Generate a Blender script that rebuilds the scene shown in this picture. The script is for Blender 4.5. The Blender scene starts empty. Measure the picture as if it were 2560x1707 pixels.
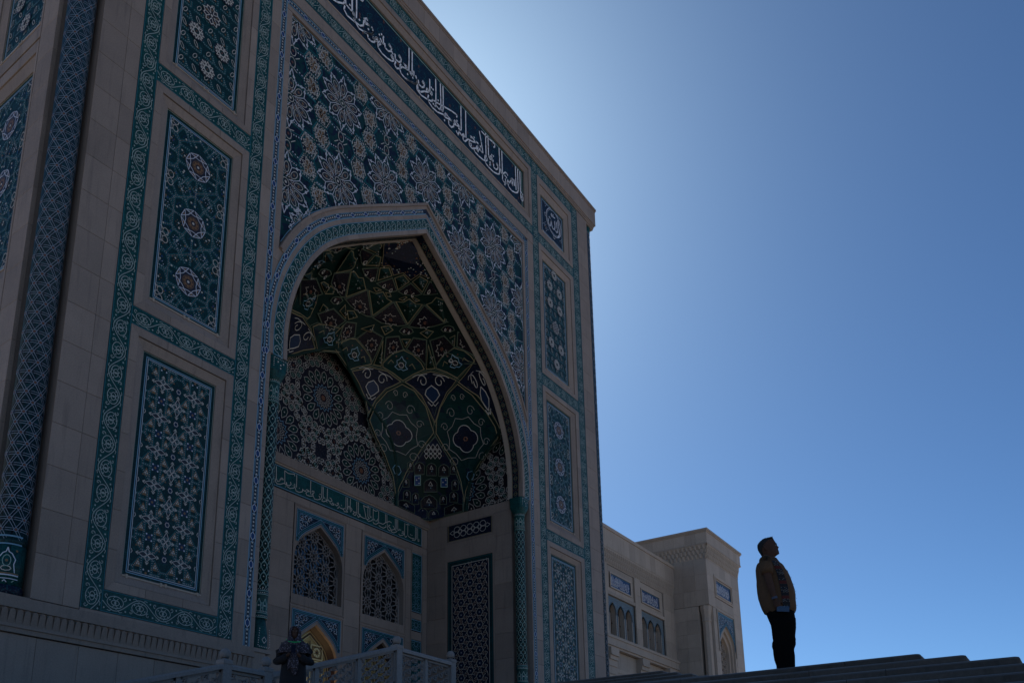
import bpy, math, random
from mathutils import Vector, Matrix
random.seed(7)
S=bpy.context.scene; COL=S.collection
R=math.radians
# ---------------------------------------------------------------- camera (eye at the origin, ground 1.6 m below)
cam=bpy.data.cameras.new('camera'); co=bpy.data.objects.new('camera',cam); COL.objects.link(co)
cam.sensor_width=36; cam.lens=2156.38/2560*36; cam.shift_x=(1280-1103.57)/2560; cam.shift_y=(1528.8-853.5)/2560
cam.clip_start=.05; cam.clip_end=2000
rx=Vector((.60244417,-.79815378,.00340189)); dn=Vector((.19950424,.14645562,-.9688905)); fw=Vector((.77282539,.58438112,.24746639))
co.matrix_world=Matrix(((rx.x,-dn.x,-fw.x,0),(rx.y,-dn.y,-fw.y,0),(rx.z,-dn.z,-fw.z,0),(0,0,0,1)))
S.camera=co
# ---------------------------------------------------------------- sky and sun
SUN_AZ=42.0; SUN_EL=42.0      # azimuth from +X towards +Y
w=bpy.data.worlds.new('World'); S.world=w; w.use_nodes=True
nt=w.node_tree; bg=nt.nodes['Background']
sky=nt.nodes.new('ShaderNodeTexSky'); sky.sky_type='NISHITA'; sky.sun_disc=False
sky.sun_elevation=R(SUN_EL); sky.sun_rotation=R(90-SUN_AZ); sky.altitude=700; sky.air_density=.7; sky.dust_density=1.0; sky.ozone_density=3
gm=nt.nodes.new('ShaderNodeGamma'); gm.inputs[1].default_value=1.15; nt.links.new(sky.outputs[0],gm.inputs[0])
tn=nt.nodes.new('ShaderNodeMixRGB'); tn.blend_type='MULTIPLY'; tn.inputs[0].default_value=1; tn.inputs[2].default_value=(.60,.865,1,1)     # clear, slightly deeper blue air
nt.links.new(gm.outputs[0],tn.inputs[1]); nt.links.new(tn.outputs[0],bg.inputs[0]); bg.inputs[1].default_value=0.081
sl=bpy.data.lights.new('sun','SUN'); sl.energy=4.6; sl.angle=R(.5); sl.color=(1,.93,.83)
so=bpy.data.objects.new('sun',sl); COL.objects.link(so)
sd=Vector((math.cos(R(SUN_AZ))*math.cos(R(SUN_EL)),math.sin(R(SUN_AZ))*math.cos(R(SUN_EL)),math.sin(R(SUN_EL))))
so.rotation_euler=sd.to_track_quat('Z','Y').to_euler(); so.location=(0,0,60)
S.view_settings.view_transform='Standard'; S.view_settings.look='None'; S.view_settings.exposure=0.0; S.view_settings.gamma=1
S.view_settings.use_curve_mapping=False
S.render.engine='CYCLES'
# ---------------------------------------------------------------- materials
MT={}
def mat(name,col,rough=.6,spec=.5,metal=0,noise=None,bump=None,emis=None,coat=0):
    m=bpy.data.materials.new(name); m.use_nodes=True; n=m.node_tree.nodes; l=m.node_tree.links
    b=n['Principled BSDF']; b.inputs['Roughness'].default_value=rough; b.inputs['Metallic'].default_value=metal
    b.inputs['Specular IOR Level'].default_value=spec
    b.inputs['Base Color'].default_value=(*col,1)
    tc=n.new('ShaderNodeTexCoord')
    if noise:                        # noise=(scale, other colour, amount, detail)
        nz=n.new('ShaderNodeTexNoise'); nz.inputs['Scale'].default_value=noise[0]; nz.inputs['Detail'].default_value=noise[3] if len(noise)>3 else 5
        geo=n.new('ShaderNodeNewGeometry'); l.new(geo.outputs['Position'],nz.inputs['Vector'])
        rp=n.new('ShaderNodeValToRGB'); rp.color_ramp.elements[0].position=.5-noise[2]/2; rp.color_ramp.elements[1].position=.5+noise[2]/2
        rp.color_ramp.elements[0].color=(*noise[1],1); rp.color_ramp.elements[1].color=(*col,1)
        l.new(nz.outputs['Fac'],rp.inputs[0]); l.new(rp.outputs[0],b.inputs['Base Color'])
    if bump:
        nb=n.new('ShaderNodeTexNoise'); nb.inputs['Scale'].default_value=bump[0]; nb.inputs['Detail'].default_value=4
        g2=n.new('ShaderNodeNewGeometry'); l.new(g2.outputs['Position'],nb.inputs['Vector'])
        bp=n.new('ShaderNodeBump'); bp.inputs['Strength'].default_value=bump[1]; bp.inputs['Distance'].default_value=.02
        l.new(nb.outputs['Fac'],bp.inputs['Height']); l.new(bp.outputs[0],b.inputs['Normal'])
    if emis: b.inputs['Emission Color'].default_value=(*emis[0],1); b.inputs['Emission Strength'].default_value=emis[1]
    MT[name]=m; return m
def stone(name,c1,c2,c3,rough=.62,spec=.35):
    """limestone cladding: cloudy tone, fine grain, streaks, and a slightly different tone on each block"""
    m=bpy.data.materials.new(name); m.use_nodes=True; n=m.node_tree.nodes; l=m.node_tree.links
    b=n['Principled BSDF']; b.inputs['Roughness'].default_value=rough; b.inputs['Specular IOR Level'].default_value=spec
    g=n.new('ShaderNodeNewGeometry'); oi=n.new('ShaderNodeObjectInfo')
    a=n.new('ShaderNodeTexNoise'); a.inputs['Scale'].default_value=.9; a.inputs['Detail'].default_value=8; a.inputs['Roughness'].default_value=.65
    l.new(g.outputs['Position'],a.inputs['Vector'])
    r=n.new('ShaderNodeValToRGB'); r.color_ramp.elements[0].position=.3; r.color_ramp.elements[1].position=.7
    r.color_ramp.elements[0].color=(*c2,1); r.color_ramp.elements[1].color=(*c1,1); l.new(a.outputs['Fac'],r.inputs[0])
    mp=n.new('ShaderNodeMapping'); mp.inputs['Scale'].default_value=(5,5,.45); l.new(g.outputs['Position'],mp.inputs['Vector'])
    s=n.new('ShaderNodeTexNoise'); s.inputs['Scale'].default_value=1.4; s.inputs['Detail'].default_value=6; l.new(mp.outputs[0],s.inputs['Vector'])
    sr=n.new('ShaderNodeMapRange'); sr.inputs[1].default_value=.55; sr.inputs[2].default_value=.8; sr.inputs[3].default_value=0; sr.inputs[4].default_value=.75
    l.new(s.outputs['Fac'],sr.inputs[0])
    mx=n.new('ShaderNodeMixRGB'); mx.inputs[2].default_value=(*c3,1); l.new(sr.outputs[0],mx.inputs[0]); l.new(r.outputs[0],mx.inputs[1])
    f=n.new('ShaderNodeTexNoise'); f.inputs['Scale'].default_value=28; f.inputs['Detail'].default_value=5; l.new(g.outputs['Position'],f.inputs['Vector'])
    hs=n.new('ShaderNodeHueSaturation'); mr=n.new('ShaderNodeMapRange'); mr.inputs[3].default_value=.87; mr.inputs[4].default_value=1.09
    l.new(oi.outputs['Random'],mr.inputs[0]); mm=n.new('ShaderNodeMath'); mm.operation='MULTIPLY'
    fr=n.new('ShaderNodeMapRange'); fr.inputs[1].default_value=.3; fr.inputs[2].default_value=.7; fr.inputs[3].default_value=.88; fr.inputs[4].default_value=1.1
    l.new(f.outputs['Fac'],fr.inputs[0]); l.new(mr.outputs[0],mm.inputs[0]); l.new(fr.outputs[0],mm.inputs[1]); l.new(mm.outputs[0],hs.inputs['Value'])
    l.new(mx.outputs[0],hs.inputs['Color']); l.new(hs.outputs[0],b.inputs['Base Color'])
    bp=n.new('ShaderNodeBump'); bp.inputs['Strength'].default_value=.25; bp.inputs['Distance'].default_value=.01
    l.new(f.outputs['Fac'],bp.inputs['Height']); l.new(bp.outputs[0],b.inputs['Normal'])
    MT[name]=m; return m
def speckle(name,base,cols,scale=9,rough=.3):
    """glazed tile ground strewn with small flecks of leaf and flower"""
    m=bpy.data.materials.new(name); m.use_nodes=True; n=m.node_tree.nodes; l=m.node_tree.links
    b=n['Principled BSDF']; b.inputs['Roughness'].default_value=rough+.15; b.inputs['Specular IOR Level'].default_value=.22
    g=n.new('ShaderNodeNewGeometry'); last=None
    prev=(base)
    rgb=n.new('ShaderNodeRGB'); rgb.outputs[0].default_value=(*base,1); out=rgb.outputs[0]
    for i,(c,lo,sc) in enumerate(cols):
        v=n.new('ShaderNodeTexNoise'); v.inputs['Scale'].default_value=scale*sc; v.inputs['Detail'].default_value=1.5
        mp=n.new('ShaderNodeMapping'); mp.inputs['Location'].default_value=(i*7.3,i*3.1,i*5.7); l.new(g.outputs['Position'],mp.inputs['Vector']); l.new(mp.outputs[0],v.inputs['Vector'])
        r=n.new('ShaderNodeMapRange'); r.inputs[1].default_value=lo; r.inputs[2].default_value=lo+.035; l.new(v.outputs['Fac'],r.inputs[0])
        mx=n.new('ShaderNodeMixRGB'); mx.inputs[2].default_value=(*c,1); l.new(r.outputs[0],mx.inputs[0]); l.new(out,mx.inputs[1]); out=mx.outputs[0]
    # square tiles, hairline joints and a little change of tone from tile to tile
    sp=n.new('ShaderNodeSeparateXYZ'); l.new(g.outputs['Position'],sp.inputs[0]); ad=n.new('ShaderNodeMath'); ad.operation='ADD'; l.new(sp.outputs[0],ad.inputs[0]); l.new(sp.outputs[1],ad.inputs[1])
    cb=n.new('ShaderNodeCombineXYZ'); l.new(ad.outputs[0],cb.inputs[0]); l.new(sp.outputs[2],cb.inputs[1])
    br=n.new('ShaderNodeTexBrick'); br.offset=0; br.inputs['Scale'].default_value=1; br.inputs['Brick Width'].default_value=.295; br.inputs['Row Height'].default_value=.295; br.inputs['Mortar Size'].default_value=.006
    br.inputs['Color1'].default_value=(1.12,1.12,1.12,1); br.inputs['Color2'].default_value=(.78,.78,.80,1); br.inputs['Mortar'].default_value=(.45,.45,.45,1); l.new(cb.outputs[0],br.inputs['Vector'])
    mu=n.new('ShaderNodeMixRGB'); mu.blend_type='MULTIPLY'; mu.inputs[0].default_value=1; l.new(out,mu.inputs[1]); l.new(br.outputs[0],mu.inputs[2])
    if scale<13.5: out=mu.outputs[0]
    l.new(out,b.inputs['Base Color']); MT[name]=m; return m
K=1.0
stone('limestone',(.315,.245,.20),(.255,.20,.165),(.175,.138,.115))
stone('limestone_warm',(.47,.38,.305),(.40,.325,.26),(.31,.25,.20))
stone('marble_rail',(.29,.255,.235),(.245,.215,.20),(.20,.175,.165),.65,.2)
stone('granite',(.13,.105,.088),(.085,.068,.056),(.045,.032,.026),.75,.2)
mat('shadow_gap',(.10,.085,.075),.9)
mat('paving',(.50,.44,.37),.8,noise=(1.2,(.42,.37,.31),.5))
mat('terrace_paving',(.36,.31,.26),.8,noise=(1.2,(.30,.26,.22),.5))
WH=mat('white_glaze',(.62,.63,.68),.35)
mat('cream_glaze',(.56,.52,.46),.5,spec=.2); mat('light_blue',(.17,.32,.42),.3); mat('cobalt',(.010,.045,.15),.4,spec=.3)
mat('ochre_glaze',(.22,.115,.04),.4); mat('rust_glaze',(.13,.045,.022),.4); mat('black_glaze',(.012,.012,.018),.35)
mat('aqua_glaze',(.015,.14,.17),.3); mat('teal_line',(.014,.13,.15),.45,spec=.25); mat('pale_green',(.24,.36,.31),.35)
speckle('teal_tile',(.006,.072,.068),[((.004,.038,.04),.56,2.2)],9)
speckle('teal_dark',(.005,.034,.036),[((.008,.062,.066),.60,1.6),((.003,.02,.025),.60,2.3)],12)
speckle('navy_tile',(.005,.012,.032),[((.006,.055,.07),.565,1.3),((.12,.05,.025),.70,.7)],10)
speckle('midnight_tile',(.004,.009,.025),[((.006,.05,.065),.57,1.3),((.10,.05,.03),.68,1.0),((.32,.33,.40),.70,2.0)],14)
speckle('spandrel_tile',(.004,.038,.036),[((.006,.010,.028),.50,.55),((.04,.02,.028),.66,2.6)],8)
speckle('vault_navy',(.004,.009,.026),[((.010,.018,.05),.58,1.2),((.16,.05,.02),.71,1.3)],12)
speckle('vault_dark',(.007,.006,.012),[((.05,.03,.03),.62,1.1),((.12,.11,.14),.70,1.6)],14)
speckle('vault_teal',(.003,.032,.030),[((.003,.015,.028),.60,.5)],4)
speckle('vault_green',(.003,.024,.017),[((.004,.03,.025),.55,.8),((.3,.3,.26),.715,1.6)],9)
mat('rib_green',(.003,.020,.016),.5,spec=.2); mat('rib_gold',(.27,.22,.12),.5,spec=.2); mat('rib_pale',(.10,.13,.09),.5,spec=.2)
mat('lunette_line',(.44,.40,.35),.5,spec=.2)
mat('scroll_line',(.38,.44,.41),.5,spec=.2); mat('dim_dot',(.38,.38,.36),.5,spec=.2); mat('deep_blue',(.006,.025,.07),.4,spec=.3); mat('mosaic_grey',(.20,.205,.20),.5,spec=.2); mat('interior_shade',(.060,.045,.034),.6,spec=.2); mat('granite_edge_glint',(.12,.105,.095),.45,spec=.3); mat('column_line',(.26,.31,.37),.5,spec=.2); mat('bright_white',(.82,.81,.84),.5,spec=.2)
speckle('column_tile',(.006,.042,.062),[((.004,.015,.03),.55,2.0)],9)
mat('glass',(.01,.012,.015),.04,spec=1.0)
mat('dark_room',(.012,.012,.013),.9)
mat('gold_carving',(.55,.36,.13),.38,metal=.7,noise=(30,(.30,.17,.05),.4)); mat('walnut',(.045,.018,.010),.55,noise=(14,(.025,.010,.006),.5)); mat('gold_line',(.78,.58,.28),.35,metal=.6)
mat('skin',(.10,.05,.034),.6,spec=.15,noise=(30,(.08,.038,.025),.6)); mat('hair',(.010,.008,.007),.6,bump=(160,.6)); mat('shirt_ochre',(.145,.070,.028),.85,noise=(60,(.09,.043,.018),.6),bump=(9,.5))
mat('trousers_black',(.005,.005,.005),1.0,spec=.1,bump=(7,.8)); mat('shoe_black',(.01,.01,.01),.9,spec=.1); mat('band_black',(.012,.012,.014),.9); mat('band_red',(.09,.012,.009),.9); mat('band_white',(.26,.25,.24),.9)
mat('phone_glass',(.02,.025,.05),.1,spec=.8); mat('phone_blue',(.014,.022,.05),.5,spec=.2); mat('wrist_grey',(.06,.075,.12),.6)
speckle('headscarf',(.05,.038,.042),[((.20,.16,.18),.56,3.2),((.03,.025,.04),.62,2.0)],14,.9)
mat('robe_dark',(.014,.011,.012),.9,bump=(6,.8)); mat('lanyard_green',(.01,.55,.14),.5)
# ---------------------------------------------------------------- mesh helpers
class M:
    def __init__(s): s.v=[]; s.f=[]; s.m=[]; s.mats=[]
    def mi(s,name):
        if name not in s.mats: s.mats.append(name)
        return s.mats.index(name)
    def poly(s,pts,m):
        i=len(s.v); s.v+= [tuple(p) for p in pts]; s.f.append(tuple(range(i,i+len(pts)))); s.m.append(s.mi(m))
    def faces(s,pts,fs,m):
        i=len(s.v); s.v+=[tuple(p) for p in pts]; k=s.mi(m)
        for f in fs: s.f.append(tuple(i+a for a in f)); s.m.append(k)
    def box(s,x0,x1,y0,y1,z0,z1,m):
        p=[(x0,y0,z0),(x1,y0,z0),(x1,y1,z0),(x0,y1,z0),(x0,y0,z1),(x1,y0,z1),(x1,y1,z1),(x0,y1,z1)]
        s.faces(p,[(0,3,2,1),(4,5,6,7),(0,1,5,4),(1,2,6,5),(2,3,7,6),(3,0,4,7)],m)
    def rings(s,rs,m,closed=True,cap=True):
        n=len(rs[0]); pts=[p for r in rs for p in r]; fs=[]
        for i in range(len(rs)-1):
            for j in range(n if closed else n-1):
                a=i*n+j; b=i*n+(j+1)%n; fs.append((a,b,b+n,a+n))
        if cap: fs.append(tuple(range(n-1,-1,-1))); fs.append(tuple(range((len(rs)-1)*n,len(rs)*n)))
        s.faces(pts,fs,m)
    def lathe(s,c,prof,m,n=20,a0=0,a1=360):
        rs=[[(c[0]+r*math.cos(R(a0+(a1-a0)*k/n)),c[1]+r*math.sin(R(a0+(a1-a0)*k/n)),z) for k in range(n)] for r,z in prof]
        s.rings(rs,m)
    def tube(s,pts,rad,m,n=8,flat=1.0):
        pts=[Vector(p) for p in pts]; rs=[]
        if not hasattr(rad,'__len__'): rad=[rad]*len(pts)
        up=Vector((0,0,1))
        for i,p in enumerate(pts):
            t=(pts[min(i+1,len(pts)-1)]-pts[max(i-1,0)]).normalized()
            u=up if abs(t.dot(up))<.9 else Vector((1,0,0))
            a=t.cross(u).normalized(); b=t.cross(a).normalized()
            rs.append([p+a*rad[i]*math.cos(2*math.pi*k/n)+b*rad[i]*flat*math.sin(2*math.pi*k/n) for k in range(n)])
        s.rings(rs,m)
    def build(s,name,parent=None,kind=None,smooth=False,label=None):
        if not s.v: return None
        me=bpy.data.meshes.new(name); me.from_pydata(s.v,[],s.f)
        for k in s.mats: me.materials.append(MT[k])
        me.polygons.foreach_set('material_index',s.m)
        if smooth: me.polygons.foreach_set('use_smooth',[True]*len(s.f))
        me.update(); o=bpy.data.objects.new(name,me); COL.objects.link(o)
        if parent: adopt(o,parent)
        if kind: o['kind']=kind
        if label: o['label']=label
        return o
WL={}
def wloc(o):
    v=Vector((0,0,0)); 
    while o: v=v+Vector(o.location) if o.get('_e') else v; o=o.parent
    return v
def adopt(o,p):
    o.parent=p; o.matrix_parent_inverse=Matrix.Translation(WL.get(p.name,Vector((0,0,0)))).inverted()
def thing(name,label,cat,loc,group=None):
    o=bpy.data.objects.new(name,None); COL.objects.link(o); o.location=loc; WL[o.name]=Vector(loc)
    o['label']=label; o['category']=cat; o.empty_display_size=.3
    if group: o['group']=group
    return o
# vertical planes: a runs along the wall (to the right when you face it), b up, d out of the wall
class Plane:
    def __init__(s,kind,c): s.k=kind; s.c=c
    def __call__(s,a,b,d=0):
        if s.k=='front': return (a,s.c-d,b)          # faces -Y
        if s.k=='left': return (s.c-d,-a,b)          # faces -X, a=-Y
        if s.k=='right': return (s.c+d,a,b)          # faces +X
    def rot(s): return {'front':0,'left':-math.pi/2,'right':math.pi/2}[s.k]
BC={}
def block(pl,a0,a1,b0,b1,d0,d1,parent,name='stone_block',m='limestone',gap=.007,ch=.006):
    """one cladding stone: chamfered front edges; alike stones share their mesh"""
    w,h,t=round(a1-a0-gap,3),round(b1-b0-gap,3),round(d1-d0,3); key=(w,h,t,m,name)
    if key not in BC:
        x,z=w/2,h/2; c=min(ch,x*.5,z*.5)
        p=[(-x,t,-z),(x,t,-z),(x,t,z),(-x,t,z),(-x,c,-z),(x,c,-z),(x,c,z),(-x,c,z),(-x+c,0,-z+c),(x-c,0,-z+c),(x-c,0,z-c),(-x+c,0,z-c)]
        q=M(); q.faces(p,[(8,9,10,11),(4,5,9,8),(5,6,10,9),(6,7,11,10),(7,4,8,11),(0,1,5,4),(1,2,6,5),(2,3,7,6),(3,0,4,7)],m)
        me=bpy.data.meshes.new(name); me.from_pydata(q.v,[],q.f); me.materials.append(MT[m]); me.update(); BC[key]=me
    o=bpy.data.objects.new(name,BC[key]); COL.objects.link(o); o.location=pl((a0+a1)/2,(b0+b1)/2,d1); o.rotation_euler.z=pl.rot(); adopt(o,parent); return o
def courses(pl,a0,a1,b0,b1,d0,d1,parent,hs=1.17,ws=None,name='stone_block',m='limestone',stag=0):
    n=max(1,round((b1-b0)/hs)); h=(b1-b0)/n
    for i in range(n):
        if ws:
            k=max(1,round((a1-a0)/ws)); wd=(a1-a0)/k; off=(stag*(i%2))*wd*.5
            xs=[a0]+[a0+off+wd*j for j in range(0 if off else 1,k)]+[a1]
        else: xs=[a0,a1]
        for j in range(len(xs)-1):
            if xs[j+1]-xs[j]>.05: block(pl,xs[j],xs[j+1],b0+i*h,b0+(i+1)*h,d0,d1,parent,name,m)
class Orn:
    """glazed line work laid on a surface: mp(a,b,d) places it"""
    def __init__(s,mp,inside=None): s.mp=mp; s.q=M(); s.inside=inside
    def line(s,pts,w,m,d=.010,close=False,step=None,w2=None):
        if close: pts=list(pts)+[pts[0]]
        n=len(pts)
        for i in range(n-1):
            (x0,y0),(x1,y1)=pts[i][:2],pts[i+1][:2]; L=math.hypot(x1-x0,y1-y0)
            if L<1e-6: continue
            k=max(1,int(L/step)) if step else 1
            for j in range(k):
                ax,ay=x0+(x1-x0)*j/k,y0+(y1-y0)*j/k; bx,by=x0+(x1-x0)*(j+1)/k,y0+(y1-y0)*(j+1)/k
                if s.inside and not s.inside((ax+bx)/2,(ay+by)/2): continue
                tx,ty=(bx-ax)/L*k,(by-ay)/L*k; e=w*.25
                ax-=tx*e; ay-=ty*e; bx+=tx*e; by+=ty*e; nx,ny=-ty*w/2,tx*w/2
                s.q.poly([s.mp(ax+nx,ay+ny,d),s.mp(ax-nx,ay-ny,d),s.mp(bx-nx,by-ny,d),s.mp(bx+nx,by+ny,d)],m)
    def fill(s,pts,m,d=.005):
        if s.inside:
            cx=sum(p[0] for p in pts)/len(pts); cy=sum(p[1] for p in pts)/len(pts)
            if not all(s.inside(p[0],p[1]) for p in pts): return
        s.q.poly([s.mp(p[0],p[1],d) for p in pts],m)
    def dot(s,x,y,r,m,d=.007,n=6,ry=None):
        ry=ry or r
        if s.inside and not s.inside(x,y): return
        s.fill([(x+r*math.cos(2*math.pi*k/n),y+ry*math.sin(2*math.pi*k/n)) for k in range(n)],m,d)
    def ell(s,x,y,rx,ry,w,m,d=.010,a0=0,a1=360,n=16,rot=0):
        c,sn=math.cos(R(rot)),math.sin(R(rot)); P=[]
        for k in range(n+1):
            t=R(a0+(a1-a0)*k/n); u,v=rx*math.cos(t),ry*math.sin(t); P.append((x+u*c-v*sn,y+u*sn+v*c))
        s.line(P,w,m,d)
    def dots(s,x0,y0,x1,y1,sp,r,m,d=.008):
        L=math.hypot(x1-x0,y1-y0); k=max(1,int(L/sp))
        for j in range(k): t=(j+.5)/k; s.dot(x0+(x1-x0)*t,y0+(y1-y0)*t,r,m,d,4)
    def build(s,name,parent,kind='stuff'):
        return s.q.build(name,parent,kind)
def spiral(x,y,r,turn,sgn=1,a0=0,n=14):
    return [(x+r*(1-k/n*.82)*math.cos(R(a0+sgn*turn*k/n)),y+r*(1-k/n*.82)*math.sin(R(a0+sgn*turn*k/n))) for k in range(n+1)]
def band_map(pl,x0,z0,x1,z1,w):
    """s runs from (x0,z0) to (x1,z1) along the band's middle line, t across it"""
    L=math.hypot(x1-x0,z1-z0); tx,tz=(x1-x0)/L,(z1-z0)/L
    return (lambda s,t,d=0: pl(x0+tx*s-tz*t,z0+tz*s+tx*t,d)),L
def scroll(o,L,w,fg='scroll_line',edge='aqua_glaze',unit=.70,s0=0):
    n=max(1,round(L/unit)); U=L/n; lw=.021
    for e in (-1,1): o.line([(s0,e*w*.47),(s0+L,e*w*.47)],.020,edge,.010,step=.5)
    for k in range(n):
        c=s0+(k+.5)*U; sg=1 if k%2 else -1
        # main stem swings from one edge of the band to the other between the leaf rings
        P=[(c-U/2+U*j/10, sg*w*.36*math.sin(math.pi*j/10)) for j in range(11)]
        o.line(P,lw,fg)
        o.ell(c,-sg*w*.03,U*.33,w*.27,lw,fg,.011,n=14)
        o.ell(c,0,U*.17,w*.12,.020,fg,.012,n=8); o.dot(c,0,.035,fg,.012)
        o.line([(c-U*.10,-w*.2),(c,-w*.05),(c+U*.10,-w*.2)],.018,fg,.012); o.line([(c-U*.10,w*.2),(c,w*.05),(c+U*.10,w*.2)],.018,fg,.012)
        for q in (-1,1):
            o.line(spiral(c+q*U*.36,-sg*w*.27,.065,300,q,90*sg,7),.024,fg,.012)
            o.dot(c+q*U*.43,sg*w*.30,.026,fg,.012); o.line([(c+q*U*.12,sg*w*.30),(c+q*U*.20,sg*w*.40),(c+q*U*.30,sg*w*.36)],.016,fg,.012); o.dot(c+q*U*.22,-q*w*.10,.022,fg,.012,5); o.dot(c-q*U*.05,q*w*.26,.020,fg,.012,5)
def chain(o,L,w,s0=0,unit=.92):
    n=max(1,round(L/unit)); U=L/n
    for e in (-1,1):
        o.line([(s0,e*w*.47),(s0+L,e*w*.47)],.030,'light_blue',.010,step=.5)
    for k in range(n):
        c=s0+k*U; h=w*.30
        o.fill([(c-.12,0),(c-.05,h),(c+.05,h),(c+.12,0),(c+.05,-h),(c-.05,-h)],'cobalt',.006)
        o.line([(c-.13,0),(c-.055,h),(c+.055,h),(c+.13,0),(c+.055,-h),(c-.055,-h)],.020,'white_glaze',.011,close=True)
        a,b=c+.15,c+U-.15
        o.fill([(a,0),(a+.06,h),(b-.06,h),(b,0),(b-.06,-h),(a+.06,-h)],'black_glaze',.006)
        o.line([(a,0),(a+.06,h),(b-.06,h),(b,0),(b-.06,-h),(a+.06,-h)],.018,'light_blue',.011,close=True)
        for j in range(5): o.dot(a+(b-a)*(j+.5)/5,0,.034,'cream_glaze',.012)
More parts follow.
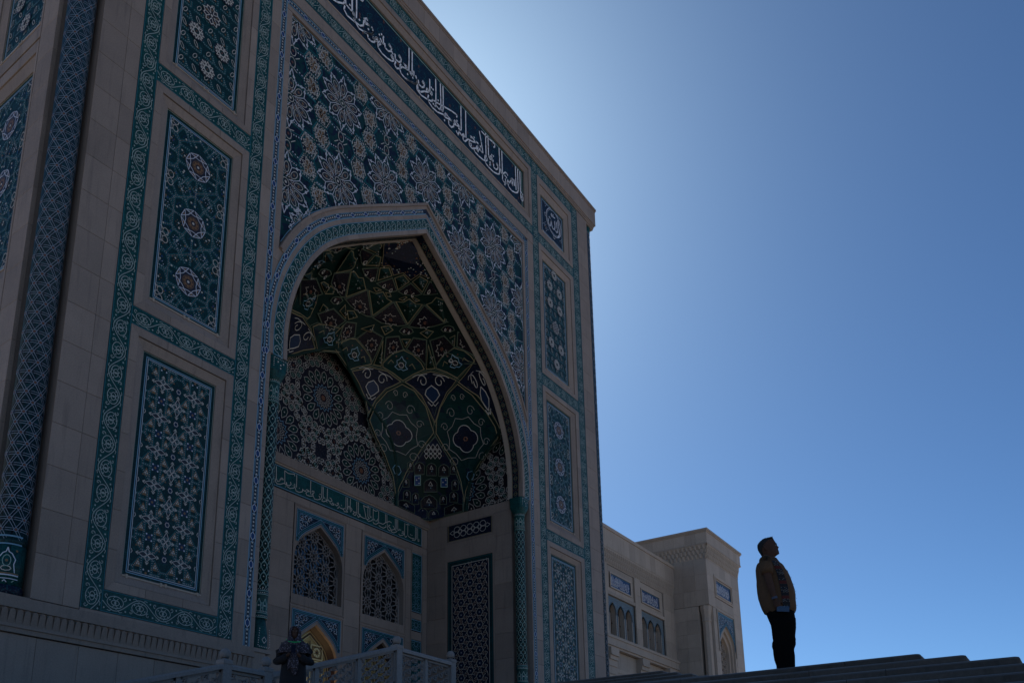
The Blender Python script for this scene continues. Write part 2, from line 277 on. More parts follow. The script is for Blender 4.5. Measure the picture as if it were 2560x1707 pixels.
# traced brush strokes and vault facets, in metres on the wall planes / (bearing, height) on the vault
INS=[[(33.404,34.122),(33.41,33.29),(33.429,32.824),(33.467,32.468),(33.582,32.417),(33.673,32.526),(33.669,32.699),(33.594,32.728),(33.502,32.603),(33.547,32.579)],[(33.503,32.913),(33.523,32.881)],[(33.635,32.874),(33.654,32.842)],[(33.185,34.129),(33.186,33.424),(33.206,32.832),(33.134,32.64),(32.904,32.478),(32.553,32.356),(32.26,32.407),(32.168,32.594),(32.198,32.771)],[(32.958,34.129),(32.976,33.47),(32.986,32.714)],[(32.269,32.711),(32.367,32.706),(32.473,32.961),(32.451,33.041),(32.57,32.902),(32.614,32.744),(32.691,32.828),(32.623,33.034),(32.602,33.162)],[(32.778,33.204),(32.852,32.875)],[(31.653,34.145),(31.661,33.49),(31.682,32.817),(31.682,32.445),(31.776,32.386),(31.897,32.407),(31.969,32.388),(32.009,32.453),(31.952,32.663)],[(31.909,32.845),(31.957,32.835)],[(32.029,32.836),(32.078,32.825)],[(31.87,32.295),(31.918,32.272)],[(31.528,32.958),(31.548,32.785),(31.667,32.769),(31.815,32.926),(31.988,33.095),(32.11,33.102),(32.181,33.042)],[(31.389,34.141),(31.415,33.626),(31.434,33.016),(31.4,32.589),(31.208,32.448),(30.832,32.313),(30.372,32.293),(30.146,32.344),(30.102,32.418)],[(30.865,32.797),(30.861,32.609),(31.071,32.62),(31.239,32.779),(31.276,32.935),(31.208,33.072),(31.126,32.983),(31.22,32.95)],[(30.563,32.703),(30.492,32.616),(30.597,32.575),(30.49,32.48)],[(30.367,34.132),(30.393,33.502),(30.407,32.958),(30.519,32.856),(30.706,32.953),(30.718,33.122),(30.57,33.083),(30.521,32.949),(30.66,32.957),(30.797,32.871),(30.828,33.016)],[(30.688,33.239),(30.73,33.236)],[(30.838,33.277),(30.88,33.27)],[(30.161,34.132),(30.164,33.487),(30.177,32.884),(30.243,32.748),(30.296,32.634),(30.148,32.476),(29.921,32.38),(29.519,32.316),(29.212,32.332),(29.103,32.432)],[(30.107,32.772),(30.072,32.518)],[(29.605,33.835),(29.755,33.337),(29.905,32.807),(29.792,32.749),(29.68,32.765),(29.66,32.871),(29.523,32.65),(29.455,32.516),(29.368,32.566),(29.504,32.847),(29.393,32.81),(29.302,32.608),(28.951,32.344),(28.735,32.37),(28.715,32.534),(28.737,32.61)],[(28.849,32.555),(28.883,32.551)],[(28.874,32.478),(28.908,32.474)],[(29.661,32.999),(29.706,32.996)],[(29.439,33.023),(29.484,33.02)],[(29.351,33.018),(29.395,33.021)],[(29.809,33.99),(30.127,33.983),(30.495,34.042),(30.775,34.094),(30.986,34.094),(30.992,33.943),(30.887,33.84)],[(23.909,32.298),(24.356,32.472),(24.609,32.624),(24.65,32.799),(24.605,32.874)],[(24.733,32.924),(24.773,32.759),(24.978,32.743),(25.144,32.887),(25.186,33.099),(25.084,33.185),(25.029,33.055),(25.161,33.049)],[(24.682,32.656),(24.723,32.408),(24.908,32.426),(25.166,32.669),(25.466,32.87),(25.472,33.018),(25.358,32.982),(25.333,32.862)],[(24.646,32.599),(24.65,32.349),(24.947,32.281),(25.396,32.415),(25.737,32.568),(25.801,32.739),(25.696,32.799)],[(25.564,33.668),(25.587,32.968),(25.696,32.878),(25.76,32.993),(25.713,33.098)],[(25.676,33.316),(25.714,33.307)],[(25.807,33.313),(25.846,33.304)],[(26.014,34.041),(26.04,33.335),(26.046,32.619),(26.202,32.57),(26.359,32.601),(26.386,32.715)],[(26.381,34.08),(26.414,33.346),(26.437,32.726),(26.537,32.64),(26.596,32.764)],[(26.581,34.096),(26.605,33.353),(26.604,32.713)],[(25.696,32.799),(25.851,32.722),(26.24,32.844),(26.714,33.032),(27.28,33.243),(27.609,33.323),(27.722,33.322),(27.672,33.2)],[(25.487,32.716),(25.433,32.501),(25.51,32.364),(25.779,32.265),(26.165,32.311),(26.637,32.535),(26.756,32.484),(27.281,32.68),(26.997,32.699),(26.795,32.746),(26.736,32.613),(26.836,32.618)],[(27.037,32.484),(27.058,32.311),(27.24,32.284),(27.444,32.49),(27.444,32.636),(27.65,32.706),(27.95,32.84),(27.692,32.885),(27.527,32.905),(27.465,32.769),(27.609,32.762)],[(26.199,33.014),(26.231,33.002)],[(25.834,32.522),(25.873,32.516)],[(25.969,32.515),(26.008,32.509)],[(26.697,32.279),(26.737,32.273)],[(27.692,33.018),(27.734,33.011)],[(28.03,34.101),(28.04,33.45),(28.055,32.748)],[(28.422,34.138),(28.431,33.453),(28.447,32.614)],[(27.65,32.383),(27.795,32.266),(27.899,32.542),(28.066,32.456),(28.278,32.68),(28.35,32.586),(28.193,32.497),(28.213,32.306),(28.361,32.307),(28.619,32.638),(28.965,32.762),(29.281,32.931),(28.967,33.019),(28.836,32.966),(28.879,32.893)],[(27.837,32.686),(27.879,32.68)],[(27.941,32.692),(27.983,32.688)],[(29.121,33.134),(29.165,33.13)],[(21.058,32.397),(21.397,32.561),(21.624,32.738),(21.664,32.854),(21.643,32.921)],[(21.308,32.515),(21.354,32.32),(21.535,32.299),(21.739,32.42),(21.792,32.557),(21.705,32.653),(21.655,32.576),(21.759,32.593)],[(21.845,32.756),(21.888,32.815),(21.851,32.588),(21.941,32.663),(21.988,32.817),(21.909,32.812)],[(21.988,32.817),(22.157,32.705),(22.05,32.564),(21.996,32.586),(22.015,32.819)],[(22.117,32.953),(22.254,32.834),(22.339,32.861),(22.298,33.156)],[(22.037,33.104),(22.064,33.098)],[(22.177,33.25),(22.204,33.244)],[(22.311,33.234),(22.333,33.219)],[(21.97,32.563),(22.003,32.376),(22.245,32.283),(22.592,32.322),(22.889,32.419),(23.028,32.564),(22.992,32.687),(22.88,32.745),(22.842,32.646),(22.939,32.598)],[(22.892,32.909),(22.914,32.902)],[(22.934,32.868),(22.957,32.861)],[(22.412,32.951),(22.444,32.761),(22.634,32.74),(22.821,32.887),(22.863,33.081),(22.731,33.187),(22.679,33.086),(22.816,33.085)],[(23.095,32.974),(23.129,32.738),(23.351,32.758),(23.502,32.919),(23.517,33.093),(23.397,33.168),(23.357,33.067),(23.484,33.064)],[(23.159,32.632),(23.082,32.391),(23.223,32.312),(23.441,32.492),(23.605,32.723),(23.773,32.798),(23.92,32.873),(23.912,33.005),(23.684,32.968),(23.828,32.911)],[(23.455,32.53),(23.438,32.648),(23.505,32.771)],[(24.047,34.114),(24.06,33.49),(24.058,32.904),(23.887,32.827)],[(24.058,32.882),(24.117,32.841),(24.233,32.8),(24.236,32.941),(24.087,32.861)],[(24.272,34.104),(24.283,33.567),(24.287,33.007),(24.377,32.875),(24.425,32.987),(24.402,33.147)],[(23.963,32.634),(23.992,32.629)],[(24.33,32.746),(24.36,32.739)],[(23.442,32.453),(23.53,32.306),(23.785,32.275),(24.183,32.405),(24.558,32.586),(24.665,32.712),(24.612,32.871),(24.551,33.023)],[(19.233,32.365),(19.472,32.447),(19.821,32.697),(19.904,32.852),(19.891,32.985)],[(19.939,33.03),(19.983,32.81),(20.219,32.77),(20.455,32.813),(20.5,32.723),(20.409,32.684),(20.387,32.809)],[(20.196,32.987),(20.231,32.978)],[(20.328,33.396),(20.352,32.835)],[(20.592,33.645),(20.615,33.078),(20.614,32.697)],[(20.792,33.834),(20.931,33.869),(20.995,34.025)],[(19.922,32.667),(19.882,32.457),(20.072,32.316),(20.507,32.395),(20.53,32.649),(20.485,32.492)],[(20.539,32.425),(20.846,32.493),(21.047,32.689),(21.062,32.93)],[(21.071,32.967),(21.179,32.889),(21.411,33.019),(21.21,33.006),(21.068,33.053),(21.271,33.254),(21.282,33.16)],[(20.787,32.761),(20.815,32.746)],[(20.609,32.401),(20.785,32.298),(21.196,32.434),(21.542,32.663),(21.669,32.826),(21.619,33.019),(21.564,33.058)],[(21.346,32.779),(21.375,32.764)]]
INS2=[[(22.56,14.832),(22.593,14.31)],[(22.569,14.284),(22.546,14.156),(22.646,14.084),(22.837,14.123),(23.045,14.239),(23.075,14.284)],[(22.612,14.282),(22.66,14.195),(22.785,14.251),(22.86,14.419),(22.946,14.431),(22.993,14.378),(22.907,14.366),(22.791,14.326)],[(23.04,14.811),(23.06,14.505),(23.079,14.216),(23.156,14.204),(23.153,14.328)],[(23.063,14.802),(23.23,14.755),(23.427,14.789),(23.601,14.849),(23.618,14.763)],[(23.183,14.303),(23.203,14.154),(23.381,14.114),(23.596,14.207),(23.662,14.29),(23.629,14.402)],[(23.199,14.222),(23.33,14.219),(23.439,14.32),(23.395,14.41)],[(23.545,14.31),(23.564,14.299)],[(23.112,14.113),(23.128,14.101)],[(23.731,14.842),(23.742,14.563),(23.752,14.285)],[(23.672,14.241),(23.735,14.122),(23.915,14.116),(24.091,14.195),(24.121,14.337)],[(24.131,14.287),(24.268,14.28),(24.311,14.329)],[(23.906,14.308),(23.924,14.297)],[(24.331,14.389),(24.446,14.374),(24.517,14.353),(24.382,14.299),(24.307,14.204),(24.368,14.135),(24.552,14.147),(24.738,14.22),(24.727,14.341)],[(24.569,14.862),(24.574,14.577),(24.587,14.26)],[(24.661,14.266),(24.773,14.352),(24.796,14.435),(24.698,14.439),(24.666,14.375)],[(24.757,14.208),(24.833,14.107),(25.02,14.128),(25.204,14.214),(25.129,14.292),(25.103,14.338)],[(25.124,14.433),(25.143,14.421)],[(25.182,14.443),(25.202,14.432)],[(25.261,14.843),(25.268,14.446),(25.248,14.282)],[(25.339,14.832),(25.36,14.331),(25.426,14.312),(25.427,14.371)],[(25.603,14.847),(25.614,14.395),(25.683,14.326),(25.56,14.268),(25.532,14.35)],[(25.321,14.264),(25.278,14.16),(25.398,14.159),(25.561,14.25),(25.617,14.196)],[(25.679,14.306),(25.825,14.295),(25.92,14.365),(25.867,14.439),(25.768,14.463)],[(25.779,14.247),(25.905,14.177),(26.055,14.207),(25.972,14.29),(25.926,14.239)],[(26.096,14.274),(26.222,14.219),(26.346,14.335),(26.313,14.398),(26.241,14.339)],[(26.276,14.126),(26.397,14.204),(26.369,14.269)],[(26.447,14.201),(26.673,14.194),(26.725,14.269)],[(26.515,14.342),(26.541,14.328)],[(26.808,14.835),(26.828,14.227),(26.958,14.152),(26.727,14.103),(26.673,14.179)],[(26.918,14.833),(26.936,14.242)],[(27.102,14.836),(27.105,14.481),(27.129,14.208)],[(26.952,14.282),(26.972,14.419),(27.047,14.461),(27.089,14.362),(27.139,14.21),(27.235,14.37),(27.151,14.419)],[(27.311,14.3),(27.415,14.276),(27.291,14.163),(27.422,14.124),(27.527,14.216),(27.466,14.31),(27.597,14.294)],[(27.535,14.841),(27.547,14.542),(27.571,14.286)],[(27.653,14.841),(27.671,14.279)],[(27.6,14.201),(27.656,14.12),(27.81,14.204),(27.78,14.293),(27.702,14.27),(27.81,14.204),(28.023,14.174),(28.155,14.199)],[(27.998,14.816),(28.103,14.525),(28.208,14.196),(28.372,14.127),(28.558,14.205),(28.69,14.321)],[(28.012,14.802),(28.187,14.78),(28.346,14.849),(28.38,14.783)],[(28.306,14.817),(28.324,14.326),(28.447,14.286),(28.289,14.197)],[(28.449,14.843),(28.456,14.404),(28.539,14.349),(28.543,14.411)],[(28.686,14.84),(28.695,14.323),(28.773,14.285),(28.776,14.366)],[(28.7,14.805),(28.866,14.779),(29.002,14.85)],[(29.071,14.843),(29.084,14.439),(29.09,14.267),(28.915,14.135),(28.751,14.128),(28.68,14.203)],[(28.855,14.294),(28.991,14.33),(29.021,14.44)],[(29.131,14.279),(29.409,14.28),(29.629,14.447),(29.881,14.57),(30.025,14.544)],[(29.584,14.844),(29.587,14.434)],[(29.68,14.853),(29.69,14.504),(29.751,14.151),(29.895,14.091),(30.012,14.207),(29.804,14.303),(29.915,14.394)],[(29.606,14.284),(29.636,14.215),(29.443,14.096),(29.248,14.101),(29.108,14.137)],[(30.144,14.422),(30.297,14.289),(30.064,14.182),(30.009,14.088),(30.21,14.083),(30.41,14.184),(30.466,14.279)],[(30.306,14.826),(30.322,14.218)],[(30.399,14.834),(30.412,14.323)],[(30.495,14.843),(30.508,14.35),(30.582,14.308),(30.645,14.37),(30.609,14.399)],[(30.722,14.341),(30.732,14.403)],[(30.586,14.135),(30.704,14.076),(30.938,14.176),(31.024,14.28)],[(30.818,14.241),(30.936,14.251),(30.94,14.356),(30.846,14.309)],[(31.042,14.826),(31.034,14.523),(31.033,14.183),(31.118,14.103),(31.205,14.192)],[(31.118,14.768),(31.312,14.845),(31.388,14.807)],[(31.276,14.814),(31.279,14.253),(31.385,14.198),(31.536,14.185),(31.809,14.217)],[(31.89,14.852),(31.885,14.262)],[(31.967,14.834),(31.961,14.284),(31.841,14.145),(31.628,14.11)],[(32.06,14.841),(32.068,14.354),(32.102,14.157),(32.185,14.204),(32.161,14.299)],[(31.472,14.356),(31.509,14.342)],[(31.593,14.354),(31.63,14.34)]]
ALLAH=[[(37.412,33.655),(37.469,33.296),(37.557,33.017),(37.513,32.717),(37.345,32.522)],[(37.269,33.441),(37.297,33.035),(37.378,32.905),(37.228,32.745),(37.128,32.793)],[(37.047,33.36),(37.064,33.039),(36.998,32.787),(36.791,32.74),(36.674,32.942),(36.663,33.205)],[(36.663,33.205),(36.564,32.782),(36.408,32.707),(36.316,32.862),(36.301,33.062)],[(36.87,33.7),(36.845,33.533),(36.654,33.493),(36.688,33.642)],[(36.81,33.54),(37.07,33.587)],[(36.396,33.243),(36.538,33.238)],[(36.461,33.225),(36.491,33.304)]]
CELLS=[('navy',[(48.1,21.09),(54.9,21.38),(62.6,21.53),(69.3,21.41),(75.1,21.19),(69.1,20.81),(64.9,20.28),(62.0,19.62),(59.9,20.12),(56.8,20.65),(52.3,20.96)]),('navy',[(15.2,20.87),(26.1,21.28),(37.1,21.32),(45.7,21.07),(37.7,20.68),(33.1,20.16),(29.8,19.42),(27.0,20.11),(21.7,20.53)]),('navy',[(76.0,21.12),(90.0,21.74),(90.0,21.26),(90.0,20.34),(90.0,19.39),(89.2,18.94),(87.4,19.73),(83.4,20.5)]),('petal',[(46.6,20.99),(53.1,20.81),(58.4,20.27),(61.2,19.21),(55.7,18.46),(50.1,17.43),(47.2,16.57),(46.0,16.0),(44.4,16.92),(40.0,17.83),(35.5,18.39),(30.7,19.11),(33.8,20.02),(38.7,20.58)]),('petal',[(75.2,21.06),(69.4,20.73),(64.9,20.23),(62.8,19.73),(62.1,19.19),(65.3,18.52),(68.2,17.92),(69.8,17.04),(70.8,15.97),(71.5,16.52),(74.3,17.22),(81.1,18.13),(87.4,18.61),(87.2,19.13),(84.8,19.83),(80.7,20.58)]),('teal',[(33.5,21.55),(38.7,21.94),(46.2,22.13),(52.4,22.03),(57.4,21.8),(59.1,21.6),(52.3,21.38),(46.9,21.12),(40.8,21.31),(33.9,21.42)]),('teal',[(66.2,21.76),(71.5,22.02),(80.0,22.18),(85.3,22.03),(87.7,21.83),(88.5,21.64),(81.3,21.47),(76.0,21.26),(71.2,21.49),(65.8,21.64)]),('teal',[(-2.2,21.29),(0.1,21.64),(4.5,21.87),(8.5,21.95),(17.7,21.8),(23.9,21.6),(26.2,21.39),(17.9,21.11),(13.0,20.88),(5.6,21.11)]),('green',[(24.55,25.08,21.29),(24.55,24.86,21.57),(24.77,24.38,22.12),(24.86,24.75,21.75),(24.93,25.1,21.29)]),('green',[(27.25,24.71,21.42),(27.0,23.94,22.26),(27.61,24.56,21.45)]),('green',[(29.36,23.18,21.63),(28.7,22.55,22.36),(29.59,22.84,21.66)]),('dark',[(23.16,24.34,21.83),(23.77,24.04,22.28),(24.73,24.23,22.27),(24.44,24.61,21.85),(24.4,24.99,21.39),(23.79,24.65,21.69)]),('dark',[(24.8,24.37,22.13),(24.86,24.24,22.27),(25.33,24.12,22.4),(25.65,24.5,22.0),(25.22,24.75,21.75),(24.98,24.96,21.47)]),('dark',[(25.82,24.48,22.0),(26.11,24.0,22.44),(26.9,23.86,22.37),(27.05,24.32,21.9),(27.11,24.67,21.51),(26.68,24.56,21.78)]),('dark',[(27.04,23.77,22.39),(27.48,23.38,22.53),(28.01,23.53,22.17),(27.72,23.95,21.98),(27.58,24.34,21.69)]),('dark',[(28.13,23.42,22.19),(28.03,22.93,22.55),(28.49,22.51,22.51),(29.23,23.12,21.76),(28.79,23.18,21.98)]),('dark',[(28.61,22.37,22.49),(28.8,21.7,22.58),(29.38,21.52,22.23),(29.41,22.18,22.04),(29.54,22.71,21.76)]),('dark',[(29.41,21.37,22.23),(28.95,20.99,22.59),(29.4,20.78,22.7),(30.08,20.78,21.82)]),('green',[(26.39,22.65,23.51),(26.66,22.44,23.54),(26.76,22.17,23.66),(27.09,22.06,23.53),(27.29,21.83,23.52),(27.42,22.79,22.95)]),('green',[(27.4,21.66,23.51),(27.46,21.39,23.54),(27.39,21.09,23.64),(27.6,20.83,23.51),(28.05,20.78,23.75),(28.32,21.33,22.98)]),('green',[(24.95,23.01,23.43),(25.35,22.96,23.48),(25.59,22.76,23.63),(25.96,22.83,23.5),(26.22,22.77,23.48),(25.84,23.56,22.88)]),('green',[(23.29,22.56,23.25),(23.5,22.55,23.36),(23.95,22.74,23.42),(24.2,22.71,23.53),(24.58,22.94,23.44),(24.74,23.02,23.39),(24.01,23.5,22.82)]),('green',[(21.85,21.24,22.84),(22.13,21.37,23.01),(22.61,21.78,23.22),(22.92,21.94,23.36),(23.17,22.27,23.35),(23.18,22.45,23.26),(22.45,22.63,22.76)]),('dark',[(25.93,23.62,22.82),(26.32,22.74,23.47),(27.41,22.86,22.91),(27.12,23.17,22.83),(26.76,23.35,22.83),(26.45,23.54,22.78)]),('dark',[(27.53,22.81,22.89),(27.37,21.77,23.49),(28.38,21.37,22.94),(28.24,21.88,22.9),(28.04,22.31,22.86),(27.78,22.61,22.87)]),('dark',[(28.37,21.26,22.96),(28.2,20.78,23.73),(28.68,20.78,23.44),(28.97,20.78,23.14)]),('dark',[(24.06,23.6,22.75),(24.83,23.03,23.4),(25.81,23.63,22.83),(25.58,23.72,22.77),(24.93,23.77,22.73),(24.52,23.72,22.74)]),('dark',[(22.39,22.68,22.7),(23.23,22.57,23.21),(23.93,23.53,22.77),(23.72,23.55,22.69),(23.38,23.41,22.69),(23.06,23.32,22.63),(22.69,23.14,22.58)]),('gold',[(28.08,22.56,22.72),(28.18,22.24,22.81),(28.41,22.03,22.75),(28.45,22.41,22.57)]),('gold',[(26.53,23.65,22.65),(26.79,23.41,22.77),(27.08,23.4,22.68),(26.9,23.73,22.47)]),('gold',[(24.52,23.91,22.55),(24.84,23.82,22.67),(25.19,23.93,22.59),(24.85,24.14,22.37)]),('gold',[(22.79,23.58,22.32),(22.76,23.24,22.55),(23.09,23.35,22.62),(23.21,23.53,22.53)]),('dark',[(26.19,22.34,23.81),(26.36,21.76,24.08),(26.96,21.6,23.8),(26.85,21.87,23.76),(26.44,22.26,23.76)]),('dark',[(25.07,22.67,23.73),(25.58,22.2,24.09),(26.1,22.38,23.81),(25.92,22.55,23.73),(25.53,22.65,23.73)]),('dark',[(27.03,21.53,23.78),(26.76,20.97,24.06),(27.63,20.78,24.06),(27.28,20.97,23.72),(27.16,21.3,23.75)]),('dark',[(23.79,22.37,23.61),(24.59,22.19,24.04),(24.92,22.63,23.75),(24.64,22.67,23.68),(24.21,22.6,23.61)]),('green',[(25.67,22.13,24.12),(25.89,21.81,24.27),(26.26,21.78,24.12),(26.12,22.31,23.85)]),('green',[(26.36,21.66,24.12),(26.38,21.26,24.25),(26.7,21.04,24.09),(26.92,21.53,23.85)]),('green',[(24.7,22.16,24.09),(25.12,22.01,24.27),(25.48,22.15,24.14),(25.02,22.56,23.82)]),('green',[(26.72,20.87,24.09),(26.87,20.78,24.52),(27.44,20.78,24.18)]),('green',[(24.27,21.75,24.2),(24.54,22.09,24.09),(23.83,22.2,23.74),(23.82,21.67,24.0)]),('gold',[(25.05,22.85,23.58),(25.22,22.78,23.64),(25.48,22.75,23.65),(25.28,22.9,23.53)]),('gold',[(25.72,22.71,23.65),(25.92,22.62,23.68),(26.05,22.66,23.61),(25.93,22.77,23.56)]),('gold',[(26.41,22.49,23.61),(26.58,22.23,23.71),(26.65,22.21,23.69),(26.59,22.42,23.59)]),('gold',[(26.8,22.05,23.7),(26.92,21.93,23.69),(27.11,21.83,23.63),(27.03,22.01,23.59)]),('dark',[(27.35,23.23,22.69),(27.36,23.06,22.81),(27.5,22.89,22.85),(27.7,22.78,22.82),(27.84,22.8,22.73),(27.78,22.98,22.65),(27.58,23.18,22.62)]),('dark',[(28.52,21.65,22.78),(28.49,21.44,22.85),(28.55,21.23,22.84),(28.67,21.09,22.77),(28.81,21.1,22.68),(28.79,21.35,22.66),(28.65,21.61,22.71)]),('dark',[(23.33,23.79,22.37),(23.35,23.66,22.48),(23.54,23.6,22.6),(23.77,23.6,22.67),(23.96,23.67,22.66),(23.88,23.81,22.52),(23.61,23.87,22.38)]),('dark',[(21.45,22.65,22.16),(21.39,22.44,22.21),(21.64,22.43,22.38),(22.0,22.54,22.55),(22.26,22.73,22.61),(22.14,22.85,22.47),(21.81,22.83,22.29)]),('dark',[(20.52,22.03,21.78),(20.08,20.98,21.6),(21.09,22.06,22.15)]),('dark',[(20.76,22.93,21.57),(21.62,22.95,22.11),(22.62,23.6,22.23),(22.17,23.78,21.88),(21.92,24.15,21.42)]),('dark',[(20.14,20.78,21.7),(20.98,20.78,22.55),(21.24,20.89,22.45),(21.03,21.28,22.27)]),('dark',[(22.44,21.05,23.26),(22.09,20.78,23.12),(22.32,20.78,23.49),(23.06,20.78,23.95),(23.1,20.78,23.8)]),('dark',[(22.55,21.36,23.29),(22.44,21.16,23.25),(23.66,21.62,23.92),(23.67,22.21,23.65),(23.33,22.04,23.55)]),('green',[(27.67,23.35,22.47),(27.97,23.06,22.51),(28.02,23.42,22.24)]),('green',[(28.99,21.5,22.5),(29.0,21.2,22.54),(29.33,21.47,22.27)]),('green',[(22.08,23.14,22.27),(22.2,23.08,22.37),(22.58,23.2,22.49),(22.68,23.52,22.32)]),('green',[(24.15,24.02,22.39),(24.23,23.77,22.63),(24.68,24.15,22.34)]),('green',[(23.12,24.22,21.92),(23.07,23.97,22.12),(23.43,24.06,22.16)]),('green',[(20.44,21.22,21.87),(20.76,21.28,22.09),(21.2,21.58,22.35),(21.17,21.99,22.23)]),('green',[(20.68,22.68,21.65),(21.03,22.59,21.92),(21.29,22.86,21.96),(20.76,22.83,21.63)]),('green',[(21.28,20.89,22.48),(21.95,20.78,23.27),(22.24,20.78,23.42),(22.18,20.78,23.23),(21.87,21.09,22.87)]),('green',[(22.67,21.13,23.4),(23.1,20.78,23.8),(23.52,21.05,23.98),(23.65,21.5,23.96)]),('sun',[(24.71,22.06,24.16),(25.13,21.93,24.34),(25.53,22.09,24.18),(25.82,21.76,24.33),(26.25,21.68,24.17),(26.3,21.21,24.31),(26.62,20.92,24.15),(26.75,20.78,24.61),(26.17,20.78,24.99),(25.72,20.78,25.26),(25.48,20.78,25.36),(24.87,20.78,25.04),(24.21,20.78,24.67),(23.43,20.78,24.15),(23.61,21.0,24.04),(24.35,21.68,24.27)]),('fan',[(61.7,19.05),(56.8,18.53),(53.3,18.11),(51.6,17.75),(49.4,17.34),(47.7,16.91),(46.8,16.38),(46.7,15.94),(46.6,15.52),(52.3,15.46),(57.0,15.36),(63.1,15.46),(70.6,15.46),(70.6,16.19),(69.9,16.76),(68.5,17.31),(67.1,17.85),(65.7,18.25),(63.6,18.67)]),('niche',[(53.0,17.34),(53.0,17.73),(53.8,17.84),(54.9,17.91),(56.0,17.88),(56.7,17.8),(56.5,17.42)]),('niche',[(57.4,17.39),(57.6,17.77),(58.3,17.87),(59.4,17.93),(60.5,17.89),(61.1,17.8),(60.9,17.41)]),('niche',[(61.7,17.39),(62.0,17.75),(62.8,17.85),(64.0,17.9),(65.1,17.84),(65.8,17.73),(65.5,17.36)]),('niche',[(50.1,17.39),(50.1,17.73),(50.6,17.81),(51.3,17.86),(52.0,17.85),(52.5,17.8),(52.5,17.46)]),('niche',[(66.1,17.45),(66.4,17.76),(66.9,17.82),(67.6,17.84),(68.3,17.8),(68.8,17.73),(68.5,17.41)]),('niche',[(56.2,16.67),(56.3,17.05),(57.3,17.2),(58.7,17.28),(60.1,17.23),(60.9,17.1),(60.7,16.71)]),('niche',[(48.6,16.61),(48.5,16.92),(49.0,17.0),(49.7,17.06),(50.4,17.06),(50.9,17.01),(50.9,16.72)]),('niche',[(66.1,16.73),(66.3,17.09),(66.8,17.15),(67.6,17.17),(68.3,17.12),(68.7,17.04),(68.6,16.66)]),('niche',[(48.8,15.95),(48.8,16.36),(49.3,16.47),(50.1,16.55),(50.9,16.54),(51.4,16.49),(51.5,16.1)]),('niche',[(52.1,15.95),(52.1,16.39),(52.6,16.48),(53.3,16.55),(54.0,16.54),(54.4,16.48),(54.4,16.06)]),('niche',[(55.1,15.92),(55.1,16.26),(56.3,16.46),(57.9,16.57),(59.5,16.49),(60.5,16.32),(60.4,15.97)]),('niche',[(61.5,16.13),(61.6,16.46),(62.1,16.53),(62.8,16.56),(63.5,16.51),(64.0,16.42),(63.9,16.07)]),('niche',[(65.1,16.15),(65.2,16.54),(65.9,16.62),(66.8,16.64),(67.7,16.56),(68.3,16.45),(68.3,16.04)]),('niche',[(54.2,15.34),(54.2,15.73),(54.8,15.85),(55.6,15.94),(56.5,15.91),(57.1,15.82),(57.0,15.46)]),('niche',[(57.6,15.46),(57.6,15.75),(58.3,15.86),(59.3,15.91),(60.3,15.85),(60.9,15.72),(60.9,15.42)]),('bluebox',[(53.0,17.26),(55.2,17.32),(55.1,16.91),(53.0,16.84)]),('bluebox',[(62.6,17.29),(64.9,17.28),(64.6,16.86),(62.3,16.89)]),('niche',[(47.0,15.84),(49.6,16.03),(53.0,15.93),(53.0,15.54),(47.0,15.58)]),('niche',[(63.1,15.91),(67.2,16.02),(70.3,15.85),(70.3,15.51),(63.1,15.5)]),('lat',[(58.7,18.7),(59.5,18.58),(58.6,18.45),(57.9,18.57)]),('lat',[(60.5,18.72),(61.2,18.6),(60.3,18.46),(59.6,18.58)]),('lat',[(62.2,18.73),(62.9,18.6),(62.0,18.47),(61.4,18.6)]),('lat',[(57.8,18.51),(58.5,18.39),(57.7,18.26),(56.9,18.38)]),('lat',[(59.5,18.53),(60.2,18.41),(59.4,18.28),(58.7,18.4)]),('lat',[(61.2,18.54),(61.9,18.42),(61.1,18.29),(60.4,18.41)]),('lat',[(63.0,18.55),(63.6,18.42),(62.7,18.3),(62.1,18.42)]),('lat',[(57.7,18.33),(58.4,18.22),(57.6,18.08),(56.9,18.2)]),('lat',[(59.4,18.35),(60.1,18.23),(59.3,18.1),(58.6,18.22)]),('lat',[(61.1,18.36),(61.8,18.24),(60.9,18.11),(60.3,18.23)]),('lat',[(62.8,18.37),(63.5,18.25),(62.6,18.12),(61.9,18.24)])]
# ---------------------------------------------------------------- ground and stepped terrace (setting)
GZ=-1.6
def structure(q,name,**k):
    o=q.build(name,**k); o['kind']='structure'; return o
q=M(); q.poly([(-700,-700,GZ),(900,-700,GZ),(900,900,GZ),(-700,900,GZ)],'paving'); structure(q,'ground')
st=bpy.data.objects.new('terrace_steps',None); COL.objects.link(st); st.location=(10.2,1.36,GZ); st['kind']='structure'; WL[st.name]=Vector(st.location)
RI=.1425; TR=.456
def rbox(q,x0,x1,y0,y1,z0,z1,m,r=.020,rc=.035):
    """slab whose top edges and the corner at (x0,y0) are eased"""
    def loop(i,z,r2):
        c=rc+0; P=[]
        for k in range(5):
            a=math.pi/2*k/4; P.append((x0+i+c*(1-math.sin(a)) if True else 0, y0+i+c*(1-math.cos(a)),z))
        return [P[k] for k in range(5)]+[(x1,y0+i,z),(x1,y1,z),(x0+i,y1,z)]
    # loop order: from the left face round the corner to the front face
    def L2(i,z): 
        P=[(x0+i,y1,z)]
        for k in range(5):
            a=math.pi/2*k/4; P.append((x0+i+rc*(1-math.cos(a)),y0+i+rc*(1-math.sin(a)),z))
        return P+[(x1,y0+i,z),(x1,y1,z)]
    q.rings([L2(0,z0),L2(0,z1-r)],m,cap=False); q.rings([L2(0,z1-r),L2(r*.3,z1-r*.3),L2(r,z1)],'granite_edge_glint')  # polished nosing; its sky glint is put into the paler colour
SLB={}
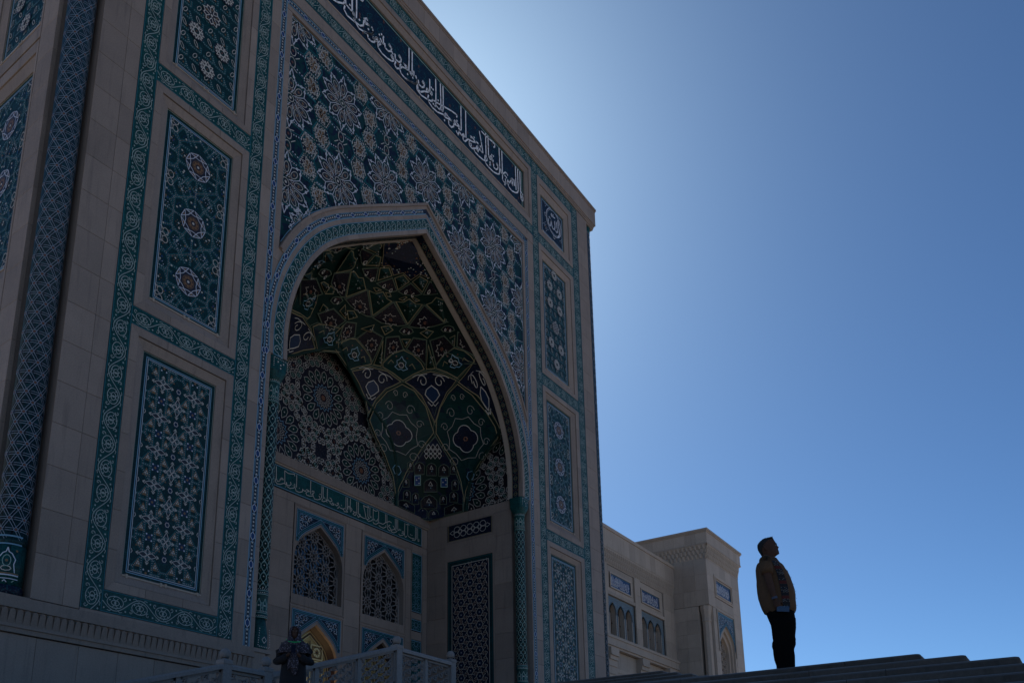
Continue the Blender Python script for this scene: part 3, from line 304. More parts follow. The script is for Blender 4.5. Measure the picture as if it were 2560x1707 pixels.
def slabstep(x0,y0,z1,y_end,h,first):
    """a visible riser course cut into slabs: corner slab, then straight slabs along +Y"""
    q=M(); rbox(q,x0,x0+1.0,y0,y0+first-.006,z1-h,z1,'granite'); q.build('step_slab',st)
    y=y0+first; Ln=1.9
    while y<y_end:
        k=round(h,3)
        if k not in SLB:
            q=M(); r=.022
            q.rings([[(0,b,-h),(0,b,-r),(r*.3,b,-r*.3),(r,b,0),(1.0,b,0),(1.0,b,-h)] for b in (0,Ln-.006)],'granite')
            me=bpy.data.meshes.new('step_slab'); me.from_pydata(q.v,[],q.f); me.materials.append(MT['granite']); me.materials.append(MT['granite_edge_glint'])
            for k_ in (1,2): me.polygons[k_].material_index=1  # bevel faces take the paler colour that paints the sky glint
            me.update(); SLB[k]=me
        o=bpy.data.objects.new('step_slab',SLB[k]); COL.objects.link(o); o.location=(x0,y,z1); adopt(o,st); y+=Ln
zt=1.857
for k in range(24):
    x0=10.2-TR*k; y0=1.357-TR*k; z1=zt-RI*k
    if k<8:
        slabstep(x0,y0,z1,18.5,RI+.03,.75+((k*.73)%1.1))
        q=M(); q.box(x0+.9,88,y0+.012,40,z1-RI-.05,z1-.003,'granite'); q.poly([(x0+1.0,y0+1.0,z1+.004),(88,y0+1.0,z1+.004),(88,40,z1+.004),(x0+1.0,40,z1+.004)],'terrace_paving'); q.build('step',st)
    else:
        q=M(); rbox(q,x0,88,y0,40,z1-RI-.02,z1,'granite'); q.build('step',st)
for k in range(8):
    x0=15.4-TR*k; y0=6.38-TR*k; z1=2.995-RI*k
    slabstep(x0,y0,z1,12.6,RI+.03,.6+((k*.61)%1.1))
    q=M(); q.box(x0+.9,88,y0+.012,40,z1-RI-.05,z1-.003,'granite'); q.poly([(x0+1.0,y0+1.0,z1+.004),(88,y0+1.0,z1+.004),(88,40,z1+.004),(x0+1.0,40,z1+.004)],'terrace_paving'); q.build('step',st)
# ---------------------------------------------------------------- the portal
PT=thing('monumental_portal','giant pale stone portal with a pointed arch, teal tile borders and a blue calligraphy band','portal',(25.2,20.1,3.0))
F=Plane('front',20.0); CX=25.2
PROF=[(7.52,15.4),(7.54,16.4),(7.48,17.1),(7.35,17.85),(7.1,18.66),(6.72,19.5),(6.3,20.2),(5.72,20.95),(4.85,21.75),(3.95,22.4),(3.02,23.05),(2.0,23.75),(1.0,24.42),(0,25.11)]
def catmull(P,n=5):
    out=[]
    for i in range(len(P)-1):
        p0=P[max(i-1,0)];p1=P[i];p2=P[i+1];p3=P[min(i+2,len(P)-1)]
        for k in range(n):
            t=k/n; out.append(tuple(.5*((2*p1[j])+(-p0[j]+p2[j])*t+(2*p0[j]-5*p1[j]+4*p2[j]-p3[j])*t*t+(-p0[j]+3*p1[j]-3*p2[j]+p3[j])*t**3) for j in (0,1)))
    return out+[P[-1]]
PP=catmull(PROF,5)
PS=[0]
for i in range(1,len(PP)): PS.append(PS[-1]+math.hypot(PP[i][0]-PP[i-1][0],PP[i][1]-PP[i-1][1]))
PL=PS[-1]
def parc(s,o):
    """point on the arch: s along the intrados from the springing, o outwards"""
    s2=min(max(s,0),PL-1e-6); i=0
    while PS[i+1]<s2: i+=1
    f=(s2-PS[i])/(PS[i+1]-PS[i])
    def tan(j):
        a=PP[max(j-1,0)];b=PP[min(j+1,len(PP)-1)]; l=math.hypot(b[0]-a[0],b[1]-a[1]); return ((b[0]-a[0])/l,(b[1]-a[1])/l)
    t0,t1=tan(i),tan(i+1); tu=t0[0]*(1-f)+t1[0]*f; tz=t0[1]*(1-f)+t1[1]*f; l=math.hypot(tu,tz); tu/=l;tz/=l
    u=PP[i][0]*(1-f)+PP[i+1][0]*f; z=PP[i][1]*(1-f)+PP[i+1][1]*f
    u+=tu*(s-s2); z+=tz*(s-s2)
    u+=tz*o; z-=tu*o
    if u<0: k=u/tu; u-=tu*k; z-=tz*k
    return u,z
def amap(sg,Y=20.0):
    return lambda s,o,d=0: (CX+sg*parc(s,o)[0], Y-d, parc(s,o)[1])
def asoff(sg):
    return lambda s,y,d=0: (CX+sg*parc(s,-d)[0], y, parc(s,-d)[1])
EXT=1.6
def ringband(q,sg,o0,o1,d,m,dep=.05,n=70,s0=0,s1=PL+EXT):
    mp=amap(sg)
    for k in range(n):
        a=s0+(s1-s0)*k/n; b=s0+(s1-s0)*(k+1)/n
        q.poly([mp(a,o0,d),mp(b,o0,d),mp(b,o1,d),mp(a,o1,d)],m)
        q.poly([mp(a,o0,d-dep),mp(b,o0,d-dep),mp(b,o0,d),mp(a,o0,d)],m); q.poly([mp(a,o1,d-dep),mp(b,o1,d-dep),mp(b,o1,d),mp(a,o1,d)],m)
def outz(u,o=1.25):
    lo,hi=0,PL+EXT
    for _ in range(26):
        m=(lo+hi)/2
        if parc(m,o)[0]>u: lo=m
        else: hi=m
    return parc(lo,o)[1] if u<parc(0,o)[0] else 15.4
# core masonry
q=M(); g='shadow_gap'
q.box(10.02,17.0,20.36,30,GZ,36.6,g); q.box(9.45,10.02,20.9,30,GZ,36.6,g); q.box(33.4,40.7,20.36,30,GZ,36.6,g); q.box(40.7,41.55,20.9,30,GZ,36.6,g)
q.box(17.0,33.4,20.36,30,26.2,36.6,g); q.box(17.0,17.42,20.78,30,GZ,26.2,g); q.box(32.98,33.4,20.78,30,GZ,26.2,g); q.box(17.3,33.1,28.2,30,GZ,26.2,g)
for sg in (-1,1):
    for k in range(40):
        u0,u1=8.2*k/40,8.2*(k+1)/40
        za,zb=outz(u0,.02),outz(u1,.02)
        q.poly([(CX+sg*u0,20.12,za),(CX+sg*u1,20.12,zb),(CX+sg*u1,20.12,26.2),(CX+sg*u0,20.12,26.2)],g)
q.build('core_masonry',PT)
# plain stone field behind the arch rings
q=M()
for sg in (-1,1):
    for k in range(60):
        u0,u1=8.4*k/60,8.4*(k+1)/60
        za,zb=(outz(u0,.0),outz(u1,.0)); 
        q.poly([(CX+sg*u0,20.0,za),(CX+sg*u1,20.0,zb),(CX+sg*u1,20.0,max(zb+.01,outz(u1,1.22))),(CX+sg*u0,20.0,max(za+.01,outz(u0,1.22)))],'limestone')
q.build('arch_field',PT)
LX=dict(c0=10.0,t0=11.28,t1=11.89,p0=12.42,p1=14.99,i0=15.55,i1=16.13,b0=16.56,b1=16.81,s=17.09)
RX=dict(c0=40.73,t0=39.50,t1=38.78,p0=38.01,p1=35.46,i0=34.92,i1=34.32,b0=33.75,b1=33.49,s=33.30)
ZB=[(5.49,6.08),(13.86,14.42),(22.24,22.90),(30.68,31.27),(34.98,35.64)]
ZF=[(6.08,13.86),(14.42,22.24),(22.90,30.68),(31.27,34.98)]
ZP=[(6.60,13.30),(14.98,21.68),(23.38,29.97),(31.77,34.10)]
def rect2(q,pl,a0,a1,b0,b1,d,m): q.poly([pl(a0,b0,d),pl(a1,b0,d),pl(a1,b1,d),pl(a0,b1,d)],m)
def tileband(pl,x0,z0,x1,z1,w,parent,style='scroll',base='teal_tile',name='tile_border',unit=None):
    mp,L=band_map(pl,x0,z0,x1,z1,w)
    q=M(); n=max(1,int(L/2)); 
    for k in range(n): q.poly([mp(L*k/n,-w/2,.02),mp(L*(k+1)/n,-w/2,.02),mp(L*(k+1)/n,w/2,.02),mp(L*k/n,w/2,.02)],base)
    b=q.build(name,parent); o=Orn(lambda s,t,d=0: mp(s,t,d+.02))
    if style=='scroll': scroll(o,L,w,unit=unit or .70)
    else: chain(o,L,w,unit=unit or .92)
    o.build('scrollwork' if style=='scroll' else 'chain_inlay',b); return b
for X in (LX,RX):
    sg=1 if X is LX else -1
    for a,b in ((X['t0'],X['t1']),(X['i0'],X['i1'])):
        tileband(F,(a+b)/2,5.49,(a+b)/2,35.64,abs(b-a),PT)
    for z0,z1 in ZB[:4]:
        x0,x1=sorted((X['t1'],X['i0'])); tileband(F,x0,(z0+z1)/2,x1,(z0+z1)/2,z1-z0,PT)
    tileband(F,(X['b0']+X['b1'])/2,5.2,(X['b0']+X['b1'])/2,30.09,abs(X['b1']-X['b0']),PT,'chain','black_glaze','blue_chain_border')
x0,x1=LX['t1'],LX['i0']; tileband(F,x0,35.31,x1,35.31,.66,PT); tileband(F,RX['i0'],35.31,RX['t1'],35.31,.66,PT)
tileband(F,LX['i1'],35.31,RX['i1'],35.31,.66,PT)
tileband(F,LX['i1'],31.0,RX['i1'],31.0,.54,PT)
tileband(F,LX['b1'],29.96,RX['b1'],29.96,.26,PT,'chain','black_glaze','blue_chain_border')
# stone strips, margins, parapet
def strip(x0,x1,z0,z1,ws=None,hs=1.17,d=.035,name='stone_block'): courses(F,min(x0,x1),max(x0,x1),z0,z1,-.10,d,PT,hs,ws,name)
strip(10.0,10.82,5.42,35.64); strip(10.82,11.27,5.42,35.64)
strip(40.73,39.51,5.42,35.64)
for X in (LX,RX):
    strip(X['i1'],X['b0'],5.2,30.70); strip(X['b1'],X['s'],15.4,29.6,d=.02)
    x0,x1=sorted((X['b1'],CX-8.2 if X is LX else CX+8.2)); courses(F,x0,x1,5.2,15.4,-.10,.02,PT,1.17)
strip(11.28,16.13,5.2,5.48,1.17,.28)
q=M(); q.box(LX['b1'],RX['b1'],19.98,20.1,29.62,29.82,'limestone'); q.box(LX['i1'],RX['i1'],19.95,20.1,30.12,30.42,'limestone'); q.box(LX['i1'],RX['i1'],19.985,20.1,30.42,30.72,'limestone'); q.build('cornice_moulding',PT)
strip(11.9,15.5,35.68,35.72,None,.04)
n=27
for k in range(n): block(F,9.9+30.95*k/n,9.9+30.95*(k+1)/n,35.90,36.86,-.1,.14,PT,'parapet_slab')
q=M(); q.box(9.15,41.6,19.93,20.1,35.66,35.78,'limestone'); q.box(9.1,41.65,19.90,20.1,35.78,35.90,'limestone')
q.box(8.98,41.76,19.84,30.2,36.86,36.95,'limestone'); q.box(8.94,41.80,19.80,30.2,36.95,37.08,'limestone')
q.box(9.0,9.9,19.86,20.8,35.90,36.86,'limestone'); q.box(40.85,41.75,19.86,30.1,35.90,36.86,'limestone'); q.box(9.0,9.9,20.8,30.1,35.9,36.86,'limestone'); q.build('parapet_cornice',PT)
# plinth moulding and dado
q=M()
def plinth(q,x0,x1,y0):
    q.box(x0,x1,y0-.10,y0+.1,5.10,5.20,'limestone'); q.box(x0,x1,y0-.05,y0+.1,5.20,5.40,'limestone'); q.box(x0,x1,y0-.02,y0+.1,4.72,5.10,'limestone')
    q.box(x0,x1,y0-.07,y0+.1,4.52,4.64,'limestone'); q.box(x0,x1,y0-.11,y0+.1,4.64,4.72,'limestone')
    k=0; x=x0+.02
    while x<x1-.16:     # carved leaf blocks of the frieze
        q.faces([(x,y0-.02,4.74),(x+.14,y0-.02,4.74),(x+.14,y0-.09,5.02),(x+.07,y0-.10,5.09),(x,y0-.09,5.02),(x,y0-.02,5.09),(x+.14,y0-.02,5.09)],[(0,1,2,3,4),(0,4,5),(1,6,2),(4,3,5),(3,2,6)],'limestone'); x+=.185
plinth(q,9.15,17.0,20.0); plinth(q,33.4,41.6,20.0); q.build('carved_plinth',PT,'stuff')
courses(F,9.2,16.9,-1.6,4.5,-.10,.0,PT,3.05,1.03,'wall_slab'); 
courses(F,33.5,41.5,2.9,4.5,-.10,.0,PT,1.6,1.03,'wall_slab')
def prism(pl,poly,d0,d1,m,name,parent,tilt=None):
    q=M(); n=len(poly); P=[pl(a,b,d0) for a,b in poly]+[pl(a,b,(d1 if tilt is None else tilt(a,b))) for a,b in poly]
    q.faces(P,[tuple(range(n,2*n))]+[(i,(i+1)%n,(i+1)%n+n,i+n) for i in range(n)],m)
    return q.build(name,parent)
def frame(pl,X0,X1,Z0,Z1,x0,x1,z0,z1,parent,hs=1.15,m='limestone',lip=True):
    fx,fz=.48,.48; a0=X0+(x0-X0)*fx; a1=X1+(x1-X1)*fx; c0=Z0+(z0-Z0)*fz; c1=Z1+(z1-Z1)*fz; g=.006
    def cuts(lo,hi): n=max(1,round((hi-lo)/hs)); return [lo+(hi-lo)*k/n for k in range(n+1)]
    cl=lambda v,lo,hi: min(max(v,lo),hi)
    for (O,I) in ((X0,a0),(X1,a1)):
        cc=cuts(Z0,Z1)
        for k in range(len(cc)-1):
            p=[(O,cc[k]+g),(I,cl(cc[k]+g,c0,c1)),(I,cl(cc[k+1]-g,c0,c1)),(O,cc[k+1]-g)]
            prism(pl,p if O>I else p[::-1],-.1,.04,m,'frame_stone',parent)
    for (O,I) in ((Z0,c0),(Z1,c1)):
        cc=cuts(X0,X1)
        for k in range(len(cc)-1):
            p=[(cc[k]+g,O),(cl(cc[k]+g,a0,a1),I),(cl(cc[k+1]-g,a0,a1),I),(cc[k+1]-g,O)]
            prism(pl,p,-.1,.04,m,'frame_stone',parent)
    q=M(); e=.02
    A=[(a0+e,c0+e),(a1-e,c0+e),(a1-e,c1-e),(a0+e,c1-e)]; B=[(x0,z0),(x1,z0),(x1,z1),(x0,z1)]
    for i in range(4):
        j=(i+1)%4; q.poly([pl(*A[i],.0),pl(*A[j],.0),pl(*B[j],-.075),pl(*B[i],-.075)],m); q.poly([pl(*A[i],-.08),pl(*A[j],-.08),pl(*A[j],0),pl(*A[i],0)],m)
        q.poly([pl(*B[i],-.075),pl(*B[j],-.075),pl(*B[j],-.17),pl(*B[i],-.17)],m)
    if lip:  # sill lip in paler stone: its lit look is put into the colour
        P=[pl(x0,z0-.01,-.05),pl(x1,z0-.01,-.05),pl(x1,z0+.035,-.05),pl(x0,z0+.035,-.05),pl(x0,z0-.01,-.14),pl(x1,z0-.01,-.14),pl(x1,z0+.035,-.14),pl(x0,z0+.035,-.14)]
        q.faces(P,[(0,1,2,3),(3,2,6,7),(0,4,5,1),(0,3,7,4),(1,5,6,2)],'limestone_warm')
        for t in (.05,.47,.53,.95):
            x=x0+(x1-x0)*t; P=[pl(x-.03,z0-.05,-.03),pl(x+.03,z0-.05,-.03),pl(x+.03,z0+.06,-.03),pl(x-.03,z0+.06,-.03),pl(x-.03,z0-.05,-.14),pl(x+.03,z0-.05,-.14),pl(x+.03,z0+.06,-.14),pl(x-.03,z0+.06,-.14)]
            q.faces(P,[(0,1,2,3),(3,2,6,7),(0,4,5,1),(0,3,7,4),(1,5,6,2)],'limestone_warm')
    q.build('frame_moulding',parent)
# medallions are parts of their panel, one shared mesh per kind
MED={}
def L0(a,b,d=0): return (a,-d,b)
def med(kind,build,pl,a,b,d,parent,name='star_medallion'):
    if kind not in MED:
        o=Orn(L0); build(o); q=o.q; me=bpy.data.meshes.new(name); me.from_pydata(q.v,[],q.f)
        for k in q.mats: me.materials.append(MT[k])
        me.polygons.foreach_set('material_index',q.m); me.update(); MED[kind]=me
    o=bpy.data.objects.new(name,MED[kind]); COL.objects.link(o); o.location=pl(a,b,d); o.rotation_euler.z=pl.rot(); adopt(o,parent); return o
def pol(r,a): return (r*math.cos(R(a)),r*math.sin(R(a)))
def star8(r):
    def f(o):
        o.fill([pol(r*1.04,22.5*k+11) for k in range(16)],'black_glaze',.004)
        for k in range(8):
            a=45*k+22.5
            o.fill([pol(r*.80,a-9),pol(r*.92,a),pol(r*.80,a+9),pol(r*.62,a)],'ochre_glaze',.006)
            A=pol(r,a-20);B=pol(r,a+20); C=pol(r*.62,a+24);D=pol(r*.62,a-24)
            o.line([A,B],.022,'white_glaze',.012); o.line([A,C],.022,'white_glaze',.012); o.line([B,D],.022,'white_glaze',.012)
        for k in range(8): a=45*k; o.dot(*pol(r*.30,a),r*.11,'ochre_glaze',.010); o.line([pol(r*.2,a+22),pol(r*.42,a+22)],.016,'rust_glaze',.011)
        o.ell(0,0,r*.45,r*.45,.018,'ochre_glaze',.011,n=14); o.dot(0,0,r*.1,'cream_glaze',.012)
    return f
def star8b(r):
    def f(o):
        o.fill([pol(r*1.08,22.5*k) for k in range(16)],'black_glaze',.02)
        P=[]
        for k in range(8):
            o.line([pol(r,45*k),pol(r*.98,45*k+135)],.026,'cream_glaze',.040); o.dot(*pol(r*.80,45*k+22.5),r*.13,'cream_glaze',.034,5)
        o.dot(0,0,r*.36,'teal_dark',.03,8); o.dot(0,0,r*.12,'rust_glaze',.036)
    return f
def roset(r):
    def f(o):
        o.fill([pol(r*(1.12 if k%2 else .92),36*k/2) for k in range(20)],'black_glaze',.02)
        for k in range(5):
            a=72*k+90; o.line([pol(r*.95,a-36),pol(r*.75,a-18),pol(r*1.02,a),pol(r*.75,a+18),pol(r*.95,a+36)],.032,'cream_glaze',.04)
            o.line([pol(r*.25,a-36),pol(r*.5,a-20),pol(r*.75,a-18)],.026,'cream_glaze',.04); o.line([pol(r*.25,a-36),pol(r*.5,a-52),pol(r*.75,a-54)],.026,'cream_glaze',.04); o.dot(*pol(r*.62,a),r*.1,'ochre_glaze',.036)
        o.dot(0,0,r*.14,'cream_glaze',.04)
    return f
def quatre(o):
    w=.018
    for sx,sy,l in ((1,0,.29),(-1,0,.29),(0,1,.20),(0,-1,.20)):
        px,py=-sy,sx
        P=[(0,0),(sx*l*.45+px*.08,sy*l*.45+py*.08),(sx*l,sy*l),(sx*l*.45-px*.08,sy*l*.45-py*.08)]
        o.fill(P,'black_glaze',.006); o.line(P,w,'cream_glaze',.012,close=True); o.dot(sx*(l+.045),sy*(l+.045),.035,'cream_glaze',.012,5)
        o.line([(sx*l+px*.05,sy*l+py*.05),(sx*(l+.07),sy*(l+.07)),(sx*l-px*.05,sy*l-py*.05)],.02,'cream_glaze',.012)
def trefoil(o):
    o.fill([(-.13,-.10),(.13,-.10),(0,.15)],'ochre_glaze',.005)
    for a in (90,210,330): o.dot(*[v*1.0 for v in pol(.035,a)],.026,'cream_glaze',.012,5)
def inrect(x0,x1,z0,z1): return lambda a,b: x0<=a<=x1 and z0<=b<=z1
def dband(o,x0,y0,x1,y1,w=.085):
    """raised teal strap with a dotted centre"""
    L=math.hypot(x1-x0,y1-y0); nx,ny=-(y1-y0)/L*w/2,(x1-x0)/L*w/2
    for e in (-1,1): o.line([(x0+nx*e,y0+ny*e),(x1+nx*e,y1+ny*e)],.022,'teal_line',.009,step=.12)
    o.dots(x0,y0,x1,y1,.062,.017,'dim_dot',.010)
def pborder(q,pl,x0,x1,z0,z1,base,d=-.10,wd=.13):
    rect2(q,pl,x0,x1,z0,z1,d-.03,'teal_dark'); rect2(q,pl,x0+wd,x1-wd,z0+wd,z1-wd,d-.024,base)
def panel(pl,x0,x1,z0,z1,kind,parent):
    d0=-.13; q=M(); wd=.14; base={'lattice':'teal_dark','stars':'teal_dark','rosettes':'teal_dark','allah':'midnight_tile'}[kind]
    pborder(q,pl,x0,x1,z0,z1,base); p=q.build('tile_panel',parent)
    mp=lambda a,b,d=0: pl(a,b,d0+.01+d)
    o=Orn(mp); cx=(x0+x1)/2; cz=(z0+z1)/2
    R4=[(x0+wd,z0+wd),(x1-wd,z0+wd),(x1-wd,z1-wd),(x0+wd,z1-wd)]
    o.line(R4,.030,'light_blue',.014,close=True); R5=[(x0+wd+.05,z0+wd+.05),(x1-wd-.05,z0+wd+.05),(x1-wd-.05,z1-wd-.05),(x0+wd+.05,z1-wd-.05)]
    o.line(R5,.016,'white_glaze',.014,close=True); o.line([(x0+.02,z0+.02),(x1-.02,z0+.02),(x1-.02,z1-.02),(x0+.02,z1-.02)],.014,'pale_green',.012,close=True)
    o.inside=inrect(x0+wd+.06,x1-wd-.06,z0+wd+.06,z1-wd-.06)
    if kind=='lattice':
        px,pz=1.09,1.035
        for i in range(-2,3):
            for j in range(-4,5):
                sx,sz=cx+(i+.5)*px-.0,cz+j*pz+ (z1-z0)*.0   # squares
                hexv=[(sx-.20,sz-.42),(sx+.20,sz-.42+.0),(sx+.42,sz-.12),(sx+.42,sz+.12),(sx+.20,sz+.42),(sx-.20,sz+.42),(sx-.42,sz+.12),(sx-.42,sz-.12)]
                for k in range(8): dband(o,*hexv[k],*hexv[(k+1)%8],.075)
                dband(o,sx-.17,sz-.42,sx-.17,sz+.42,.06); dband(o,sx+.17,sz-.42,sx+.17,sz+.42,.06); 
                dband(o,sx-.42,sz-.0,sx-.11,sz-.0,.05); dband(o,sx+.11,sz,sx+.42,sz,.05)
                o.fill([(sx-.10,sz-.10),(sx+.10,sz-.10),(sx+.10,sz+.10),(sx-.10,sz+.10)],'deep_blue',.006); o.dot(sx,sz,.045,'ochre_glaze',.010,4)
                for a in (45,135,225,315): o.dot(sx+.12*math.cos(R(a)),sz+.12*math.sin(R(a)),.028,'white_glaze',.012,5)
                o.fill([(sx+.47,sz+.42),(sx+.62,sz+.42),(sx+.62,sz+.62),(sx+.47,sz+.62)],'deep_blue',.006); o.ell(sx+px/2,sz+pz/2,.07,.07,.02,'cream_glaze',.012,n=6)
                dband(o,sx+.42,sz+.12,sx+px-.42,sz+.12+.0,.05); dband(o,sx+.42,sz-.12,sx+px-.42,sz-.12,.05)
        ob=o.build('strapwork',p)
        ins=o.inside
        for i in range(-2,3):
            for j in range(-4,5):
                sx,sz=cx+(i+.5)*px,cz+j*pz
                for (a,b,kd) in ((sx+px/2,sz,'qv'),(sx,sz+pz/2,'qh')):
                    if x0+.42<a<x1-.42 and z0+.42<b<z1-.42:
                        m_=med('quatre'+kd,(quatre if kd=='qh' else (lambda o: [quatre_v(o)])),pl,a,b,d0+.01,p,'quatrefoil')
                for da,db in ((-.27,.23),(.27,.23),(-.27,-.23),(.27,-.23)):
                    if ins(sx+da,sz+db): med('tre',trefoil,pl,sx+da,sz+db,d0+.01,p,'trefoil')
    elif kind=='stars':
        zs=[cz+2.07,cz,cz-2.07]; hr=.345
        for i in range(-4,5):
            for j in range(-12,13):
                hx,hz=cx+i*hr*1.5,cz+(j+(.5 if i%2 else 0))*hr*1.78
                if min(math.hypot(hx-cx,hz-z_) for z_ in zs)<.50: continue
                for k in range(3):
                    A=(hx+hr*math.cos(R(60*k)),hz+hr*1.03*math.sin(R(60*k))); B=(hx+hr*math.cos(R(60*k+60)),hz+hr*1.03*math.sin(R(60*k+60)))
                    if min(math.hypot((A[0]+B[0])/2-cx,(A[1]+B[1])/2-z_) for z_ in zs)>.5: dband(o,*A,*B,.065)
                for k in range(6): o.dot(hx+.10*math.cos(R(60*k)),hz+.10*math.sin(R(60*k)),.022,'cobalt' if (i+j)%2 else 'ochre_glaze',.010,4)
                o.dot(hx,hz,.034,'cream_glaze',.012,5)
        for z in zs:
            for k in range(6):   # hexagon net of dotted straps round each star
                a=60*k+30; A=(cx+.86*math.cos(R(a)),z+.98*math.sin(R(a))); B=(cx+.86*math.cos(R(a+60)),z+.98*math.sin(R(a+60))); dband(o,*A,*B,.07)
                dband(o,*A,cx+1.5*math.cos(R(a)),z+1.5*math.sin(R(a)),.06)
                dband(o,cx+.6*math.cos(R(a+30)),z+.66*math.sin(R(a+30)),cx+1.3*math.cos(R(a+30)),z+1.3*math.sin(R(a+30)),.06)
                for rr,mm in ((.66,'cream_glaze'),(1.02,'cobalt'),(1.10,'ochre_glaze')): o.dot(cx+rr*math.cos(R(a+12)),z+rr*1.05*math.sin(R(a+12)),.035,mm,.012,6)
                for e in (0,25): 
                    c=(cx+1.0*math.cos(R(a+e)),z+1.08*math.sin(R(a+e)))
                    for t in range(6): o.dot(c[0]+.09*math.cos(R(60*t)),c[1]+.09*math.sin(R(60*t)),.018,('white_glaze' if e else 'cobalt'),.012,4)
        o.build('strapwork',p)
        for z in zs: med('s8',star8(.46),pl,cx,z,d0+.01,p)
        o2=Orn(mp,inrect(x0+wd+.06,x1-wd-.06,z0+wd+.06,z1-wd-.06))
        for sx in (-1,1):
            for z in (cz+3.0,cz+1.05,cz-1.0,cz-3.0):
                a=cx+sx*(x1-x0)/2*.80
                for k in range(4): o2.ell(a+.13*math.cos(R(90*k+45)),z+.19*math.sin(R(90*k+45)),.10,.12,.024,'cream_glaze',.012,n=8)
                o2.dot(a,z,.06,'cream_glaze',.012); o2.dot(a,z,.10,'rust_glaze',.010)
        o2.build('flower_inlay',p)
    elif kind=='rosettes':
        P=[(0,3.0,'s'),(-.52,2.1,'s'),(.52,2.1,'s'),(-.52,1.05,'s'),(.52,1.05,'s'),(0,-.25,'r'),(-.52,-1.35,'s'),(.52,-1.35,'s'),(0,-2.45,'s')]
        for i in range(5):
            for j in range(14):
                a=x0+.3+i*.5; z=z0+.3+j*.48; h=.2 if (i+j)%2 else -.2
                dband(o,a-.2,z,a+.2,z,.06); dband(o,a+.2,z,a+.2,z+.24,.06); 
                if (i*3+j)%2: dband(o,a-.2,z,a-.35,z+.3,.05)
                o.ell(a,z+.22,.055,.12,.022,'cream_glaze',.012,n=8,rot=30 if (i+j)%2 else -30)
                o.dot(a+.1,z+.12,.03,'ochre_glaze',.012,5)
        o.build('strapwork',p)
        for dx,dz,t in P: 
            if t=='s': med('s8b',star8b(.30),pl,cx+dx,cz+dz,d0+.01,p)
            else: med('ros',roset(.36),pl,cx+dx,cz+dz,d0+.01,p)
    else:
        rcx,rcz,rr=36.93 if cx>25 else cx,33.18 if cx>25 else cz,.83
        o.ell(rcx,rcz,rr,rr*.98,.05,'white_glaze',.014,n=32); o.ell(rcx,rcz,rr*.9,rr*.88,.02,'white_glaze',.014,n=32)
        for k in range(4): o.ell(rcx+(rr+.09)*math.cos(R(90*k)),rcz+(rr+.09)*math.sin(R(90*k)),.10,.10,.03,'white_glaze',.014,n=8)
        for sx in (-1,1):
            for sz in (-1,1):
                c=(rcx+sx*.92,rcz+sz*.80)
                for k in range(4): o.line(spiral(c[0]+.16*math.cos(R(90*k)),c[1]+.16*math.sin(R(90*k)),.12,300,1 if k%2 else -1,90*k),.022,'white_glaze',.013)
                o.dot(*c,.07,'ochre_glaze',.012)
        for k in range(26):
            a=random.uniform(0,360); r=random.uniform(.3,.78); o.dot(rcx+r*math.cos(R(a)),rcz+r*math.sin(R(a)),.022,'aqua_glaze',.012,4)
        if cx>25:
            for stt in ALLAH: o.line(stt,.085,'white_glaze',.018)
        o.build('roundel',p)
    return p
def quatre_v(o):
    class W: pass
    t=Orn(lambda a,b,d=0:(b,-d,a)); quatre(t); o.q=t.q
for X in (LX,RX):
    for i,(zf,zp) in enumerate(zip(ZF,ZP)):
        if X is LX and i==3: 
            q=M(); rect2(q,F,11.9,15.55,31.27,34.98,0,'limestone'); q.build('plain_field',PT); continue
        a0,a1=sorted((X['t1'],X['i0'])); b0,b1=sorted((X['p0'],X['p1']))
        frame(F,a0+.01,a1-.01,zf[0]+.01,zf[1]-.01,b0,b1,zp[0],zp[1],PT)
        panel(F,b0,b1,zp[0],zp[1],['lattice','stars','rosettes','allah'][i],PT)
# inscription band over the arch
frame(F,LX['i1']+.01,RX['i1']-.01,31.28,34.96,16.72,33.76,31.93,34.35,PT,1.3)
q=M(); rect2(q,F,16.72,33.76,31.93,34.35,-.16,'teal_dark'); rect2(q,F,16.86,33.60,32.07,34.21,-.155,'navy_tile'); ip=q.build('inscription_panel',PT)
o=Orn(lambda a,b,d=0:F(a,b,-.15+d)); o.line([(16.87,32.08),(33.60,32.08),(33.60,34.20),(16.87,34.20)],.05,'pale_green',.012,close=True); o.line([(16.75,31.97),(33.73,31.97),(33.73,34.32),(16.75,34.32)],.02,'aqua_glaze',.012,close=True,step=1)
for k in range(150):
    a=random.uniform(17,33.4); b=random.uniform(32.2,34.1); o.line(spiral(a,b,random.uniform(.08,.20),320,random.choice((-1,1)),random.uniform(0,360),8),.022,'teal_line',.004)
for k in range(34): o.dot(random.uniform(17,33.4),random.uniform(32.2,34.1),.055,'rust_glaze',.006,6,.09)
o.build('vine_inlay',ip)
o=Orn(lambda a,b,d=0:F(a,b,-.15+d))
for s_ in INS: o.line(s_,.078 if len(s_)>2 else .09,'bright_white',.03)
o.q.build('calligraphy',ip)
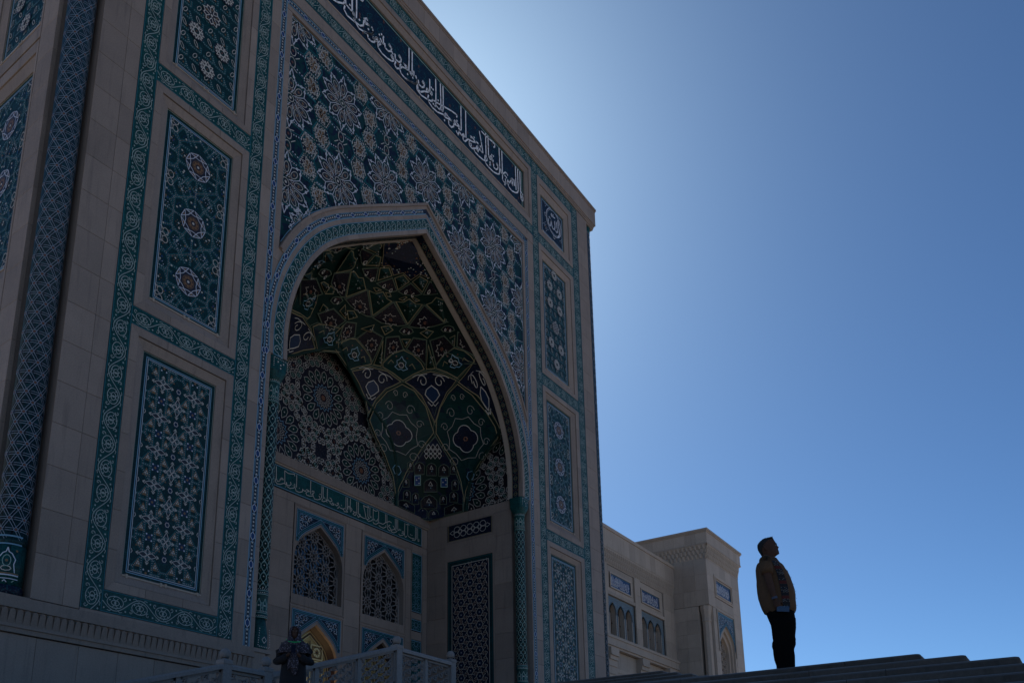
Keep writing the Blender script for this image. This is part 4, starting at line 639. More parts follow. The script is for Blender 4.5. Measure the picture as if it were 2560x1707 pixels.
# arch rings
for sg in (-1,1):
    mp=amap(sg)
    n=18
    for (o0,o1,dd,nm) in ((.0,.17,.06,'voussoir'),(.62,.80,.04,'voussoir')):
        for k in range(n):
            q=M(); a=(PL+.05)*k/n+.004; b=(PL+.05)*(k+1)/n-.004
            if k==n-1: b=PL+EXT
            m_=3
            rs=[]
            for j in range(m_+1):
                s=a+(b-a)*j/m_; rs.append([mp(s,o0,dd),mp(s,o1,dd),mp(s,o1,-.05),mp(s,o0,-.05)])
            q.rings(rs,'limestone'); q.build(nm,PT)
    q=M(); ringband(q,sg,.17,.62,.03,'teal_tile'); tb=q.build('arch_tile_band',PT)
    o=Orn(lambda s,t,d=0,mp=mp: mp(s,t,.03+d)); 
    o.line([(PL*1.08*k/50,.19) for k in range(51)],.022,'light_blue'); o.line([(PL*1.08*k/50,.60) for k in range(51)],.022,'light_blue')
    o.line([(0.02,.19),(0.02,.60)],.022,'light_blue')
    U=.405; nn=int(PL/U)+2
    for k in range(nn):
        s=k*U
        if s>PL+.25: break
        big=[(s+.00,.235),(s+.03,.34),(s+.10,.37),(s+.09,.47),(s+.16,.53),(s+.22,.585),(s+.27,.53),(s+.33,.50),(s+.36,.40),(s+.33,.33),(s+.27,.31),(s+.23,.24),(s+.15,.20),(s+.08,.24)]
        o.line([(s-.02,.21),(s+.05,.27),(s+.05,.36),(s+.13,.40),(s+.13,.47),(s+.20,.55),(s+.28,.55),(s+.37,.46),(s+.36,.37),(s+.28,.33),(s+.27,.25),(s+.20,.21),(s+.12,.25)],.028,'scroll_line',.012)
        o.line([(s+.12,.25),(s+.05,.27)],.022,'pale_green',.012)
        o.dot(s+.25,.44,.028,'cream_glaze',.012); o.dot(s+.16,.29,.020,'ochre_glaze',.012); o.line([(s+.31,.26),(s+.36,.29),(s+.33,.31)],.016,'pale_green',.012)
    o.build('ogee_inlay',tb)
    q=M(); ringband(q,sg,.80,1.0,.035,'black_glaze'); cb=q.build('arch_chain_band',PT)
    o=Orn(lambda s,t,d=0,mp=mp: mp(s,.90+t,.035+d)); chain(o,PL+.5,.22,unit=.9); o.build('chain_inlay',cb)
    for (o0,o1,dd) in ((1.0,1.15,.05),(1.15,1.25,.12)):
        for k in range(n):
            a=(PL+.05)*k/n+.003; b=(PL+.05)*(k+1)/n-.003
            if parc(a,o1)[0]>8.12 : continue
            if k==n-1: b=PL+EXT
            q=M(); rs=[]
            for j in range(4):
                s=a+(b-a)*j/3; rs.append([mp(s,o0,dd),mp(s,o1,dd),mp(s,o1,-.08),mp(s,o0,-.08)])
            q.rings(rs,'limestone'); q.build('arch_moulding',PT)
    # soffit of the arch
    q=M(); ms=asoff(sg); nn=48
    for k in range(nn):
        a=PL*k/nn; b=PL*(k+1)/nn
        for y0,y1,m_,dd in ((19.96,20.16,'limestone',.0),(20.16,20.54,'vault_navy',-.02),(20.54,20.80,'limestone_warm',.0)):
            q.poly([ms(a,y0,dd),ms(b,y0,dd),ms(b,y1,dd),ms(a,y1,dd)],m_)
        q.poly([ms(a,20.80,0),ms(b,20.80,0),ms(b,20.80,-.3),ms(a,20.80,-.3)],'limestone_warm')
    sf=q.build('arch_soffit',PT); o=Orn(lambda s,t,d=0,ms=ms: ms(s,20.35+t,-.015+d))
    for e in (-.17,.17): o.line([(PL*k/40,e) for k in range(41)],.02,'rib_gold',.006)
    k=0; s=.2
    while s<PL-.2:
        o.line([(s-.16,0),(s,.12),(s+.16,0),(s,-.12)],.022,'rib_pale',.008,close=True); o.ell(s,0,.06,.06,.02,'rib_gold',.008,n=6); o.dot(s+.2,.09,.03,'rust_glaze',.008); o.dot(s+.2,-.09,.03,'rust_glaze',.008); s+=.40
    o.build('soffit_inlay',sf)
# spandrels
q=M()
N_=54
for k in range(N_):
    xa=LX['s']+(RX['s']-LX['s'])*k/N_; xb=LX['s']+(RX['s']-LX['s'])*(k+1)/N_
    za=max(19.7,outz(abs(xa-CX),1.2)); zb=max(19.7,outz(abs(xb-CX),1.2)); q.poly([F(xa,za,-.07),F(xb,zb,-.07),F(xb,29.62,-.07),F(xa,29.62,-.07)],'spandrel_tile')
sp=q.build('spandrel_tile_field',PT)
ZT={}
def inspan(a,b):
    if not (LX['s']+.05<a<RX['s']-.05 and b<29.55): return False
    u=round(abs(a-CX),1)
    if u not in ZT: ZT[u]=outz(u,1.27)
    return b>ZT[u] and b>19.6
o=Orn(lambda a,b,d=0:F(a,b,-.065+d),inspan)
o.inside=None; o.line([(LX['s']+.05,20.0),(LX['s']+.05,29.56),(RX['s']-.05,29.56),(RX['s']-.05,20.0)],.03,'light_blue',.010)
o.line([(CX-u,outz(abs(u),1.29)) for u in [ -8+16*k/80 for k in range(81)]],.03,'light_blue',.010); o.inside=inspan
def bigstar(o,cx,cz,s=1.0):
    n=10; w=.034
    T=[]; 
    for k in range(n):
        a=90+36*k; rt=1.30*s if k==0 or k==5 else 1.16*s
        tip=(cx+rt*math.cos(R(a)),cz+rt*math.sin(R(a)))
        a2=a+18; v=(cx+.80*s*math.cos(R(a2)),cz+.80*s*math.sin(R(a2)))
        v0=(cx+.80*s*math.cos(R(a-18)),cz+.80*s*math.sin(R(a-18)))
        m1=(cx+1.0*s*math.cos(R(a+6)),cz+1.0*s*math.sin(R(a+6))); m0=(cx+1.0*s*math.cos(R(a-6)),cz+1.0*s*math.sin(R(a-6)))
        k1=(cx+.90*s*math.cos(R(a+12)),cz+.90*s*math.sin(R(a+12))); k0=(cx+.90*s*math.cos(R(a-12)),cz+.90*s*math.sin(R(a-12)))
        o.line([v0,k0,m0,tip,m1,k1,v],w,'white_glaze',.012); o.ell(*m1,.05,.05,.024,'bright_white',.013,n=5); o.ell(*m0,.05,.05,.024,'bright_white',.013,n=5)
        # almond cells with an ochre heart
        c=(cx+.64*s*math.cos(R(a)),cz+.64*s*math.sin(R(a))); o.ell(c[0],c[1],.22*s,.115*s,w*.8,'cream_glaze',.013,n=10,rot=a)
        o.ell(c[0],c[1],.0,.0,.0,'black_glaze') if 0 else None
        P=[(c[0]+.17*s*math.cos(R(t))*math.cos(R(a))-.08*s*math.sin(R(t))*math.sin(R(a)),c[1]+.17*s*math.cos(R(t))*math.sin(R(a))+.08*s*math.sin(R(t))*math.cos(R(a))) for t in range(0,360,60)]
        o.fill(P,'black_glaze',.006); o.dot(*c,.055*s,'ochre_glaze',.012)
        o.line([v,(cx+.45*s*math.cos(R(a+18)),cz+.45*s*math.sin(R(a+18))),(cx+.22*s*math.cos(R(a+36)),cz+.22*s*math.sin(R(a+36)))],w*.8,'white_glaze',.012)
        o.ell(cx+.36*s*math.cos(R(a+18)),cz+.36*s*math.sin(R(a+18)),.07*s,.07*s,.022,'cream_glaze',.012,n=6); o.dot(cx+.36*s*math.cos(R(a)),cz+.36*s*math.sin(R(a)),.05*s,'rust_glaze',.010)
    o.ell(cx,cz,.16*s,.16*s,.03,'cream_glaze',.013,n=10); o.dot(cx,cz,.06,'cream_glaze',.013)
def smallmed(o,cx,cz,s=1,rot=0):
    w=.028
    ct,sn=math.cos(R(rot)),math.sin(R(rot)); T=lambda x,y:(cx+s*(x*ct-y*sn),cz+s*(x*sn+y*ct))
    out=[(0,.46),(.10,.20),(.30,.22),(.22,0),(.30,-.22),(.22,-.40),(0,-.30),(-.22,-.40),(-.30,-.22),(-.22,0),(-.30,.22),(-.10,.20)]
    o.fill([T(*p) for p in out],'black_glaze',.005)
    o.line([T(*p) for p in out],w,'cream_glaze',.012,close=True)
    for p in ((0,.25),(.16,.10),(-.16,.10),(.15,-.16),(-.15,-.16)): o.dot(*T(*p),.055*s,'ochre_glaze',.010)
    for p in ((.10,.20),(.22,0),(.22,-.40),(-.10,.20),(-.22,0),(-.22,-.40)): o.line([T(0,0),T(p[0]*.6,p[1]*.6),T(*p)],w*.75,'cream_glaze',.012)
    o.dot(cx,cz,.05,'ochre_glaze',.014)
stars=[]
for i in range(-2,6):
    for j,zr in enumerate((29.62,27.80,25.95,24.12,22.32,20.5)):
        xr=19.93+5.335*i if j%2 else 17.27+5.335*i
        if j%2 or True: stars.append((xr,zr))
for sx,sz in stars:
    for dx,dz,rt in ((1.63,.52,-30),(1.03,1.36,20),(-1.63,.52,30),(-1.03,1.36,-20),(1.63,-.52,210),(1.03,-1.36,160),(-1.63,-.52,150),(-1.03,-1.36,200)):
        o2=(sx+dx,sz+dz)
        if inspan(*o2): smallmed(o,*o2,.86,rt)
        # dotted hexagonal cells round the small medallions
        hx=[(o2[0]+.50*math.cos(R(60*k)),o2[1]+.60*math.sin(R(60*k))) for k in range(6)]
        for k in range(6): o.line([hx[k],hx[(k+1)%6]],.026,'teal_line',.009,step=.15)
        hx=[(o2[0]+.42*math.cos(R(60*k)),o2[1]+.52*math.sin(R(60*k))) for k in range(6)]
        for k in range(6): 
            if (k+int(sx*3))%3: o.dots(*hx[k],*hx[(k+1)%6],.10,.030,'cream_glaze',.010)
    for a in range(12):
        r=1.42; A=(sx+r*math.cos(R(30*a)),sz+r*math.sin(R(30*a))); B=(sx+r*math.cos(R(30*a+30)),sz+r*math.sin(R(30*a+30)))
        o.line([A,B],.03,'teal_line',.009)
        if a%3!=1: o.dots(sx+1.5*math.cos(R(30*a+3)),sz+1.5*math.sin(R(30*a+3)),sx+1.5*math.cos(R(30*a+27)),sz+1.5*math.sin(R(30*a+27)),.11,.034,'white_glaze',.012)
    for zz in (.92,-.92):
        pass
for zr in (29.08,26.72,24.95,23.25,21.4):
    o.line([(17.2,zr),(33.2,zr)],.035,'teal_line',.008,step=.15); o.line([(17.2,zr+.16),(33.2,zr+.16)],.028,'teal_line',.008,step=.15)
    for k in range(23):
        a=17.35+.70*k; o.dots(a,zr+.08,a+.42,zr+.08,.085,.032,'white_glaze',.012)
for i in range(-1,4):
    for (a,b) in ((19.93+5.335*i,25.95),(17.27+5.335*i,24.12),(19.93+5.335*i,22.35),(17.27+5.335*i,27.8)):
        if inspan(a,b) and not inspan.__name__=='x':
            for e in (-1,1):
                o.ell(a,b+e*.26,.15,.22,.03,'cream_glaze',.012,n=10); o.dot(a,b+e*.26,.06,'rust_glaze',.012); o.line([(a-.25,b+e*.55),(a-.08,b+e*.48),(a+.08,b+e*.48),(a+.25,b+e*.55)],.03,'cream_glaze',.012); o.line([(a+e*.15,b),(a+e*.34,b+e*.18)],.03,'cream_glaze',.012)
o.build('star_net',sp)
for sx,sz in ((19.93,27.80),(25.265,27.80),(30.60,27.80),(17.27,25.95),(22.60,25.95),(27.94,25.95),(33.27,25.95),(19.85,24.12),(30.60,24.12),(17.27,22.32),(33.1,22.32),(17.27,29.62),(22.6,29.62),(27.94,29.62),(33.27,29.62),(32.0,20.9),(18.4,20.9)):
    o=Orn(lambda a,b,d=0:F(a,b,-.060+d),inspan); bigstar(o,sx,sz,1.0 if sz>21 else .8); o.q.build('star_medallion',sp)
# ---------------------------------------------------------------- corner columns of the portal
def cylmap(cx,cy,r): return lambda s,z,d=0: (cx+(r+d)*math.cos(s/r),cy+(r+d)*math.sin(s/r),z)
def corner_column(cx,cy,a0,a1,flip=0):
    q=M(); q.lathe((cx,cy),[(.40,5.42),(.42,5.50),(.42,5.62),(.39,5.66)],'midnight_tile',24)
    q.lathe((cx,cy),[(.39,5.66),(.385,6.66)],'teal_tile',24); q.lathe((cx,cy),[(.385,6.66),(.385,6.86)],'teal_dark',24)
    q.lathe((cx,cy),[(.38,6.86),(.38,35.1)],'column_tile',24); q.lathe((cx,cy),[(.38,35.1),(.40,35.3),(.42,35.75)],'teal_tile',24)
    c=q.build('corner_column',PT,smooth=True); r=.385; o=Orn(cylmap(cx,cy,r)); st_=R(360/14)*r; w=.020
    j0=math.floor(R(a0)/R(360/14)); j1=math.ceil(R(a1)/R(360/14))
    rk=0
    zr=[6.95+.56*k for k in range(51)]
    for j in range(j0,j1+1):
        for z in zr:
            x=j*st_; zz=z+(.28 if j%2 else 0)+.08
            o.ell(x,zz,.050,.05,.014,'column_line',.008,n=7); o.dot(x,zz,.036,'rust_glaze',.006)
            for (dx,dz) in ((1,.28),(1,-.28),(2,0)):
                X,Z=x+dx*st_,zz+dz; L=math.hypot(X-x,Z-zz); nx,nz=-(Z-zz)/L*.030,(X-x)/L*.030; ux,uz=(X-x)/L*.055,(Z-zz)/L*.055
                for e in (-1,1):
                    if dx or True: o.line([(x+nx*e+ux,zz+nz*e+uz),(X+nx*e-ux,Z+nz*e-uz)],w*.62,'column_line',.006,step=.08)
            o.line([(x+st_*.5-.05,zz),(x+st_*.5,zz+.03),(x+st_*.5+.05,zz),(x+st_*.5,zz-.03)],.02,'black_glaze',.004,close=True)
    A0,A1=R(a0)*r,R(a1)*r
    for z,wd,m in ((6.86,.04,'light_blue'),(6.66,.035,'light_blue'),(5.93,.025,'ochre_glaze'),(5.89,.03,'white_glaze'),(5.52,.025,'light_blue'),(5.80,.02,'white_glaze'),(5.46,.03,'light_blue')):
        o.line([(A0+(A1-A0)*k/20,z) for k in range(21)],wd,m,.012)
    k=0; s=math.floor(A0/.40)*.40
    while s<A1:
        o.line([(s-.20,5.96),(s-.16,6.16),(s-.19,6.28),(s-.10,6.42),(s-.03,6.46),(s,6.56),(s+.03,6.46),(s+.10,6.42),(s+.19,6.28),(s+.16,6.16),(s+.20,5.96)],.024,'white_glaze',.012)
        o.ell(s,6.24,.09,.14,.02,'pale_green',.012,n=10); o.dot(s,6.24,.035,'ochre_glaze',.012); o.ell(s,6.05,.11,.06,.02,'cream_glaze',.012,n=8); o.dot(s+.2,6.5,.03,'ochre_glaze',.012)
        o.line([(s-.20,5.56),(s,5.76),(s+.20,5.56)],.02,'white_glaze',.012); o.line([(s-.20,5.76),(s,5.56),(s+.20,5.76)],.02,'pale_green',.012); s+=.40
    o.build('star_lattice',c)
corner_column(9.575,20.42,-170,-75); corner_column(41.155,20.42,-110,-5)
q=M(); 
for a,b in ((9.155,10.02),(40.72,41.58)): q.box(a,b,19.98,20.9,5.2,5.42,'limestone'); q.box(a,b,19.97,20.9,35.55,35.7,'limestone')
for a,b,e in ((10.0,9.155,0),(40.74,41.58,0)):
    q.poly([(a,20.0,5.2),(a,20.89,5.2),(a,20.89,35.7),(a,20.0,35.7)],'limestone'); q.poly([(a,20.885,5.2),(b,20.885,5.2),(b,20.885,35.7),(a,20.885,35.7)],'limestone')
q.build('column_niche_sill',PT,'stuff')
# left flank of the portal
FL=Plane('left',9.155)
courses(FL,-21.75,-20.86,3,35.6,-.1,.03,PT,1.17)
for i,(zf,zp) in enumerate(zip(ZF[:3],ZP[:3])):
    frame(FL,-25.2,-21.76,zf[0]-.28,zf[1]+.28,-24.5,-21.95,zp[0],zp[1],PT); panel(FL,-24.5,-21.95,zp[0],zp[1],['lattice','stars','rosettes'][i],PT)
courses(FL,-29.9,-25.25,5.4,35.6,-.1,.03,PT,3.5,1.5,'wall_slab'); courses(FL,-29.9,-20.86,-1.6,5.4,-.1,.03,PT,3.4,1.5,'wall_slab')
# ---------------------------------------------------------------- columns under the arch
def arch_column(cx,cy,a0,a1):
    q=M()
    q.lathe((cx,cy),[(.31,5.42),(.31,5.5),(.30,5.9),(.24,6.25),(.22,6.42)],'teal_tile',22)
    q.lathe((cx,cy),[(.25,6.42),(.27,6.46),(.27,6.55),(.25,6.6),(.25,7.15),(.265,7.18),(.265,7.3),(.25,7.34)],'teal_tile',22)
    q.lathe((cx,cy),[(.245,7.34),(.245,13.75)],'teal_dark',22); q.lathe((cx,cy),[(.255,13.75),(.265,13.8),(.265,13.9),(.25,13.95),(.25,14.45),(.27,14.5),(.27,14.56)],'teal_tile',22)
    c=q.build('arch_column',PT,smooth=True)
    q=M(); hw=.37
    rs=[]
    for z,k,rr in ((14.56,.68,1),(14.68,.86,1),(14.9,.98,.3),(15.38,1.0,0)):
        P=[]
        for t in range(24):
            a=R(15*t+7.5); cc,ss=math.cos(a),math.sin(a); sq=1/max(abs(cc),abs(ss)); f=rr+(1-rr)*sq; P.append((cx+hw*k*cc*f,cy+hw*k*ss*f,z))
        rs.append(P)
    q.rings(rs,'teal_tile'); q.build('capital',c,smooth=False)
    r=.25; o=Orn(cylmap(cx,cy,r)); A0,A1=R(a0)*r,R(a1)*r; U=2*math.pi*r/8
    for z in (6.44,6.58,7.18,7.30,13.80,13.92,14.52):
        o.line([(A0+(A1-A0)*k/16,z) for k in range(17)],.022,'pale_green',.022); o.dots(A0,z+.05,A1,z+.05,.06,.018,'cream_glaze',.022)
    j=math.floor(A0/U)
    while j*U<A1:
        s=j*U; z=7.38
        while z<13.7:
            P=[(s+.5*U*(1-math.cos(math.pi*k/6))*.98-0,z+.36*k/6) for k in range(7)]
            o.line(P,.017,'pale_green',.006); o.line([(2*s+U-x,y) for x,y in P],.017,'pale_green',.006)
            o.dot(s+U*.5,z+.02,.022,'cream_glaze',.008,5); o.dot(s,z+.2,.018,'ochre_glaze',.008,4); o.line([(s+U*.5-.03,z+.1),(s+U*.5,z+.16),(s+U*.5+.03,z+.1)],.013,'pale_green',.008); z+=.36
        for zz in (6.62,13.97):
            o.line([(s-.06,zz),(s-.07,zz+.25),(s,zz+.42),(s+.07,zz+.25),(s+.06,zz)],.02,'pale_green',.008); o.dot(s,zz+.2,.028,'cream_glaze',.008); o.ell(s+U/2,zz+.2,.05,.09,.016,'pale_green',.008,n=8)
        j+=1
    o.build('vine_inlay',c)
    o=Orn(lambda s,z,d=0:(cx+s,cy-hw-.012-d,z)); o.dots(-.3,15.3,.3,15.3,.07,.02,'cream_glaze',.004); o.dots(-.3,15.3,-.3,14.95,.07,.02,'cream_glaze',.004); o.dots(.3,15.3,.3,14.95,.07,.02,'cream_glaze',.004)
    for p in ((0,15.1),(-.12,15.18),(.12,15.18),(0,14.98)): o.dot(*p,.03,'cream_glaze',.004)
    o.build('capital_inlay',c)
    o=Orn(lambda s,z,d=0:(cx+s*(1-.0),cy-.315-d+.02*(z-5.5),z)); o.dots(-.22,5.5,.22,5.5,.07,.02,'cream_glaze',.004); o.dots(-.24,5.5,-.19,6.1,.07,.02,'cream_glaze',.004); o.dots(.24,5.5,.19,6.1,.07,.02,'cream_glaze',.004); o.ell(0,5.72,.09,.1,.02,'cream_glaze',.004,n=4); o.build('base_inlay',c)
arch_column(17.42,20.33,-165,30); arch_column(32.98,20.33,-200,-40)
# niche walls beside those columns
q=M(); q.poly([(17.0,20.02,3.0),(17.0,20.72,3.0),(17.0,20.72,15.4),(17.0,20.02,15.4)],'limestone'); q.poly([(33.4,20.02,3.0),(33.4,20.72,3.0),(33.4,20.72,15.4),(33.4,20.02,15.4)],'limestone')
q.poly([(17.0,20.72,3.0),(17.5,20.72,3.0),(17.5,20.72,15.4),(17.0,20.72,15.4)],'limestone'); q.poly([(32.9,20.72,3.0),(33.4,20.72,3.0),(33.4,20.72,15.4),(32.9,20.72,15.4)],'limestone')
q.box(17.02,17.6,20.02,20.75,15.38,15.44,'limestone'); q.box(32.8,33.38,20.02,20.75,15.38,15.44,'limestone')
q.box(17.0,17.7,19.97,20.72,5.30,5.42,'limestone'); q.box(32.7,33.4,19.97,20.72,5.30,5.42,'limestone'); q.box(17.0,17.5,20.02,20.72,2.9,5.3,'limestone'); q.box(32.9,33.4,20.02,20.72,2.9,5.3,'limestone')
q.build('column_niche',PT)
# ---------------------------------------------------------------- the iwan (deep arched recess) walls
BW=Plane('front',25.79); RW=Plane('left',32.9); LW=Plane('right',17.5)
def arcpts(cx,hw,zs,za,n=14,k=0.0):
    """pointed arch from the right springing over the apex to the left"""
    P=[(cx+hw*u/7.54,zs+(za-zs)*(z-15.4)/9.71) for u,z in catmull(PROF,2)]; P[0]=(cx+hw,zs)
    return P+[(2*cx-x,z) for x,z in P[-2::-1]]
def archz(x,cx,hw,zs,za):
    P=arcpts(cx,hw,zs,za,24)
    for (x0,z0),(x1,z1) in zip(P,P[1:]):
        if x1<=x<=x0: return z0+(z1-z0)*(x0-x)/max(x0-x1,1e-9)
    return zs
def arched_wall(q,pl,x0,x1,z0,z1,cx,hw,zsill,zs,za,d,depth,m,m2=None):
    A=arcpts(cx,hw,zs,za)
    q.poly([pl(x0,z0,d),pl(cx-hw,z0,d),pl(cx-hw,z1,d),pl(x0,z1,d)],m); q.poly([pl(cx+hw,z0,d),pl(x1,z0,d),pl(x1,z1,d),pl(cx+hw,z1,d)],m)
    if zsill>z0: q.poly([pl(cx-hw,z0,d),pl(cx+hw,z0,d),pl(cx+hw,zsill,d),pl(cx-hw,zsill,d)],m)
    for (a,b) in zip(A,A[1:]):
        q.poly([pl(*a,d),pl(a[0],z1,d),pl(b[0],z1,d),pl(*b,d)],m)
    E=[(cx+hw,zsill)]+A+[(cx-hw,zsill)]
    for a,b in zip(E,E[1:]+E[:1]): q.poly([pl(*a,d),pl(*b,d),pl(*b,d-depth),pl(*a,d-depth)],m2 or m)
def tile_spandrel(pl,x0,x1,z0,z1,cx,hw,zs,za,parent,d=.012,base='midnight_tile'):
    q=M(); A=arcpts(cx,hw,zs,za,16)
    for (a,b) in zip(A,A[1:]):
        if x0<=min(a[0],b[0]) and max(a[0],b[0])<=x1 and z1>max(a[1],b[1]): q.poly([pl(a[0],max(a[1],z0),d),pl(a[0],z1,d),pl(b[0],z1,d),pl(b[0],max(b[1],z0),d)],base)
    q.poly([pl(x0,z0,d),pl(cx-hw,z0,d),pl(cx-hw,z1,d),pl(x0,z1,d)],base); q.poly([pl(cx+hw,z0,d),pl(x1,z0,d),pl(x1,z1,d),pl(cx+hw,z1,d)],base)
    t=q.build('tile_spandrel',parent); o=Orn(lambda a,b,dd=0: pl(a,b,d+dd))
    for e,m,w_ in ((.03,'light_blue',.03),(.10,'aqua_glaze',.05),(.17,'light_blue',.02)):
        B=arcpts(cx,hw+e,zs,za+e*1.3,16); B=[p for p in B if p[1]>=z0]; B=[(min(max(p[0],x0+.02),x1-.02),min(p[1],z1-.02)) for p in B]
        o.line(B,w_,m,.008); i=e; o.line([(x0+i,z0),(x0+i,z1-i),(x1-i,z1-i),(x1-i,z0)],w_,m,.008)
    ins=lambda a,b: x0+.22<a<x1-.22 and b<z1-.2 and b>z0 and b>archz(a,cx,hw+.22,zs,za+.30)
    o.inside=ins
    a=x0+.3; rnd=random.Random(int(x0*10+z0))
    while a<x1-.2:
        b=z1-.32
        while b>z0:
            if ins(a,b): 
                o.line(spiral(a,b,.13,330,rnd.choice((-1,1)),rnd.uniform(0,360),10),.026,'white_glaze',.010); o.dot(a+.1,b-.1,.03,'cream_glaze',.010); o.line([(a-.12,b+.05),(a,b+.13),(a+.14,b+.02)],.022,'light_blue',.010)
                if rnd.random()<.4: o.dot(a,b,.05,'rust_glaze',.008)
            b-=.24
        a+=.25
    o.build('spandrel_scroll',t); return t
def bar(q,p,r,w,pl,d0,d1,m):
    (x0,y0),(x1,y1)=p,r; L=math.hypot(x1-x0,y1-y0)
    if L<1e-5: return
    tx,ty=(x1-x0)/L*w*.3,(y1-y0)/L*w*.3; nx,ny=-(y1-y0)/L*w/2,(x1-x0)/L*w/2
    c=[(x0-tx+nx,y0-ty+ny),(x0-tx-nx,y0-ty-ny),(x1+tx-nx,y1+ty-ny),(x1+tx+nx,y1+ty+ny)]
    q.faces([pl(*k,d0) for k in c]+[pl(*k,d1) for k in c],[(4,5,6,7),(0,1,5,4),(1,2,6,5),(2,3,7,6),(3,0,4,7)],m)
def grille(pl,cx,hw,zsill,zs,za,d,parent,px=.75,pz=.865,ox=0,oz=0,m='marble_rail',rx_=.235,w1=.055,w2=.032):
    """pierced stone screen: bold hexagons, six spokes in each and kites between"""
    q=M(); ins=lambda a,b: abs(a-cx)<hw and zsill<b<archz(a,cx,hw,zs,za)
    def seg(a,b,w):
        k=max(1,int(math.hypot(a[0]-b[0],a[1]-b[1])/.12))
        for j in range(k):
            p=(a[0]+(b[0]-a[0])*j/k,a[1]+(b[1]-a[1])*j/k); r=(a[0]+(b[0]-a[0])*(j+1)/k,a[1]+(b[1]-a[1])*(j+1)/k)
            if ins((p[0]+r[0])/2,(p[1]+r[1])/2): bar(q,p,r,w,pl,d-.05,d,m)
    for i in range(-4,5):
        for j in range(-6,8):
            x=cx+ox+i*px; z=zsill+oz+j*pz+(pz/2 if i%2 else 0)
            H=[(x+rx_*math.cos(R(60*k+30)),z+rx_*1.1*math.sin(R(60*k+30))) for k in range(6)]
            for k in range(6):
                seg(H[k],H[(k+1)%6],w1)
                mx,mz=(H[k][0]+H[(k+1)%6][0])/2,(H[k][1]+H[(k+1)%6][1])/2
                seg((x+(mx-x)*.35,z+(mz-z)*.35),(mx,mz),w2)
                a,b=(x+(H[k][0]-x)*.38,z+(H[k][1]-z)*.38),(x+(H[(k+1)%6][0]-x)*.38,z+(H[(k+1)%6][1]-z)*.38); seg(a,b,w2)
                ax=R(60*k+60); seg((mx,mz),(x+px*.5*math.cos(ax)*1.155,z+pz*.5*math.sin(ax)*1.155) ,w2)
                v=(x+.43*math.cos(R(60*k+30)),z+.46*math.sin(R(60*k+30))); seg(H[k],v,w2)
    A=[(cx+hw,zsill)]+arcpts(cx,hw,zs,za)+[(cx-hw,zsill)]
    for a,b in zip(A,A[1:]+A[:1]): bar(q,a,b,.07,pl,d-.06,d+.01,m)
    return q.build('pierced_screen',parent,'stuff')
def lip(q,pl,x0,x1,z0,z1,w,d,m,bottom=True):
    for a,b,c,e in ((x0,x0+w,z0,z1),(x1-w,x1,z0,z1),(x0+w,x1-w,z1-w,z1))+(((x0+w,x1-w,z0,z0+w),) if bottom else ()):
        P=[pl(a,c,0),pl(b,c,0),pl(b,e,0),pl(a,e,0),pl(a,c,d),pl(b,c,d),pl(b,e,d),pl(a,e,d)]
        q.faces(P,[(4,5,6,7),(0,1,5,4),(1,2,6,5),(2,3,7,6),(3,0,4,7)],m)
BAYS=[(20.95,19.40,22.50),(25.30,23.72,26.92),(29.60,27.98,31.22)]
q=M(); q.box(17.3,33.1,26.6,28.3,2.9,15.6,'dark_room'); q.build('inner_room_shadow',PT)
